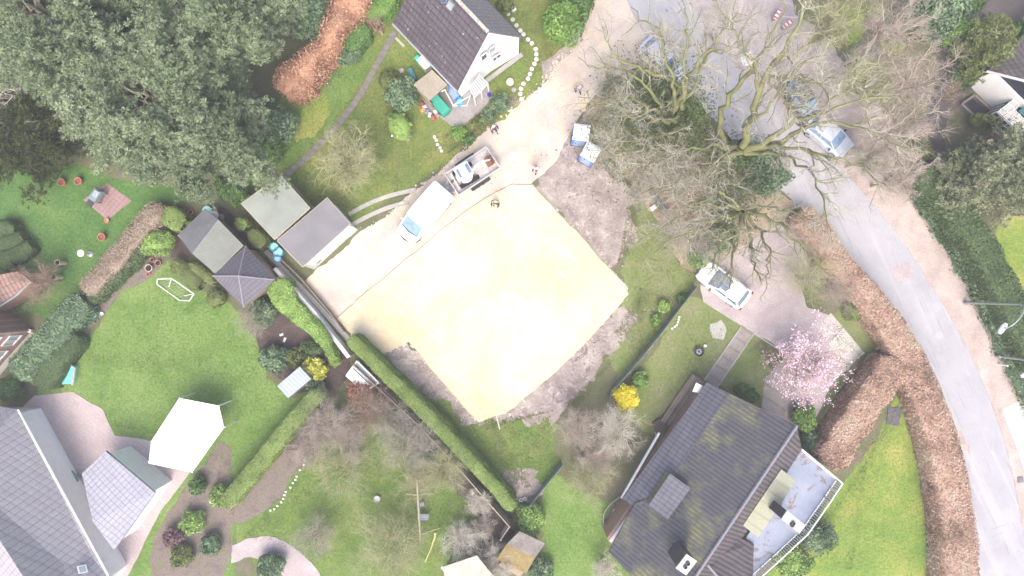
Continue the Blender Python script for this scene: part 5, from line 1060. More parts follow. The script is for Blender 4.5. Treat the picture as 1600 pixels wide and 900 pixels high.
gutter(V3(28,640,ze-.05), V3(170,900,ze-.05), hG, .09, c_frame)
roof_patch('roof_window', [(120,885),(134,882),(137,894),(123,897)], V3(28,640,ze), (V3(28,640,ze)-V3(170,900,ze)).cross(V3(28,640,ze)-V3(-70,735,zr)).normalized()*(1 if ((V3(28,640,ze)-V3(170,900,ze)).cross(V3(28,640,ze)-V3(-70,735,zr))).z > 0 else -1), .08, c_frame, hG, .75, c_glass2)
cn = thing('white_canopy', 'large white awning over the terrace of the lower left house', 'awning', 290, 670)
cp = [V3(236,690,2.4), V3(280,622,2.4), V3(342,634,2.2), V3(350,668,2.2), V3(300,738,2.2), V3(232,724,2.4)]
m = MB(); m.slab(cp, .05); m.build('fabric', mat_plain('white_canvas', (.82,.82,.82), .8, .02), cn)
m = MB()
for i in range(1, 7): m.tube([lerp(cp[0], cp[5], i/7)*.5+lerp(cp[1], cp[4], i/7)*.5+(lerp(cp[0], cp[5], i/7)-lerp(cp[1], cp[4], i/7))*.5+Vector((0,0,.01)), lerp(cp[1], cp[4], i/7)+Vector((0,0,.01))], .02, 4)
m.build('seams', c_grid, cn)
for q in cp[:5]: m = MB(); m.tube([q-Vector((0,0,.04)), Vector((q.x, q.y, 0))], .05, 6); m.build('post', c_frame, cn)
sheet('terrace', [(25,645),(55,618),(115,612),(160,640),(180,680),(240,690),(300,735),(250,800),(200,900),(190,960),(100,960),(120,760)], .013, mat_rows('pinkish_terrace', [(.38,.31,.31),(.47,.39,.385)], per=3.5, ang=R(50), gap=.04, gapcol=(.36,.30,.295), cross=None, bmp=.1), .05)
sheet('flower_bed', [(240,840),(290,760),(345,690),(362,700),(362,860),(330,960),(230,960)], .012, m_bed, .2)
for (x, y, r, mt, lab) in [(300,815,18,lf_lime,'lime shrub in the bed at the corner house terrace'), (330,850,16,lf_rhodo,'grey-green shrub in the bed at the corner house terrace'), (345,775,16,lf_lime,'bright shrub beside the awning bed and clipped hedge'), (285,870,18,lf_olive,'olive shrub near the bottom edge of the corner bed'), (310,760,13,lf_green,'dark green shrub below the white awning'), (15,608,20,lf_green,'dark green shrub at the left edge above the corner house')]:
    shrub('evergreen_shrub', lab, 'shrub', x, y, r, mt, 1.1, n=1100, size=.08)
shrub('purple_shrub', 'purplish shrub in the middle of the corner bed', 'shrub', 272, 838, 15, mat_leaf('purple_leaves', [(.10,.05,.06),(.2,.12,.13),(.28,.19,.19)]), 1.2, n=1000, core=.5)
m = MB(); tb = thing('garden_lounger', 'grey-green cushioned lounger pair on the corner house terrace', 'lounger', 102, 735)
for i, (x, y) in enumerate(((88,728),(108,742),)):
    q = P(x, y, .35); m.bbox((q.x, q.y, .38), (.75, 1.6, .14), R(50), .04)
m.build('cushion', mat_plain('sage_cushion', (.20,.28,.26), .9), tb)
m = MB()
for (x, y) in ((88,728),(108,742)):
    q = P(x, y, .35)
    for u, v in ((-.3,-.7),(.3,-.7),(.3,.7),(-.3,.7)): a_ = R(50); m.tube([(q.x+u*math.cos(a_)-v*math.sin(a_), q.y+u*math.sin(a_)+v*math.cos(a_), .32), (q.x+u*math.cos(a_)-v*math.sin(a_), q.y+u*math.sin(a_)+v*math.cos(a_), .013)], .025, 5)
m.build('frame', c_grid, tb)
tq = thing('pool_cover', 'turquoise rectangular cover at the tip of the dark wedge hedge', 'cover', 103, 582)
m = MB(); m.prism([P(88,575), P(106,560), P(122,572), P(118,598), P(92,600)], .01, .5); m.build('cover_sheet', mat_plain('turquoise_cover', (.16,.55,.52), .6, .12), tq)
m = MB(); pp = [P(106,560), P(124,574), P(120,600)]; m.tube([Vector((p.x, p.y, .52)) for p in pp], .07, 6); m.build('rim', mat_plain('pale_rim', (.5,.42,.38), .7), tq)
# ---- sheds
def shed(name, label, corners, z, mat, wallmat, t=.1, over=.94, ztilt=0, trim=None, open_side=None, cat='shed'):
    c = [V3(x, y, z+(ztilt if i in (1, 2) else 0)) for i, (x, y) in enumerate(corners)]; k = sum(c, Vector())/4
    o = bpy.data.objects.new(name, None); COL.objects.link(o); o.location = (k.x, k.y, 0); setp(o, label, cat)
    m = MB(); m.slab(c, t); m.build('roof', mat, o)
    w_ = [k+(p-k)*over for p in c]; m = MB()
    for i in range(4):
        if i == open_side: continue
        a, b = w_[i], w_[(i+1) % 4]; d = (b-a).normalized(); nn = Vector((-d.y, d.x, 0))*.04; m.prism([a-nn, b-nn, b+nn, a+nn], 0, z-t+.01)
    m.build('wall', wallmat, o)
    if trim:
        m = MB()
        for i in range(4): m.tube([c[i]-Vector((0,0,t*.4)), c[(i+1) % 4]-Vector((0,0,t*.4))], .045, 5)
        m.build('edge_trim', trim, o)
    return o
c_tan = mat_plain('tan_trim', (.38,.34,.26), .8)
shed('flat_roof_shed', 'flat shed with pale green-grey roof beside the slab path end', [(377,318),(438,274),(484,325),(429,374)], 2.5, c_feltg, c_woodp, trim=c_tan)
sh2 = shed('flat_roof_shed', 'larger flat shed with plain grey roof beside the gravel track', [(433,376),(511,309),(547,350),(473,417)], 2.7, c_felt, c_white, trim=c_tan, over=.9)
dS = thing('gabled_shed', 'shed with low pitched roof, dark left slope and pale green right slope', 'shed', 328, 375)
ra_, rb_ = V3(300,396,2.9), V3(341,343,2.9)
s_ = roof_plane('roof', [V3(278,367,2.3), V3(320,326,2.3), rb_, ra_], mat_ground('dark_grey_felt', [(.3,(.11,.115,.125)), (.7,(.15,.155,.165))], bsc=.6, fsc=18, bmp=.1, bd=.01), dS, .1); roof_plane('roof', [ra_, rb_, V3(380,383,2.3), V3(336,427,2.3)], mat_ground('lichen_grey_felt', [(.3,(.15,.165,.15)), (.7,(.21,.22,.20))], bsc=.6, fsc=18, bmp=.1, bd=.01), dS, .1)
w4 = [V3(283,368,2.2), V3(320,331,2.2), V3(374,384,2.2), V3(336,421,2.2)]; m = MB(); m.prism(w4, 0, 2.2); m.build('wall', c_woodp, dS)
m = MB(); m.tube([V3(278,367,2.25), V3(336,427,2.25)], .04, 5); m.tube([V3(336,427,2.25), V3(380,383,2.25)], .04, 5); m.build('edge_trim', c_tan, dS)
dP = thing('pyramid_roof_pavilion', 'garden pavilion with dark four-sided pyramid roof', 'pavilion', 382, 432)
ap = V3(373,431,3.7); co_ = [V3(332,431,2.3), V3(384,384,2.3), V3(429,437,2.3), V3(381,480,2.3)]
for i in range(4): roof_plane('roof', [co_[i], co_[(i+1) % 4], ap], c_slate, dP, .08)
m = MB()
for p in co_: m.tube([p+Vector((0,0,.03)), ap+Vector((0,0,.03))], .05, 6)
m.build('hip_ridge', mat_plain('hip_grey', (.24,.23,.27), .7), dP)
k = sum(co_, Vector())/4; m = MB(); m.prism([k+(p-k)*.9 for p in co_], 0, 2.2); m.build('wall', c_woodp, dP)
gs = shed('glass_shed', 'small shed with whitish corrugated roof in the dark bed', [(433,603),(468,573),(486,592),(450,622)], 1.8, mat_rows('pale_corrugated', [(.26,.29,.31),(.33,.36,.38)], per=4, ang=R(45), gap=.08, gapcol=(.38,.42,.45)), c_grid)
cf = thing('cold_frame', 'open glazed cold frame leaning against the fence by the rusty shrub', 'cold frame', 565, 585)
m = MB(); fr = [V3(541,587,1.2), V3(558,564,1.2), V3(592,598,1.2), V3(570,612,1.2)]
for i in range(4): m.tube([fr[i], fr[(i+1) % 4]], .06, 6)
m.tube([lerp(fr[0], fr[1], .5), lerp(fr[3], fr[2], .5)], .03, 5); m.build('frame', c_frame, cf)
m = MB(); m.slab([fr[0]-Vector((0,0,.03)), lerp(fr[0], fr[1], .5)-Vector((0,0,.03)), lerp(fr[3], fr[2], .5)-Vector((0,0,.03)), fr[3]-Vector((0,0,.03))], .02); m.build('lid', c_frame, cf)
m = MB(); m.slab([lerp(fr[0], fr[1], .55)-Vector((0,0,.05)), fr[1]-Vector((0,0,.05)), fr[2]-Vector((0,0,.05)), lerp(fr[3], fr[2], .55)-Vector((0,0,.05))], .02); m.build('pane', c_glass2, cf)
for q in fr: m = MB(); m.tube([q, Vector((q.x, q.y, 0))], .04, 6); m.build('post', c_woodp, cf)
ms = thing('mossy_shed', 'small shed with half grey half moss-brown roof at the end of the long hedge', 'shed', 815, 865)
mm_ = mat_ground('moss_roof', [(.3,(.16,.12,.05)), (.7,(.25,.20,.10))], bsc=1.5, fsc=8, bmp=.4)
md_ = mat_ground('weathered_roof', [(.3,(.15,.13,.12)), (.7,(.26,.24,.22))], bsc=1.5, fsc=8, bmp=.3)
roof_plane('roof', [V3(812,830,2.3), V3(852,849,2.1), V3(836,872,2.4), V3(792,850,2.4)], md_, ms, .08); roof_plane('roof', [V3(792,850,2.4), V3(836,872,2.4), V3(822,896,2.0), V3(776,874,2.0)], mm_, ms, .08)
m = MB(); m.prism([P(808,828), P(840,843), P(812,884), P(780,866)], 0, 2.0); m.build('wall', c_woodp, ms)
ts = thing('beige_roof_shed', 'shed with rounded beige-grey roof at the bottom edge', 'shed', 725, 893)
m = MB(); m.slab([V3(692,886,2.2), V3(745,868,2.6), V3(775,905,2.4), V3(735,950,2.2), V3(700,935,2.1)], .12); m.build('roof', mat_ground('beige_roof', [(.3,(.36,.32,.27)), (.7,(.46,.42,.37))], bsc=1, fsc=12, bmp=.3), ts)
m = MB(); m.prism([P(698,884), P(742,868), P(765,900), P(730,935)], 0, 2.05); m.build('wall', c_wood, ts)
m = MB(); m.tube([V3(690,885,2.1), V3(703,902,2.1)], .1, 6); m.build('gutter', c_frame, ts)
# timber steps / deck at the bungalow, stepped planters
dk = thing('timber_deck', 'long narrow weathered timber deck along the bungalow garden side', 'deck', 1060, 640)
for i, (a, b, c, d, z) in enumerate((((1080,583),(1087,588),(1038,660),(1030,655),.45), ((1088,588),(1098,596),(1050,668),(1039,661),.3))):
    m = MB(); m.prism([P(*a), P(*b), P(*c), P(*d)], 0, z); m.build('step', c_wood, dk)
m = MB(); m.prism([P(1018,660), P(1030,652), P(1042,664), P(1026,680)], 0, .35); m.build('landing', mat_rows('dark_boards', [(.09,.07,.065),(.14,.11,.10)], per=5, ang=R(57)), dk)

# ---------------------------------------------------------------- added haze volume that veils the view and lowers contrast
m = MB(); m.box((0,0,25.1), (536,536,52.6)); hz = m.build('haze', None or MATS['bark']); hz.data.materials.clear()
hm = bpy.data.materials.new('haze'); hm.use_nodes = True; ht = hm.node_tree; ht.nodes.clear(); hv = ht.nodes.new('ShaderNodeVolumePrincipled'); hv.inputs['Color'].default_value = (.95,.96,1,1); hv.inputs['Density'].default_value = .0017; hv.inputs['Anisotropy'].default_value = .2
ho = ht.nodes.new('ShaderNodeOutputMaterial'); ht.links.new(hv.outputs[0], ho.inputs['Volume']); hz.data.materials.append(hm); setp(hz, kind='stuff', label='thin haze volume added for a pale low-contrast veil', cat='haze')
# ---------------------------------------------------------------- vehicles
c_vanw = mat_plain('white_car_paint', (.80,.80,.80), .25, .02, 2, spec=.5, bmp=0)
c_silver = mat_plain('silver_car_paint', (.52,.57,.64), .3, .05, 2, metal=.2, bmp=0)
c_bluegrey = mat_plain('blue_grey_car_paint', (.07,.085,.11), .3, .05, 2, metal=.2, bmp=0)
c_tyre = mat_plain('tyre_rubber', (.02,.02,.02), .85, .2); c_rim = mat_plain('wheel_rim', (.45,.45,.46), .35, .05, metal=.7)
c_ws = mat_glass('windscreen_glass', (.10,.14,.19), .05); c_wsb = mat_glass('sky_reflection_glass', (.16,.24,.36), .12)  # c_wsb: reflected sky painted into the blue base colour
c_lamp = mat_plain('headlamp_lens', (.6,.62,.65), .15, .05, bmp=0); c_red = mat_plain('red_lens', (.35,.02,.02), .2, .1, bmp=0); c_trim = mat_plain('black_plastic', (.025,.025,.028), .6, .2)
c_plate = mat_plain('number_plate', (.7,.7,.68), .5, .03)
def ring(x, w, z0, z1, n=12, sq=.16):               # rounded cross section at station x
    pts = []
    for (sy, sz, zc) in ((-1,-1,z0),(1,-1,z0),(1,1,z1),(-1,1,z1)):
        r_ = min(sq, w*.3, (z1-z0)*.3); cx, cz = sy*(w/2-r_), zc-sz*r_
        a0 = {(-1,-1):180,(1,-1):270,(1,1):0,(-1,1):90}[(sy, sz)]
        for k in range(n//4+1): a = R(a0+90*k/(n//4)); pts.append(Vector((x, cx+r_*math.cos(a), cz+r_*math.sin(a))))
    return pts
def car(name, label, cat, L, W, Hh, paint, body, cabin, roofx, glass=None, van=False, group=None, sunroof=None):
    """x forward. body: [(x,w,z0,z1)], cabin base and roof x-range give the sloping glass"""
    o = root0(name, label, cat, group)
    m = MB(); m.loft([ring(*b) for b in body]); bd = m.build('body', paint, o, smooth=False)
    zb = cabin['zb']; zt = Hh; x0, x1 = cabin['x']; r0_, r1_ = roofx; wb, wt = W*cabin.get('wb', .93), W*cabin.get('wt', .74)
    def q(x, w_, z, f=.97): return [Vector((x, -w_/2, z)), Vector((x, w_/2, z))]
    lo = [Vector((x0,-wb/2*.93,zb)), Vector((x1,-wb/2*.88,zb)), Vector((x1+.06,0,zb)), Vector((x1,wb/2*.88,zb)), Vector((x0,wb/2*.93,zb)), Vector((x0-.04,0,zb))]
    hi = [Vector((r0_,-wt/2*.95,zt-.06)), Vector((r1_,-wt/2*.93,zt-.06)), Vector((r1_+.05,0,zt-.06)), Vector((r1_,wt/2*.93,zt-.06)), Vector((r0_,wt/2*.95,zt-.06)), Vector((r0_-.04,0,zt-.06))]
    m = MB(); m.loft([lo, hi]); m.build('glasshouse' if not van else 'windscreen', glass or c_ws, o)
    n = 14; k = MB(); top = []
    for i in range(6):                               # crowned roof panel
        x = lerp_(r0_-.03, r1_+.02, i/5); wv = wt*(.96 if i in (0, 5) else 1.0); top.append([Vector((x, wv/2*math.sin(R(a)), zt-.07+.07*math.cos(R(a))*(1 if 0 < i < 5 else .5))) for a in (-90,-60,-30,0,30,60,90)]+[Vector((x, wv/2*.98, zt-.1)), Vector((x, -wv/2*.98, zt-.1))])
    k.loft(top); rf = k.build('roof', paint, o, smooth=False)
    for s in (-1, 1):
        for (a, b) in (((x1, wb/2*.89), (r1_, wt/2*.94)), ((x0, wb/2*.94), (r0_, wt/2*.96)), ((lerp_(x0, x1, .48), wb/2*.94), (lerp_(r0_, r1_, .45), wt/2*.97))): pl = MB(); pl.tube([(a[0], s*a[1], zb), (b[0], s*b[1], zt-.07)], .05 if a[0] != x0 else .08, 5); pl.build('pillar', paint, o)
    if sunroof: m = MB(); m.box((sunroof[0], 0, zt+.012), (sunroof[1], wt*.72, .02)); m.build('sunroof', c_ws, o)
    xf, xr = L*.5-.82, -L*.5+.78
    for x in (xf, xr):
        for s in (-1, 1):
            y = s*(W/2-.12); m = MB(); m.tube([(x, y-.11, .32), (x, y+.11, .32)], .32, 18); wh = m.build('wheel', c_tyre, o); m = MB(); m.tube([(x, y+s*.10, .32), (x, y+s*.125, .32)], .2, 12); m.build('rim', c_rim, wh)
    for s in (-1, 1):
        m = MB(); m.bbox((L/2-.17, s*(W/2-.30), .70), (.26, .34, .13), R(-18*s), .03); m.build('headlight', c_lamp, o)
        m = MB(); m.bbox((-L/2+.07, s*(W/2-.16), .86), (.10, .2, .28), 0, .03); m.build('tail_light', c_red, o)
        m = MB(); m.bbox((x1-.35, s*(W/2+.07), zb+.05), (.12, .2, .15), 0, .03); m.build('mirror', c_trim if not van else paint, o)
        m = MB(); m.box((lerp_(x0, x1, .55), s*(W/2-.005), zb-.14), (.18, .03, .03)); m.build('door_handle', c_trim, o)
    m = MB(); m.box((L/2+.005, 0, .42), (.02, .5, .11)); m.build('number_plate', c_plate, o)
    m = MB(); m.box((L/2-.01, 0, .60), (.04, W*.5, .12)); m.build('grille', c_trim, o)
    m = MB(); m.tube([(x1-.02, -.3, zb+.05), (x1-.33, .12, zb+.28)], .012, 4); m.build('wiper', c_trim, o)
    return o
def lerp_(a, b, t): return a+(b-a)*t
def place(o, px, py, ang, z=0.0, hz=0.0):           # hz: height at which px,py was read
    p = P(px, py, hz); o.location = (p.x, p.y, z); o.rotation_euler = (0, 0, R(ang)); return o
vb = [(-2.40,1.55,.30,1.05),(-2.37,1.72,.28,1.75),(-2.25,1.80,.25,1.84),(-1.2,1.84,.22,1.88),(.3,1.84,.22,1.87),(.85,1.82,.22,1.75),(1.05,1.82,.22,1.16),(1.6,1.80,.22,1.08),(2.05,1.70,.24,.98),(2.3,1.46,.28,.84),(2.40,1.1,.34,.66)]
van = car('parked_van', 'white delivery van on the gravel track, nose toward the lower left', 'van', 4.8, 1.84, 1.86, c_vanw, vb, dict(x=(.25,1.72), zb=1.10, wb=.97, wt=.88), (.1,.90), glass=c_wsb, van=True)
m = MB(); m.tube([(1.62,-.80,1.13),(1.74,-.4,1.135),(1.79,0,1.14),(1.74,.4,1.135),(1.62,.80,1.13)], .035, 6); m.build('cowl', c_trim, van)
m = MB(); m.tube([(1.9,-.86,.5),(2.3,-.66,.48),(2.44,0,.46),(2.3,.66,.48),(1.9,.86,.5)], .09, 6); m.build('bumper', c_trim, van)
for s in (-1, 1):
    m = MB(); m.slab([(.5, s*.885, 1.62), (.98, s*.875, 1.55), (1.22, s*.885, 1.12), (.5, s*.93, 1.12)], .02); m.build('side_window', c_ws, van)
m = MB()
for y in (-.45, .45): m.box((-.6, y, 1.90), (2.6, .035, .03))
m.build('roof_ribs', c_vanw, van)
place(van, 662.5, 333, 229.5, .012, 1.2); van.scale = (.96,.98,1)
cb = [(-2.02,1.2,.34,.80),(-1.98,1.50,.28,.90),(-1.8,1.66,.24,.98),(-1.0,1.74,.20,.98),(.4,1.74,.20,.96),(1.0,1.72,.20,.93),(1.5,1.66,.22,.86),(1.85,1.46,.25,.76),(2.0,1.1,.34,.62)]
hb = car('parked_car', 'white hatchback on the driveway under the fanned limbs', 'car', 4.05, 1.74, 1.46, c_vanw, cb, dict(x=(-1.78,1.0), zb=.95), (-1.35,.25), sunroof=(.0,.5))
place(hb, 1132, 445, 143, .016, .9)
s1 = car('parked_car', 'silver hatchback by the verge, lower right of the two cars under the oak', 'car', 4.05, 1.74, 1.48, c_silver, cb, dict(x=(-1.78,1.0), zb=.95), (-1.35,.25), glass=c_wsb)
place(s1, 1297, 211, -40, .02, .9); s1.scale = (.92,.95,1)
s2 = car('parked_car', 'dark blue-grey car by the verge, upper left of the two cars under the oak', 'car', 4.05, 1.74, 1.48, c_bluegrey, cb, dict(x=(-1.78,1.0), zb=.95), (-1.35,.25), glass=c_wsb)
place(s2, 1256, 158, -62, .02, .9); s2.scale = (.92,.95,1)
s3 = car('parked_car', 'pale silver car on the road behind the left oak limbs', 'car', 4.05, 1.74, 1.48, mat_plain('pale_silver_paint', (.55,.58,.64), .3, .03, 2, metal=.3, bmp=0), cb, dict(x=(-1.78,1.0), zb=.95), (-1.35,.25))
place(s3, 1037, 95, -48, .02, .9)
# ---- trailer with mini excavator
c_galv = mat_plain('galvanised_steel', (.52,.53,.55), .45, .12, 8, metal=.4)
tr = root0('car_trailer', 'galvanised drop-side trailer hitched behind the white van', 'trailer')
TL, TW = 3.6, 1.85
m = MB(); m.box((0,0,.62), (TL,TW,.06)); m.build('floor', mat_plain('trailer_bed', (.46,.42,.41), .8, .25, 4), tr)
for (x, y, sx, sy) in ((0,TW/2-.02,TL,.04),(0,-TW/2+.02,TL,.04),(TL/2-.02,0,.04,TW-.09),(-TL/2+.02,0,.04,TW-.09)):
    m = MB(); m.box((x,y,.83), (sx,sy,.34)); m.box((x,y,1.02), (sx+.03 if sx > .1 else .07, sy+.03 if sy > .1 else .07, .05)); m.build('side_board', c_galv, tr)
m = MB(); m.tube([(-TL/2,.5,.52),(-TL/2-1.1,0,.5)], .045, 6); m.tube([(-TL/2,-.5,.52),(-TL/2-1.1,0,.5)], .045, 6); m.tube([(-TL/2-1.0,0,.5),(-TL/2-1.35,0,.48)], .06, 8); m.build('drawbar', c_galv, tr)
m = MB(); m.bbox((-TL/2-.5,0,.62), (.5,.38,.26), 0, .03); m.build('toolbox', mat_plain('blue_grey_box', (.3,.35,.42), .5), tr)
for x in (-.4, .4):
    for s in (-1, 1): m = MB(); m.tube([(x,s*(TW/2+.03),.3),(x,s*(TW/2+.2),.3)], .29, 16); wh = m.build('wheel', c_tyre, tr); m = MB(); m.tube([(x,s*(TW/2+.19),.3),(x,s*(TW/2+.215),.3)], .16, 10); m.build('rim', c_rim, wh)
for s in (-1, 1): m = MB(); m.box((0,s*(TW/2+.12),.63), (1.6,.24,.03)); m.build('mudguard', c_trim, tr)
place(tr, 738.5, 268, 33.5, .012, .8)
c_mach = mat_plain('machine_white', (.70,.70,.70), .4, .06)
ex = root0('mini_excavator', 'white mini excavator loaded on the trailer', 'excavator')
for s in (-1, 1):
    m = MB(); pr = [(-.6,.2),(-.68,.1),(-.6,.0),(.6,.0),(.68,.1),(.6,.2)]; m.loft([[Vector((x,s*.45-.12,z+.01)) for x, z in pr], [Vector((x,s*.45+.12,z+.01)) for x, z in pr]]); m.build('track', c_tyre, ex)
m = MB(); m.bbox((0,0,.26), (.9,.65,.14), 0, .03); m.build('undercarriage', c_dark, ex)
m = MB(); m.loft([[Vector((-.55+.12*abs(math.sin(a)) if 0 else .0+.62*math.cos(a)*(1 if math.cos(a) < 0 else .7), .5*math.sin(a), z)) for a in [2*math.pi*i/14 for i in range(14)]] for z in (.36,.8)]); m.build('house_body', c_mach, ex)
m = MB(); m.bbox((-.05,.0,1.92), (.98,.86,.08), 0, .03); cabr = m.build('cab_roof', c_mach, ex)
m = MB(); m.box((.28,-.0,1.965), (.22,.6,.015)); m.box((-.36,0,1.965), (.16,.55,.015)); m.build('roof_hatch', c_ws, cabr)
for (x, y) in ((.38,.38),(.38,-.38),(-.48,.38),(-.48,-.38)): m = MB(); m.tube([(x,y,.78),(x,y,1.9)], .035, 6); m.build('cab_post', c_trim, ex)
m = MB(); m.bbox((-.15,0,.98), (.4,.42,.3), 0, .04); m.build('seat', c_dark, ex)
m = MB(); m.tube([(.42,0,.6),(.8,0,1.35),(1.35,0,1.5)], [.10,.09,.07], 6); m.build('boom', c_mach, ex)
m = MB(); m.tube([(1.3,0,1.5),(1.75,0,.75)], [.07,.055], 6); m.build('dipper_arm', c_mach, ex)
m = MB(); m.tube([(.5,0,.75),(.95,0,1.2)], .035, 6); m.build('hydraulic_ram', c_rim, ex)
m = MB(); a_ = [(1.75,.8),(1.95,.55),(1.85,.12),(1.5,.10),(1.45,.35),(1.62,.6)]; m.loft([[Vector((x,-.27,z)) for x, z in a_], [Vector((x,.27,z)) for x, z in a_]]); m.build('bucket', mat_plain('rusty_steel', (.22,.10,.07), .8, .3), ex)
m = MB(); m.box((-.78,0,.25), (.05,1.0,.28)); m.build('dozer_blade', c_mach, ex)
place(ex, 727, 271, 30, .66, 1.6); ex.scale = (1.14,1.2,1.1)
# rust bar and rope lying in the trailer
m = MB(); m.tube([(-.3,0,.03),(.3,.02,.03)], .035, 6); m.box((0,.1,.04), (.5,.06,.05)); o = m.build('steel_bar', mat_plain('rusty_steel', (.22,.10,.07)), None); setp(o, 'rusty steel bar lying in the front of the trailer', 'bar'); place(o, 707, 285, 40, .66, .7)
# ---------------------------------------------------------------- people
c_skin = mat_plain('skin', (.55,.36,.27), .6, .05, bmp=0)
def skinned(name, V, E, rad, mat, parent, sub=1, rootv=0):
    me = bpy.data.meshes.new(name+'_cage'); me.from_pydata([Vector(v) for v in V], E, []); ob = bpy.data.objects.new(name+'_cage', me); COL.objects.link(ob)
    ob.modifiers.new('s', 'SKIN'); me.skin_vertices[0].data[rootv].use_root = True
    for i, r_ in enumerate(rad): me.skin_vertices[0].data[i].radius = (r_, r_) if not isinstance(r_, tuple) else r_
    sb = ob.modifiers.new('u', 'SUBSURF'); sb.levels = sub; sb.render_levels = sub
    dg = bpy.context.evaluated_depsgraph_get(); out = bpy.data.meshes.new_from_object(ob.evaluated_get(dg)); bpy.data.objects.remove(ob)
    out.materials.clear(); out.materials.append(mat); out.polygons.foreach_set('use_smooth', [True]*len(out.polygons)); out.name = name
    o = bpy.data.objects.new(name, out); COL.objects.link(o); o.parent = parent; return o
def person(label, px, py, face, top, legs, hair, arms=((20,60),(20,60)), stride=.12, lean=0.0, z=.01, shoes=(.03,.03,.03), hat=None):
    """face: heading in degrees; arms: (swing forward, elbow bend) for left and right"""
    rt = root0('person', label, 'person')
    hip = Vector((0,0,.92)); ch = Vector((lean*.5,0,1.28)); nk = Vector((lean,0,1.47)); hd = Vector((lean+.02,0,1.62))
    V = [hip, Vector((lean*.25,0,1.08)), ch, Vector((lean*.9,0,1.42)), nk]; E = [(0,1),(1,2),(2,3),(3,4)]; rad = [(.15,.11),(.135,.10),(.165,.115),(.10,.085),.055]
    J = {}
    for k, s in enumerate((1, -1)):
        sw, eb = arms[k]; a = R(sw); sh = Vector((lean*.85, s*.19, 1.40)); el = sh+Vector((math.sin(a)*.28, s*.07, -math.cos(a)*.28)); b = a+R(eb); wr = el+Vector((math.sin(b)*.25, -s*.02, -math.cos(b)*.25))
        i = len(V); V += [sh, el, wr]; E += [(3,i),(i,i+1),(i+1,i+2)]; rad += [.066,.05,.036]; J[s] = (sh, el, wr, (wr-el).normalized())
        st = stride*s; hp = Vector((0, s*.10, .86)); kn = Vector((st*.6+.03, s*.11, .49)); an = Vector((st, s*.12, .09)); toe = Vector((st+.17, s*.14, .03))
        i = len(V); V += [hp, kn, an, toe]; E += [(0,i),(i,i+1),(i+1,i+2),(i+2,i+3)]; rad += [.088,.062,.045,.035]; J[(s,'l')] = (hp, kn, an, toe)
    body = skinned('body', V, E, rad, c_skin, rt)
    # head with face, joined into the body mesh; hands with five fingers
    m = MB(); rings = []
    for i in range(11):
        ph = math.pi*i/10; rr = math.sin(ph)*.078*(1-.12*max(0, math.cos(ph+math.pi))); z_ = hd.z+math.cos(math.pi-ph)*-.0+(-math.cos(ph))*.115*-1*-1
        ring_ = []
        for j in range(14):
            t = 2*math.pi*j/14; x = math.cos(t)*rr*1.18; y = math.sin(t)*rr
            if j in (0,) and 4 <= i <= 6: x += .022          # nose
            if j == 0 and i == 3: x += .008                  # lips
            ring_.append(Vector((hd.x+x, y, hd.z+(-math.cos(ph))*.118)))
        rings.append(ring_)
    m.loft(rings)
    for s in (-1, 1): m.lathe(Vector((hd.x-.005, s*.082, hd.z-.03)), [(.006,0),(.02,.02),(.018,.045),(.005,.06)], 6, .6, .4)
    for s in (1, -1):
        sh, el, wr, d = J[s]; side = Vector((0,1,0)); pal = wr+d*.05; m.tube([wr-d*.01, pal, wr+d*.095], [.026,.036,.034], 8)
        fw = d.cross(side).normalized()
        for q, (off, ln) in enumerate(((-.026,.062),(-.009,.072),(.009,.068),(.025,.052))):
            b0 = wr+d*.085+side*off; m.tube([b0, b0+d*ln*.5+fw*.004*s, b0+d*ln*.9+fw*-.018], [.0095,.009,.007], 6)
        b0 = wr+d*.03-side*s*.028; m.tube([b0, b0-side*s*.022+d*.03, b0-side*s*.026+d*.058], [.011,.010,.008], 6)
    me2 = m.build('tmp', c_skin); bm = bmesh.new(); bm.from_mesh(body.data); bm.from_mesh(me2.data); bm.to_mesh(body.data); bm.free(); bpy.data.objects.remove(me2)
    for s in (-1, 1): m = MB(); m.lathe(Vector((hd.x+.083, s*.03, hd.z-.002)), [(.004,-.006),(.010,0),(.004,.006)], 6); m.build('eye', c_trim, rt)
    # clothes as children
    Vj = V[:5]; Ej = [(0,1),(1,2),(2,3)]; Vj = [V[0]+Vector((0,0,-.02)), V[1], V[2], V[3]]; rj = [(.175,.135),(.16,.125),(.19,.14),(.125,.105)]
    for s in (1, -1): i = len(Vj); sh, el, wr, d = J[s]; Vj += [sh, el, wr-d*.03]; Ej += [(3,i),(i,i+1),(i+1,i+2)]; rj += [.085,.068,.05]
    skinned('jacket', Vj, Ej, rj, mat_plain(*top), rt)
    Vt = [Vector((0,0,.95)), Vector((0,0,.90))]; Et = [(0,1)]; rt_ = [(.165,.13),(.17,.13)]
    for s in (1, -1): i = len(Vt); hp, kn, an, toe = J[(s,'l')]; Vt += [hp, kn, an+Vector((0,0,.03))]; Et += [(1,i),(i,i+1),(i+1,i+2)]; rt_ += [.105,.08,.07]
    skinned('trousers', Vt, Et, rt_, mat_plain(*legs), rt)
    for s in (1, -1): hp, kn, an, toe = J[(s,'l')]; m = MB(); m.loft([[Vector((x, toe.y+(y*wd), zz)) for y in (-1,1)]+[Vector((x, toe.y+(y*wd*.8), zt)) for y in (1,-1)] for (x, wd, zz, zt) in ((an.x-.08,.035,0,.09),(an.x,.045,0,.11),(toe.x,.052,0,.075),(toe.x+.08,.03,0,.04))]); m.build('shoe', mat_plain('dark_shoes', shoes, .7), rt)
    m = MB(); hr = []
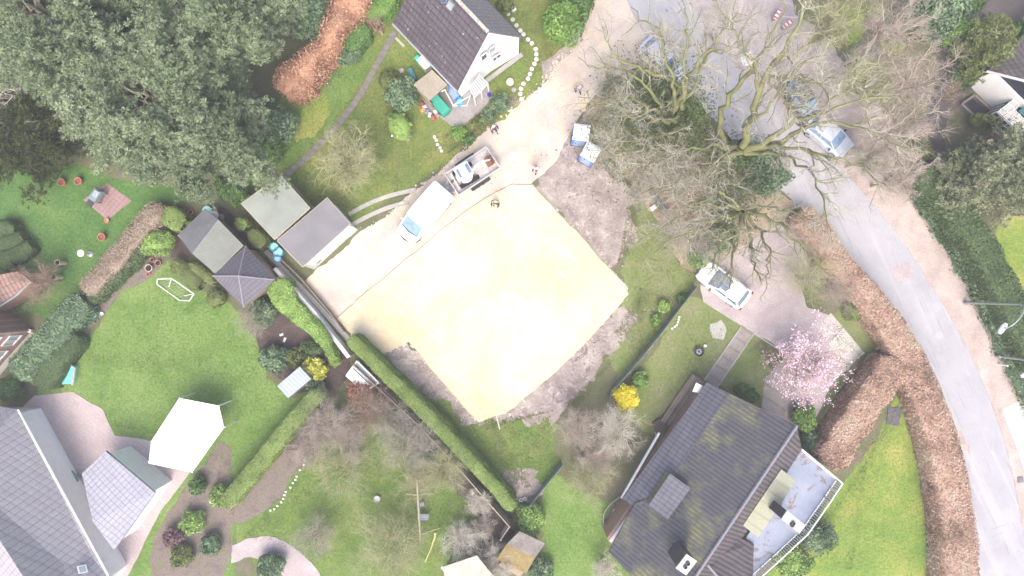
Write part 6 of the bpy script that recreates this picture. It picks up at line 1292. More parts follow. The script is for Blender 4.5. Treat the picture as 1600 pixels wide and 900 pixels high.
    for i in range(6):
        ph = math.pi*.54*i/5; rr = math.sin(ph)*.092+.001; hr.append([Vector((hd.x-.012+math.cos(t)*rr*1.12, math.sin(t)*rr, hd.z+.012+math.cos(ph)*.125)) for t in [2*math.pi*j/14 for j in range(14)]])
    m.loft(hr); m.build('hair' if not hat else 'cap', mat_plain(*hair), rt, smooth=True)
    return place(rt, px, py, face, z)
person('person in a dark jacket standing alone on the sand, both arms held in front', 775, 319, 262, ('dark_jacket', (.03,.025,.05), .8), ('black_trousers', (.03,.03,.04), .8), ('grey_hair', (.48,.46,.46), .8), arms=((35,75),(35,75)), stride=.03, z=.12)
person('person in navy clothes and pale hat at the upper edge of the gravel track', 772, 205, 300, ('navy_jacket', (.03,.035,.09), .8), ('navy_trousers', (.04,.045,.09), .8), ('pale_hat', (.6,.6,.62), .8), arms=((15,50),(40,60)), stride=.12, hat=1)
person('person in a pale grey top standing on the grey soil by the sand corner', 836, 266, 250, ('pale_grey_top', (.50,.50,.58), .8), ('blue_grey_trousers', (.12,.13,.19), .8), ('reddish_hair', (.28,.14,.11), .8), arms=((10,20),(30,40)), stride=.08)
person('person in a blue-grey coat beside the top of the woodland corner', 903, 145, 110, ('blue_grey_coat', (.13,.15,.22), .8), ('dark_blue_trousers', (.06,.07,.11), .8), ('light_hair', (.45,.42,.40), .8), arms=((5,15),(5,15)), stride=.14)
person('person in a pinkish top at the road end of the sand track, under the twigs', 945, 118, 60, ('dull_pink_top', (.42,.20,.22), .8), ('pale_trousers', (.4,.38,.4), .8), ('brown_hair', (.2,.12,.08), .8), arms=((20,40),(10,20)), stride=.1)
# ---------------------------------------------------------------- portable toilets
c_pblue = mat_plain('blue_plastic', (.10,.22,.55), .5, .08); c_pwhite = mat_plain('white_translucent_roof', (.72,.74,.76), .5, .04)
def toilet(label, px, py, ang, group=None):
    o = root0('portable_toilet', label, 'portable toilet', group)
    m = MB(); m.bbox((0,0,1.06), (1.08,1.08,2.0), 0, .02); m.build('cabin', c_pblue, o)
    m = MB(); m.box((0,0,.05), (1.14,1.14,.1)); m.build('base', c_trim, o)
    m = MB(); m.loft([[Vector((x*s_, y*s_, z)) for x, y in ((-1,-1),(1,-1),(1,1),(-1,1))] for s_, z in ((.57,2.05),(.57,2.13),(.40,2.26),(.36,2.28))]); m.build('roof', c_pwhite, o)
    m = MB(); m.box((-.545,0,1.05), (.03,.72,1.82)); d = m.build('door', mat_plain('pale_blue_panel', (.32,.42,.65), .5), o); m = MB(); m.box((-.575,.26,1.0), (.04,.05,.16)); m.build('handle', c_trim, d)
    m = MB(); m.tube([(.35,.35,2.05),(.35,.35,2.5)], .05, 8); m.build('vent_pipe', c_pwhite, o); return place(o, px, py, ang)
toilet('blue portable toilet with white roof, upper left of the pair', 904, 217, 82); toilet('blue portable toilet with white roof seen through twigs, lower right of the pair', 918, 246, 60)
# ---------------------------------------------------------------- street lamps
def lamp(label, bx, by, h, reach, ang):
    o = root0('street_lamp', label, 'street lamp')
    m = MB(); m.tube([(0,0,0),(0,0,h*.5),(0,0,h-.5)], [.09,.07,.06], 10); m.lathe((0,0,0), [(.14,0),(.14,.5),(.09,.6)], 10); m.build('pole', mat_plain('lamp_grey', (.33,.34,.34), .5, .08, metal=.3), o)
    pts = [(0,0,h-.52)]+[(reach*.5*(1-math.cos(R(t))), 0, h-.5+.75*math.sin(R(t))) for t in range(20, 181, 20)]; m = MB(); m.tube(pts, .05, 8); m.build('arm', mat_plain('lamp_grey', (.33,.34,.34)), o)
    m = MB(); e = pts[-1]; m.loft([[Vector((e[0]+x*a_, y*b_, e[2]+z)) for x, y in ((-1,-.5),(-.5,-1),(.5,-1),(1,-.5),(1,.5),(.5,1),(-.5,1),(-1,.5))] for a_, b_, z in ((.30,.13,-.22),(.42,.17,-.12),(.40,.15,-.02),(.16,.07,.06))]); hd_ = m.build('lamp_head', mat_plain('white_enamel', (.78,.78,.78), .4, .03), o)
    m = MB(); m.box((e[0], 0, e[2]-.235), (.5,.2,.03)); m.build('lens', c_glass2, hd_); p = P(bx, by); o.location = p; o.rotation_euler = (0, 0, R(ang)); return o
lamp('street lamp with curved white arm on the sandy verge at the right', 1507, 473, 6.0, 1.9, -125)
lamp('street lamp cut by the right edge below the curved one', 1556, 556, 6.0, 1.9, 200)
# ---------------------------------------------------------------- fences
def fence(label, pts, h, post, rail, cat='fence', spacing=1.8, panel=None, pr=.04, name='garden_fence'):
    o = root0(name, label, cat); q = [P(*p) for p in pts]; o.location = q[0]; pm = MB(); rm_ = MB(); pn = MB()
    for i in range(len(q)-1):
        a, b = q[i], q[i+1]; n = max(1, round((b-a).length/spacing))
        for k in range(n+(i == len(q)-2)): p = lerp(a, b, k/n); m = MB(); m.tube([p, p+Vector((0,0,h+.05))], pr, 6); m.build('post', post, o)
        for z in ((h-.05, h*.5, .15)): rm_.tube([a+Vector((0,0,z)), b+Vector((0,0,z))], pr*.6 if panel is None else pr*.5, 5)
        if panel: d = (b-a).normalized(); nn = Vector((-d.y, d.x, 0))*.012; pn.prism([a-nn, b-nn, b+nn, a+nn], .03, h)
    rm_.build('rails', rail, o)
    if panel: pn.build('panels', panel, o)
    return o
fence('wooden fence with top rail along the dark strip beside the long clipped hedge', [(560,568),(600,605),(660,660),(720,725),(796,812),(783,832)], 1.5, c_woodp, mat_plain('pale_rail', (.55,.49,.41), .8, .15), panel=c_wood, pr=.085)
fence('low fence below the clipped hedge of the middle lawn', [(512,618),(470,668),(420,722),(366,792)], 1.0, c_woodp, mat_plain('pale_rail', (.45,.40,.33)), panel=c_wood, pr=.05)
m_mesh = mat_plain('green_wire_mesh', (.14,.19,.18), .6, .15)
fence('green mesh fence between bare soil and the front garden', [(1084,447),(1062,475),(1032,515),(1000,555),(962,600),(950,618)], 1.1, m_mesh, m_mesh, panel=m_mesh, pr=.03)
fence('green mesh fence below the grey shrub thicket', [(877,722),(850,755),(822,790)], 1.1, m_mesh, m_mesh, panel=m_mesh, pr=.03)
fence('green mesh fence at the leaf litter edge beside the grey soil', [(1010,300),(1040,335)], 1.1, m_mesh, m_mesh, panel=m_mesh, pr=.03)
fence('grey board fence at the top of the leaf litter beside the track', [(928,153),(958,128),(984,115)], .6, c_woodp, c_grid, panel=c_wood, pr=.05)
wl = root0('concrete_wall', 'pale-topped retaining wall between the sand pad and the winding hedge', 'wall'); m = MB()
q = [P(x, y) for x, y in [(436,420),(470,458),(500,492),(528,528),(550,556)]]
wl.location = q[0]
for i in range(len(q)-1):
    a, b = q[i], q[i+1]; d = (b-a).normalized(); nn = Vector((-d.y, d.x, 0))*(.12+.02*(i % 2)); m.prism([a-nn, b-nn, b+nn, a+nn], 0, 1.0+.006*i)
m.build('coping', m_white_conc, wl)
strip_o = strip('concrete_channel', [(415,392),(450,428),(495,475),(545,530)], .35, 0, .05, m_conc); setp(strip_o, kind='structure')
w2 = root0('board_wall', 'low grey board wall along the lower edge of the gravel track', 'wall'); m = MB(); q = [P(x, y) for x, y in [(412,376),(474,436),(518,488),(540,518)]]; w2.location = q[0]
for i in range(3):
    a, b = q[i], q[i+1]; d = (b-a).normalized(); nn = Vector((-d.y, d.x, 0))*.035; m.prism([a-nn, b-nn, b+nn, a+nn], 0, .55+.004*i)
m.build('boards', c_wood, w2)
# ---------------------------------------------------------------- garden things
def pot(label, px, py, r, h, mat, fill, z=0.0, group=None, name='plant_pot', cat='pot'):
    o = root0(name, label, cat, group); m = MB(); m.lathe((0,0,0), [(r*.7,0),(r,h),(r*1.08,h),(r*1.08,h-.04*0+.03),(r*.9,h+.03),(r*.86,h-.08)], 16); m.build('body', mat, o); m = MB(); m.lathe((0,0,0), [(r*.86,h-.12),(r*.86,h-.06)], 14); m.build('soil', fill, o); return place(o, px, py, 0, z)
c_terra = mat_plain('terracotta', (.42,.18,.12), .85, .15); c_pale = mat_plain('pale_clay', (.48,.38,.30), .85, .12); c_black = mat_plain('black_earth', (.03,.022,.02), .95)
c_white2 = mat_plain('white_plastic', (.72,.73,.74), .5, .04)
pot('terracotta pot on the lawn, left of the pair above the paving square', 101, 286, .26, .4, c_terra, mat_plain('red_earth', (.22,.08,.06), .9)); pot('terracotta pot on the lawn, right of the pair above the paving square', 127, 284, .26, .4, c_terra, mat_plain('red_earth', (.22,.08,.06), .9))
pot('terracotta pot on the lawn below the paving square', 164, 371, .26, .45, c_terra, mat_plain('red_earth', (.22,.08,.06), .9)); pot('small orange pot at the bottom tip of the paving square', 169, 345, .17, .2, mat_plain('orange_clay', (.58,.24,.16), .8), mat_plain('orange_clay', (.58,.24,.16)))
pot('tall pale chimney-pot planter, upper one of two on the left lawn', 103, 411, .2, .95, c_pale, c_black, name='tall_planter', cat='planter'); pot('tall pale chimney-pot planter, lower one of two on the left lawn', 97, 433, .2, .95, c_pale, c_black, name='tall_planter', cat='planter')
pot('large round stone pot in the flower bed above the goal', 236, 419, .26, .35, c_pale, c_black); pot('brown pot at the right end of the flower bed', 250, 411, .2, .3, c_terra, c_black); pot('small brown pot at the top of the flower bed', 240, 406, .14, .22, c_terra, c_black); pot('dull red pot at the foot of the large stone pot', 234, 428, .14, .16, c_terra, mat_plain('red_earth', (.22,.08,.06)))
pot('turquoise glazed pot in the lower flower bed', 150, 492, .24, .4, mat_plain('turquoise_glaze', (.18,.5,.52), .3), mat_plain('pale_teal', (.3,.6,.6), .5)); pot('small white bowl beside the turquoise pot', 161, 490, .12, .15, c_white2, c_white2)
pot('blue glazed pot at the right corner of the patio', 765, 150, .16, .35, mat_plain('cobalt_glaze', (.04,.06,.35), .3), mat_plain('deep_blue', (.03,.04,.2), .5))
pot('round white drum lid planter in the lower lawn', 590, 778, .22, .25, c_grid, mat_plain('pale_lilac_lid', (.5,.48,.52), .6), name='garden_drum', cat='drum')
for (x, y, r, c, l) in ((434,387,.30,(.06,.35,.36),'teal water butt nearest the shed corner'), (440,395,.34,(.10,.30,.42),'blue-teal water butt in the middle of the three'), (439,405,.26,(.08,.18,.40),'dark blue water butt nearest the wall')):
    pot(l, x, y, r, .8, mat_plain(f'butt_{int(r*100)}', c, .5), mat_plain('pale_teal', (.3,.6,.6)), name='water_butt', cat='water butt')
def lathe_thing(name, label, cat, px, py, prof, mat, z=0.0, n=18, hz=0, part='body', extra=None, group=None):
    o = root0(name, label, cat, group); m = MB(); m.lathe((0,0,0), prof, n); m.build(part, mat, o)
    if extra: extra(o)
    return place(o, px, py, 0, z, hz)
def stand(o): m = MB(); m.tube([(0,0,0),(0,0,1.0)], .03, 6); m.lathe((0,0,0), [(.25,0),(.22,.06),(.05,.1)], 12); m.build('stand', c_grid, o)
lathe_thing('bird_bath', 'white round bird table on a thin stand left of the dry hedge', 'bird bath', 141, 397, [(.05,1.0),(.22,1.05),(.25,1.12),(.2,1.12)], c_white2, extra=stand, part='bowl')
lathe_thing('satellite_dish', 'white round dish on a stand behind the two-tone shed', 'satellite dish', 346, 339, [(.05,1.1),(.28,1.16),(.34,1.26),(.30,1.25)], c_white2, extra=stand, part='dish')
lathe_thing('round_table', 'pale teal round table top beside the white dish', 'table', 330, 331, [(.04,.0),(.04,.68),(.34,.7),(.34,.74)], mat_plain('pale_teal', (.3,.6,.6)), part='table_top')
lathe_thing('white_ball_lamp', 'white globe lamp in the dark shrubs left of the white house', 'garden lamp', 1494, 131, [(.06,0),(.06,.4),(.2,.5),(.28,.7),(.2,.92),(.05,.96)], c_white2, part='globe')
lathe_thing('white_ball', 'white ball beside the fire basket in the front garden', 'ball', 1101, 540, [(.02,0),(.1,.05),(.13,.13),(.1,.21),(.02,.26)], c_white2)
lathe_thing('garden_light', 'small white light at the hedge corner of the magnolia lawn', 'garden light', 1368, 544, [(.03,0),(.03,.2),(.1,.22),(.1,.32),(.03,.36)], c_white2)
lathe_thing('garden_light', 'small white light at the left corner of the path by the magnolia', 'garden light', 1190, 549, [(.03,0),(.03,.2),(.1,.22),(.1,.32),(.03,.36)], c_white2)
lathe_thing('silver_ball', 'silver gazing ball at the foot of the egg-shaped conifer', 'ball', 613, 212, [(.02,0),(.12,.05),(.16,.16),(.12,.27),(.02,.32)], mat_plain('mirror_ball', (.5,.52,.55), .15, .1, metal=.9, bmp=0))
lathe_thing('garden_boulder', 'pale round boulder right of the patio under the gable', 'boulder', 797, 129, [(.1,0),(.3,.1),(.28,.28),(.1,.36)], mat_plain('pale_stone', (.50,.45,.38), .9, .2), n=9)
lathe_thing('garden_boulder', 'smaller grey boulder right of the patio corner', 'boulder', 803, 141, [(.08,0),(.2,.08),(.18,.2),(.06,.25)], mat_plain('grey_stone', (.33,.31,.29), .9, .2), n=9)
fb = root0('fire_basket', 'round dark fire basket full of grey ash on the front lawn', 'fire basket'); m = MB(); m.lathe((0,0,0), [(.22,0),(.33,.08),(.36,.3),(.33,.3),(.30,.12)], 18); m.build('bowl', c_dark, fb); m = MB()
for i in range(9): a = i*.7; m.box((math.cos(a)*.15, math.sin(a)*.15, .18+.02*(i % 3)), (.14,.08,.08), a*1.7)
m.build('charred_logs', mat_plain('ash', (.3,.3,.33), .9, .3), fb); place(fb, 1091, 549, 0)
mt = root0('rubber_mat', 'dark crumpled mat lying on the yellow-green lawn between the beech hedges', 'mat'); m = MB(); m.loft([[Vector((x*.5+.06*math.sin(y*5+x), y*.68, z+.02*math.sin(3*x+i)+.02)) for i, (x, y) in enumerate(((-1,-1),(-.3,-.92),(.4,-1),(1,-.85),(.8,0),(1,.9),(.3,1),(-.2,.85),(-1,.9),(-.85,0)))] for z in (.0,.04)]); m.build('sheet', mat_plain('dark_slate_mat', (.09,.085,.11), .8, .3), mt); place(mt, 1396, 650, -10)
# dark metal bench / grill on the paving square
gr = root0('garden_grill', 'grey covered grill on the pink paving square', 'grill'); m = MB(); m.bbox((0,0,.75), (.95,.6,.5), 0, .08); m.build('cover', mat_plain('grey_teal_cover', (.19,.23,.25), .7, .15), gr); m = MB(); m.bbox((.15,-.1,1.06), (.5,.4,.12), 0, .05); m.build('lid', mat_plain('pale_slate_lid', (.3,.34,.38), .5), gr)
for x, y in ((-.4,-.25),(.4,-.25),(.4,.25),(-.4,.25)): m = MB(); m.tube([(x,y,0),(x,y,.52)], .03, 6); m.build('leg', c_dark, gr)
m = MB(); m.box((-.7,0,.78), (.45,.5,.04)); m.build('side_shelf', c_dark, gr); place(gr, 160, 307, 55, .012)
gl = root0('football_goal', 'small white tubular football goal lying beside the clipped mounds', 'goal')
g_ = [(0,0),(.62,.92)] ; m = MB(); gp = [P(x, y, .05) for x, y in ((244,441),(268,435),(303,458),(294,471),(280,470),(244,441))]
a, b = P(246,444), P(281,469); hh = 1.0; A_, B_ = V3(268,435,1.0), V3(303,459,1.0)
m.tube([a+Vector((0,0,.05)), b+Vector((0,0,.05))], .04, 6); m.tube([A_, B_], .045, 6); gl.location = a
m.tube([a+Vector((0,0,.05)), V3(246,436,.9), A_], .04, 6); m.tube([b+Vector((0,0,.05)), V3(296,470,.8), B_], .04, 6)
m.tube([A_, P(264,448,.05)], .03, 6); m.tube([B_, P(288,462,.05)], .03, 6); m.build('frame', c_white2, gl)
nm = MB()
for i in range(9): nm.tube([lerp(a, b, i/8)+Vector((0,0,.06)), lerp(A_, B_, i/8)], .0025, 4)
for i in range(1, 4): nm.tube([lerp(a, A_, i/4), lerp(b, B_, i/4)], .0025, 4)
nm.build('net', c_white2, gl)
bn = root0('raised_planter', 'yellowish wooden frame planter on the ivy strip beside the bed', 'planter'); m = MB()
for (x, y, sx, sy) in ((0,.28,1.2,.05),(0,-.28,1.2,.05),(.575,0,.05,.5),(-.575,0,.05,.5)): m.box((x,y,.14), (sx,sy,.28))
m.build('frame', mat_plain('yellow_timber', (.48,.44,.22), .8), bn); m = MB(); m.box((0,0,.08), (1.08,.48,.14)); m.build('soil', m_bed, bn); place(bn, 182, 433, -15)
wb = root0('garden_bench', 'small pale bench half hidden under the pine edge near the golden bush', 'bench'); m = MB(); m.bbox((0,0,.42), (.85,.5,.06), 0, .01); m.build('seat', c_feltg, wb); m = MB(); m.box((0,.26,.7), (.85,.05,.42)); m.build('backrest', c_grid, wb)
for x, y in ((-.38,-.2),(.38,-.2),(.38,.2),(-.38,.2)): m = MB(); m.box((x,y,.2), (.05,.05,.4)); m.build('leg', c_dark, wb)
place(wb, 362, 270, -30)
# swing frame in the lower garden
sf = root0('swing_frame', 'wooden swing frame with splayed legs in the lower garden', 'swing'); sf.location = P(655,795)
t0, t1 = V3(651,745,2.0), V3(657,846,2.0); m = MB(); m.tube([t0, t1], .07, 8); m.build('top_beam', mat_plain('grey_pole', (.32,.29,.23), .85, .2), sf)
for (a_, b_) in ((V3(652,773,2.0), P(635,772)), (V3(652,773,2.0), P(677,770)), (V3(656,835,2.0), P(641,828)), (V3(656,835,2.0), P(688,824))): m = MB(); m.tube([a_, b_], .06, 8); m.build('leg', mat_plain('pale_pole', (.42,.40,.24), .85, .2), sf)
st = MB(); q = V3(661,808,.5); st.bbox((q.x, q.y, .5), (.8,.45,.05), 0, .01); so_ = st.build('seat', mat_plain('grey_seat', (.30,.30,.34), .6), sf)
m = MB()
for dx in (-.3, .3): m.tube([(q.x+dx, q.y, .52), lerp(t0, t1, .62+dx*.0)], .012, 4)
m.build('rope', c_white2, so_)
for (x0_, y0_, x1_, y1_, r_, lab) in ((681,833,664,879,.06,'pale yellow stick leaning across the grass below the swing'), (680,832,676,848,.09,'short forked stump piece at the top of the pale stick')):
    m = MB(); a, b = P(x0_, y0_, .08), P(x1_, y1_, .08); m.tube([a, lerp(a, b, .5)+Vector((.06,0,.03)), b], [r_, r_*.8, r_*.6], 7); o = m.build('fallen_branch', mat_plain('peeled_wood', (.52,.50,.22), .8, .15), None, origin=a); setp(o, lab, 'branch')
m = MB(); q = P(778,656); m.tube([P(774,640,.05), P(777,655,.06), P(781,671,.05)], .05, 6); o = m.build('timber_offcut', mat_plain('pale_rail', (.45,.40,.33)), None, origin=P(777,655)); setp(o, 'pale timber offcut lying below the tip of the sand pad', 'timber')
m = MB(); q = P(661,785,.2); m.bbox((0,0,.15), (.35,.3,.3), 0, .03); o = m.build('crate', mat_plain('grey_seat', (.30,.30,.34)), None); setp(o, 'small grey box on the grass under the swing', 'box'); place(o, 660, 786, 10)
# chain of stepping stones and bed edging
m = MB(); m.lathe((0,0,0), [(.15,0),(.165,.03),(.145,.055)], 14); proto = m.build('stepping_stone', mat_plain('pale_round_slab', (.58,.57,.52), .9, .1)); setp(proto, 'round pale stepping stone in the curved chain beside the gabled house', 'stepping stone', 'round stepping stones on the lawn')
ch_ = [(786,14),(794,22),(801,31),(807,40),(813,48),(818,54),(825,62),(831,68),(837,77),(838,85),(838,93),(835,100),(831,108),(828,116),(825,123),(818,131),(814,139),(813,147),(815,155)]
for i, (x, y) in enumerate(ch_): o = proto if i == 0 else proto.copy(); (COL.objects.link(o) if i else None); place(o, x, y, i*40, .02)
m = MB(); m.lathe((0,0,0), [(.06,0),(.10,.04),(.07,.10),(.02,.11)], 8); pst = m.build('edging_stone', mat_plain('white_edging_stone', (.66,.65,.62), .9, .1)); setp(pst, 'small white stone in the curved edging of the lower flower bed', 'edging stone', 'white stones edging the lower bed')
es = [(476,719),(475,726),(469,734),(464,744),(462,749),(458,754),(454,761),(447,768),(445,773),(443,779),(440,784),(434,790),(429,795),(423,797)]
for i, (x, y) in enumerate(es): o = pst if i == 0 else pst.copy(); (COL.objects.link(o) if i else None); place(o, x, y, i*70, .012)
for i, (x, y) in enumerate([(1061,495),(1060,499),(1059,503),(1057,507),(1054,510),(1050,513)]): o = pst.copy(); COL.objects.link(o); place(o, x, y, i*50, .012); setp(o, 'white stone in the short curved edging beside the green mesh fence', 'edging stone', 'white stones by the mesh fence')
for i, (x, y) in enumerate([(679,214),(682,219),(684,226),(688,231),(690,236)]): o = pst.copy(); COL.objects.link(o); place(o, x, y, i*50, .012); o.scale = (1.3,1.3,1.2); setp(o, 'rounded stone in the short row left of the bank by the patio', 'edging stone', 'stones left of the bank')
# patio clutter
def boxthing(name, label, cat, px, py, d, ang, mat, z=.012, part=None):
    m = MB(); m.bbox((0,0,d[2]/2), d, 0, min(.05, d[2]*.3)); o = m.build(name, mat, None, bevel=0); setp(o, label, cat); return place(o, px, py, ang, z)
gb_ = root0('covered_sofa', 'green tarpaulin-covered garden sofa on the patio', 'sofa'); m = MB(); m.loft([[Vector((x*a_, y*a_, z)) for x, y in ((-.95,-.38),(.95,-.38),(1.0,0),(.95,.38),(-.95,.38),(-1.0,0))] for a_, z in ((1,0),(1,.6),(.93,.75),(.8,.8))]); m.build('tarpaulin', mat_plain('green_tarpaulin', (.04,.30,.22), .6, .15), gb_); place(gb_, 686, 164, -48, .012)
lb = root0('blue_lounger', 'light blue lounger against the gable wall', 'lounger'); m = MB(); m.bbox((0,0,.4), (1.5,.5,.1), 0, .03); m.build('cushion', mat_plain('sky_blue_fabric', (.22,.32,.58), .8), lb); m = MB()
for x, y in ((-.6,-.2),(.6,-.2),(.6,.2),(-.6,.2)): m.tube([(x,y,0),(x,y,.36)], .03, 6)
m.build('legs', c_white2, lb); place(lb, 704, 143, -50, .012)
boxthing('blue_crate', 'dark blue crate between the lounger and the blue paddling tub', 'crate', 712, 151, (.6,.5,.4), -40, mat_plain('navy_plastic', (.06,.09,.28), .6))
pt_ = root0('paddling_tub', 'round bright blue tub on the patio', 'tub'); m = MB(); m.lathe((0,0,0), [(.25,0),(.3,.35),(.32,.36),(.27,.36),(.23,.05)], 20); m.build('tub', mat_plain('bright_blue_plastic', (.05,.35,.65), .4), pt_); m = MB(); m.lathe((0,0,0), [(.23,.2),(.23,.22)], 18); m.build('water', mat_glass('tub_water', (.15,.45,.6)), pt_); place(pt_, 718, 161, 0, .012)
for i, (x, y, c, l) in enumerate([(659,163,(.25,.08,.10),'dark red crate'), (664,168,(.45,.42,.5),'pale lilac bag'), (661,173,(.65,.25,.12),'orange bucket'), (668,175,(.18,.2,.3),'grey-blue box'), (672,180,(.5,.46,.44),'beige box'), (677,185,(.35,.08,.08),'red box'), (681,176,(.6,.58,.56),'white bin'), (684,181,(.3,.2,.2),'brown basket')]):
    boxthing('storage_box', l+' in the row of clutter beside the lean-to wall', 'box', x, y, (.34,.26,.25+.04*(i % 3)), 20*i, mat_plain(f'clutter_{i}', c, .7), .0)
boxthing('wheelie_bin', 'dark teal barrel lying on the grass left of the lean-to', 'barrel', 645, 118, (.35,.95,.4), 25, mat_plain('dark_teal_plastic', (.06,.22,.27), .5), 0)
boxthing('stone_trough', 'square pale stone block on the grass by the round brown bush', 'trough', 628, 111, (.35,.35,.2), 20, m_conc, 0)
boxthing('green_bin', 'bright green bin at the side wall of the gabled house', 'bin', 654, 95, (.4,.45,.6), 40, mat_plain('bright_green_plastic', (.04,.42,.28), .5), 0)
boxthing('white_cabinet', 'white cabinet at the side wall of the gabled house', 'cabinet', 664, 103, (.55,1.0,.8), 40, c_white2, 0)
boxthing('garden_block', 'grey slab lying beside the gravel strip near the top left wall', 'slab', 625, 66, (.2,.9,.1), 45, m_conc, 0)
wh_ = root0('stone_well', 'small white-topped stone ornament at the top right of the gabled house', 'ornament'); m = MB(); m.lathe((0,0,0), [(.2,0),(.22,.25),(.12,.3)], 9); m.build('base', mat_plain('grey_stone', (.33,.31,.29)), wh_); m = MB(); m.box((0,0,.36), (.35,.3,.12), .4); m.build('cap', c_white2, wh_); place(wh_, 802, 17, 0)
# road barriers and bag at the top
for (x, y, a, l) in ((1210,27,60,'red and white barrier at the top edge, left of the two'), (1226,42,35,'red and white barrier near the oak limb, right of the two')):
    o = root0('road_barrier', l, 'barrier'); m = MB(); m.box((0,0,.85), (1.3,.3,.16)); m.build('board', c_white2, o); m = MB()
    for k_ in (-.5, 0, .5): m.box((k_,-.003,.936), (.22,.32,.012))
    m.build('stripes', mat_plain('barrier_red', (.55,.06,.05), .6), o)
    for k_ in (-.5, .5): m = MB(); m.box((k_,0,.39), (.06,.3,.78)); m.build('leg', c_grid, o)
    place(o, x, y, a); o.scale = (.6,.8,.7)
bg_ = root0('builders_bag', 'white builders bag standing on the road under the oak', 'bag'); m = MB(); m.loft([[Vector((x*a_, y*a_, z)) for x, y in ((-.42,-.4),(0,-.45),(.42,-.4),(.45,0),(.42,.4),(0,.45),(-.42,.4),(-.45,0))] for a_, z in ((.9,0),(1.05,.3),(1,.7),(.85,.72),(.8,.55))]); m.build('bag', mat_plain('woven_white', (.68,.68,.66), .8), bg_); place(bg_, 1162, 96, 20, .02)
boxthing('cable_cabinet', 'pale concrete cover block at the end of the mesh fence on the leaf litter edge', 'cover', 1020, 325, (.45,.35,.3), 35, m_white_conc, 0)
# bicycles and clutter at the grey shed
def bicycle(label, px, py, ang):
    o = root0('bicycle', label, 'bicycle')
    for x in (-.5, .5):
        m = MB(); m.tube([(x+.33*math.cos(t), 0, .34+.33*math.sin(t)) for t in [2*math.pi*i/18 for i in range(19)]], .022, 6, caps=False); m.build('wheel', c_tyre, o)
    m = MB(); 
    for a_, b_ in (((-.5,0,.34),(0,0,.3)), ((0,0,.3),(-.15,0,.85)), ((-.15,0,.85),(-.5,0,.34)), ((0,0,.3),(.38,0,.82)), ((-.13,0,.78),(.38,0,.84)), ((.5,0,.34),(.36,0,.95))): m.tube([a_, b_], .02, 6)
    m.build('frame', mat_plain('bike_frame', (.2,.22,.26), .4), o); m = MB(); m.bbox((-.16,0,.9), (.26,.14,.06), 0, .02); m.build('saddle', c_trim, o); m = MB(); m.tube([(.32,-.28,.98),(.37,0,1.0),(.32,.28,.98)], .016, 6); m.build('handlebar', c_rim, o); return place(o, px, py, ang)
bicycle('bicycle leaning by the grey flat shed, left of the two', 503, 400, 45); bicycle('bicycle leaning by the grey flat shed, right of the two', 514, 391, 40)
boxthing('blue_box', 'pale blue box at the right end of the shed clutter', 'box', 531, 374, (.3,.35,.4), 40, mat_plain('pale_blue_plastic', (.25,.35,.55), .6), .014)
for i, (x, y, c) in enumerate([(520,384,(.25,.15,.10)), (525,379,(.35,.32,.3)), (497,407,(.12,.12,.13))]):
    boxthing('log_pile', ('small brown log stack','small grey crate','small dark box')[i]+' against the grey flat shed', ('logs','crate','box')[i], x, y, (.4,.3,.3), 40, mat_plain(f'shed_stuff_{i}', c, .8, .4), .014)
for (x, y, l) in ((288,329,'orange pot behind the square clipped bush, left'), (300,332,'orange pot behind the square clipped bush, right')): pot(l, x, y, .17, .25, mat_plain('orange_clay', (.58,.24,.16)), c_black)
boxthing('white_plank', 'two white boards dropped in the dark planting bed, upper one', 'board', 440, 523, (.28,.16,.04), 20, c_white2, .02); boxthing('white_plank', 'white board in the dark planting bed, lower one', 'board', 445, 531, (.34,.16,.04), 70, c_white2, .02)
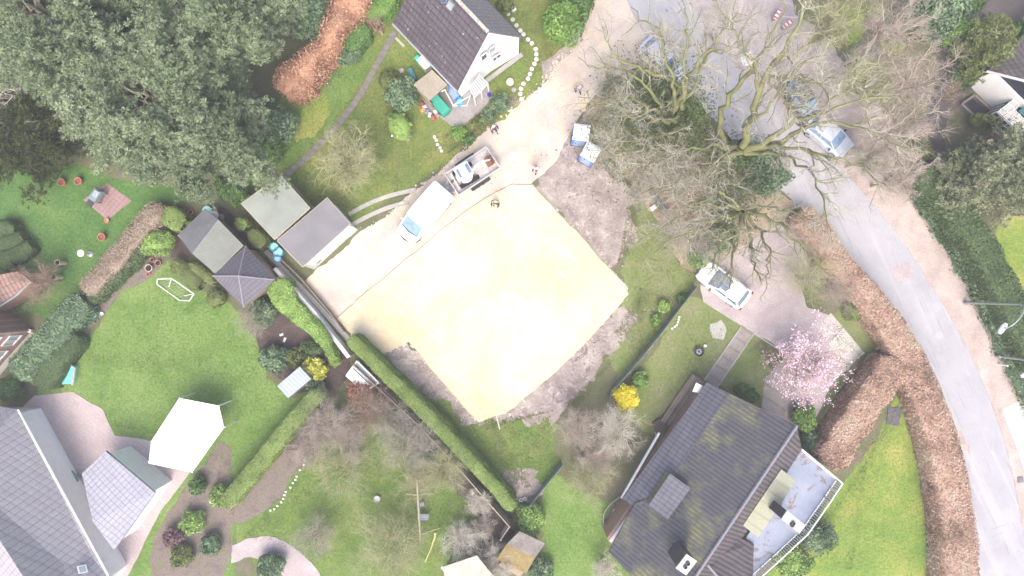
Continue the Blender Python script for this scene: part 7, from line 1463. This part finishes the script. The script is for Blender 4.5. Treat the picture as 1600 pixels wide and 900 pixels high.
# fenced junk corner at the bungalow
jf = root0('curved_border_fence', 'low curved pale border fence round the junk corner at the bungalow', 'fence'); jp = smooth_px([(970,776),(955,786),(944,800),(942,815),(948,832),(954,846)], 2); jf.location = P(944,808)
m = MB(); m.tube([P(x, y, .45) for x, y in jp], .03, 6); m.build('top_wire', mat_plain('pale_wire', (.42,.40,.36), .7), jf); m = MB()
for x, y in jp[::2]: m = MB(); m.tube([P(x, y), P(x, y, .5)], .025, 5); m.build('post', c_woodp, jf)
sheet('bare_earth', [(972,782),(957,790),(948,805),(949,822),(956,838),(975,815),(988,792)], .012, m_bed, .05)
pot('white bucket in the junk corner', 961, 797, .19, .3, c_white2, mat_plain('pale_lilac_lid', (.5,.48,.52)), name='bucket', cat='bucket'); pot('small blue-white tub in the junk corner', 974, 784, .13, .25, mat_plain('pale_blue_plastic', (.25,.35,.55)), c_white2, name='bucket', cat='bucket'); pot('terracotta saucer in the junk corner', 959, 819, .16, .12, c_terra, c_terra)
hs = root0('coiled_hose', 'dark coiled hose ring in the junk corner', 'hose'); m = MB(); m.tube([((.26+.004*i)*math.cos(i*.5), (.26+.004*i)*math.sin(i*.5), .04+.003*i) for i in range(36)], .022, 5); m.build('coil', mat_plain('hose_grey', (.14,.16,.16), .6), hs); place(hs, 948, 819, 0)
boxthing('green_can', 'green watering can in the junk corner', 'can', 966, 786, (.25,.18,.25), 30, mat_plain('bright_green_plastic', (.04,.42,.28)), .012)
for (x, y, l) in ((814,780,'left white bucket of the pair at the lower mesh fence'), (820,778,'right white bucket of the pair at the lower mesh fence')): pot(l, x, y, .13, .22, c_white2, mat_plain('lilac_fill', (.3,.26,.32), .8), name='bucket', cat='bucket')
for (x, y, l) in ((1032,664,'white bag on the dark landing by the bungalow wall'), (1026,676,'pinkish stone bag by the dark landing')): boxthing('garden_bag', l, 'bag', x, y, (.3,.35,.25), 30, c_white2 if 'white' in l else mat_plain('pinkish_bag', (.4,.3,.3), .8), .0)
dc = root0('drain_cover', 'dark square drain grate on the road at the right edge', 'drain cover'); m = MB(); m.box((0,0,.012), (.42,.42,.02)); m.build('frame', c_dark, dc); m = MB()
for i in range(6): m.box((-.16+.064*i,0,.026), (.025,.36,.01))
m.build('grate', c_grid, dc); place(dc, 1594, 749, 5, .02)
for (x, y, l, s) in ((1463,479,'round manhole cover in the middle of the road', .36), (1467,524,'fainter round manhole cover below the other one on the road', .3)):
    o = root0('manhole_cover', l, 'manhole cover'); m = MB(); m.lathe((0,0,0), [(s,0),(s,.012),(s*.9,.012),(s*.9,.008),(s*.86,.008),(s*.86,.014)], 28); m.build('disc', mat_plain('worn_iron', (.36,.36,.40), .6, .05), o); place(o, x, y, 0, .02)
m = MB(); m.tube([(0,0,0),(0,0,.9)], .06, 8); m.lathe((0,0,.9), [(.06,0),(.08,.03),(.03,.07)], 8); o = m.build('bollard', c_white2, None); setp(o, 'white reflector post on the verge beside the second street lamp', 'post'); place(o, 1560, 569, 0)
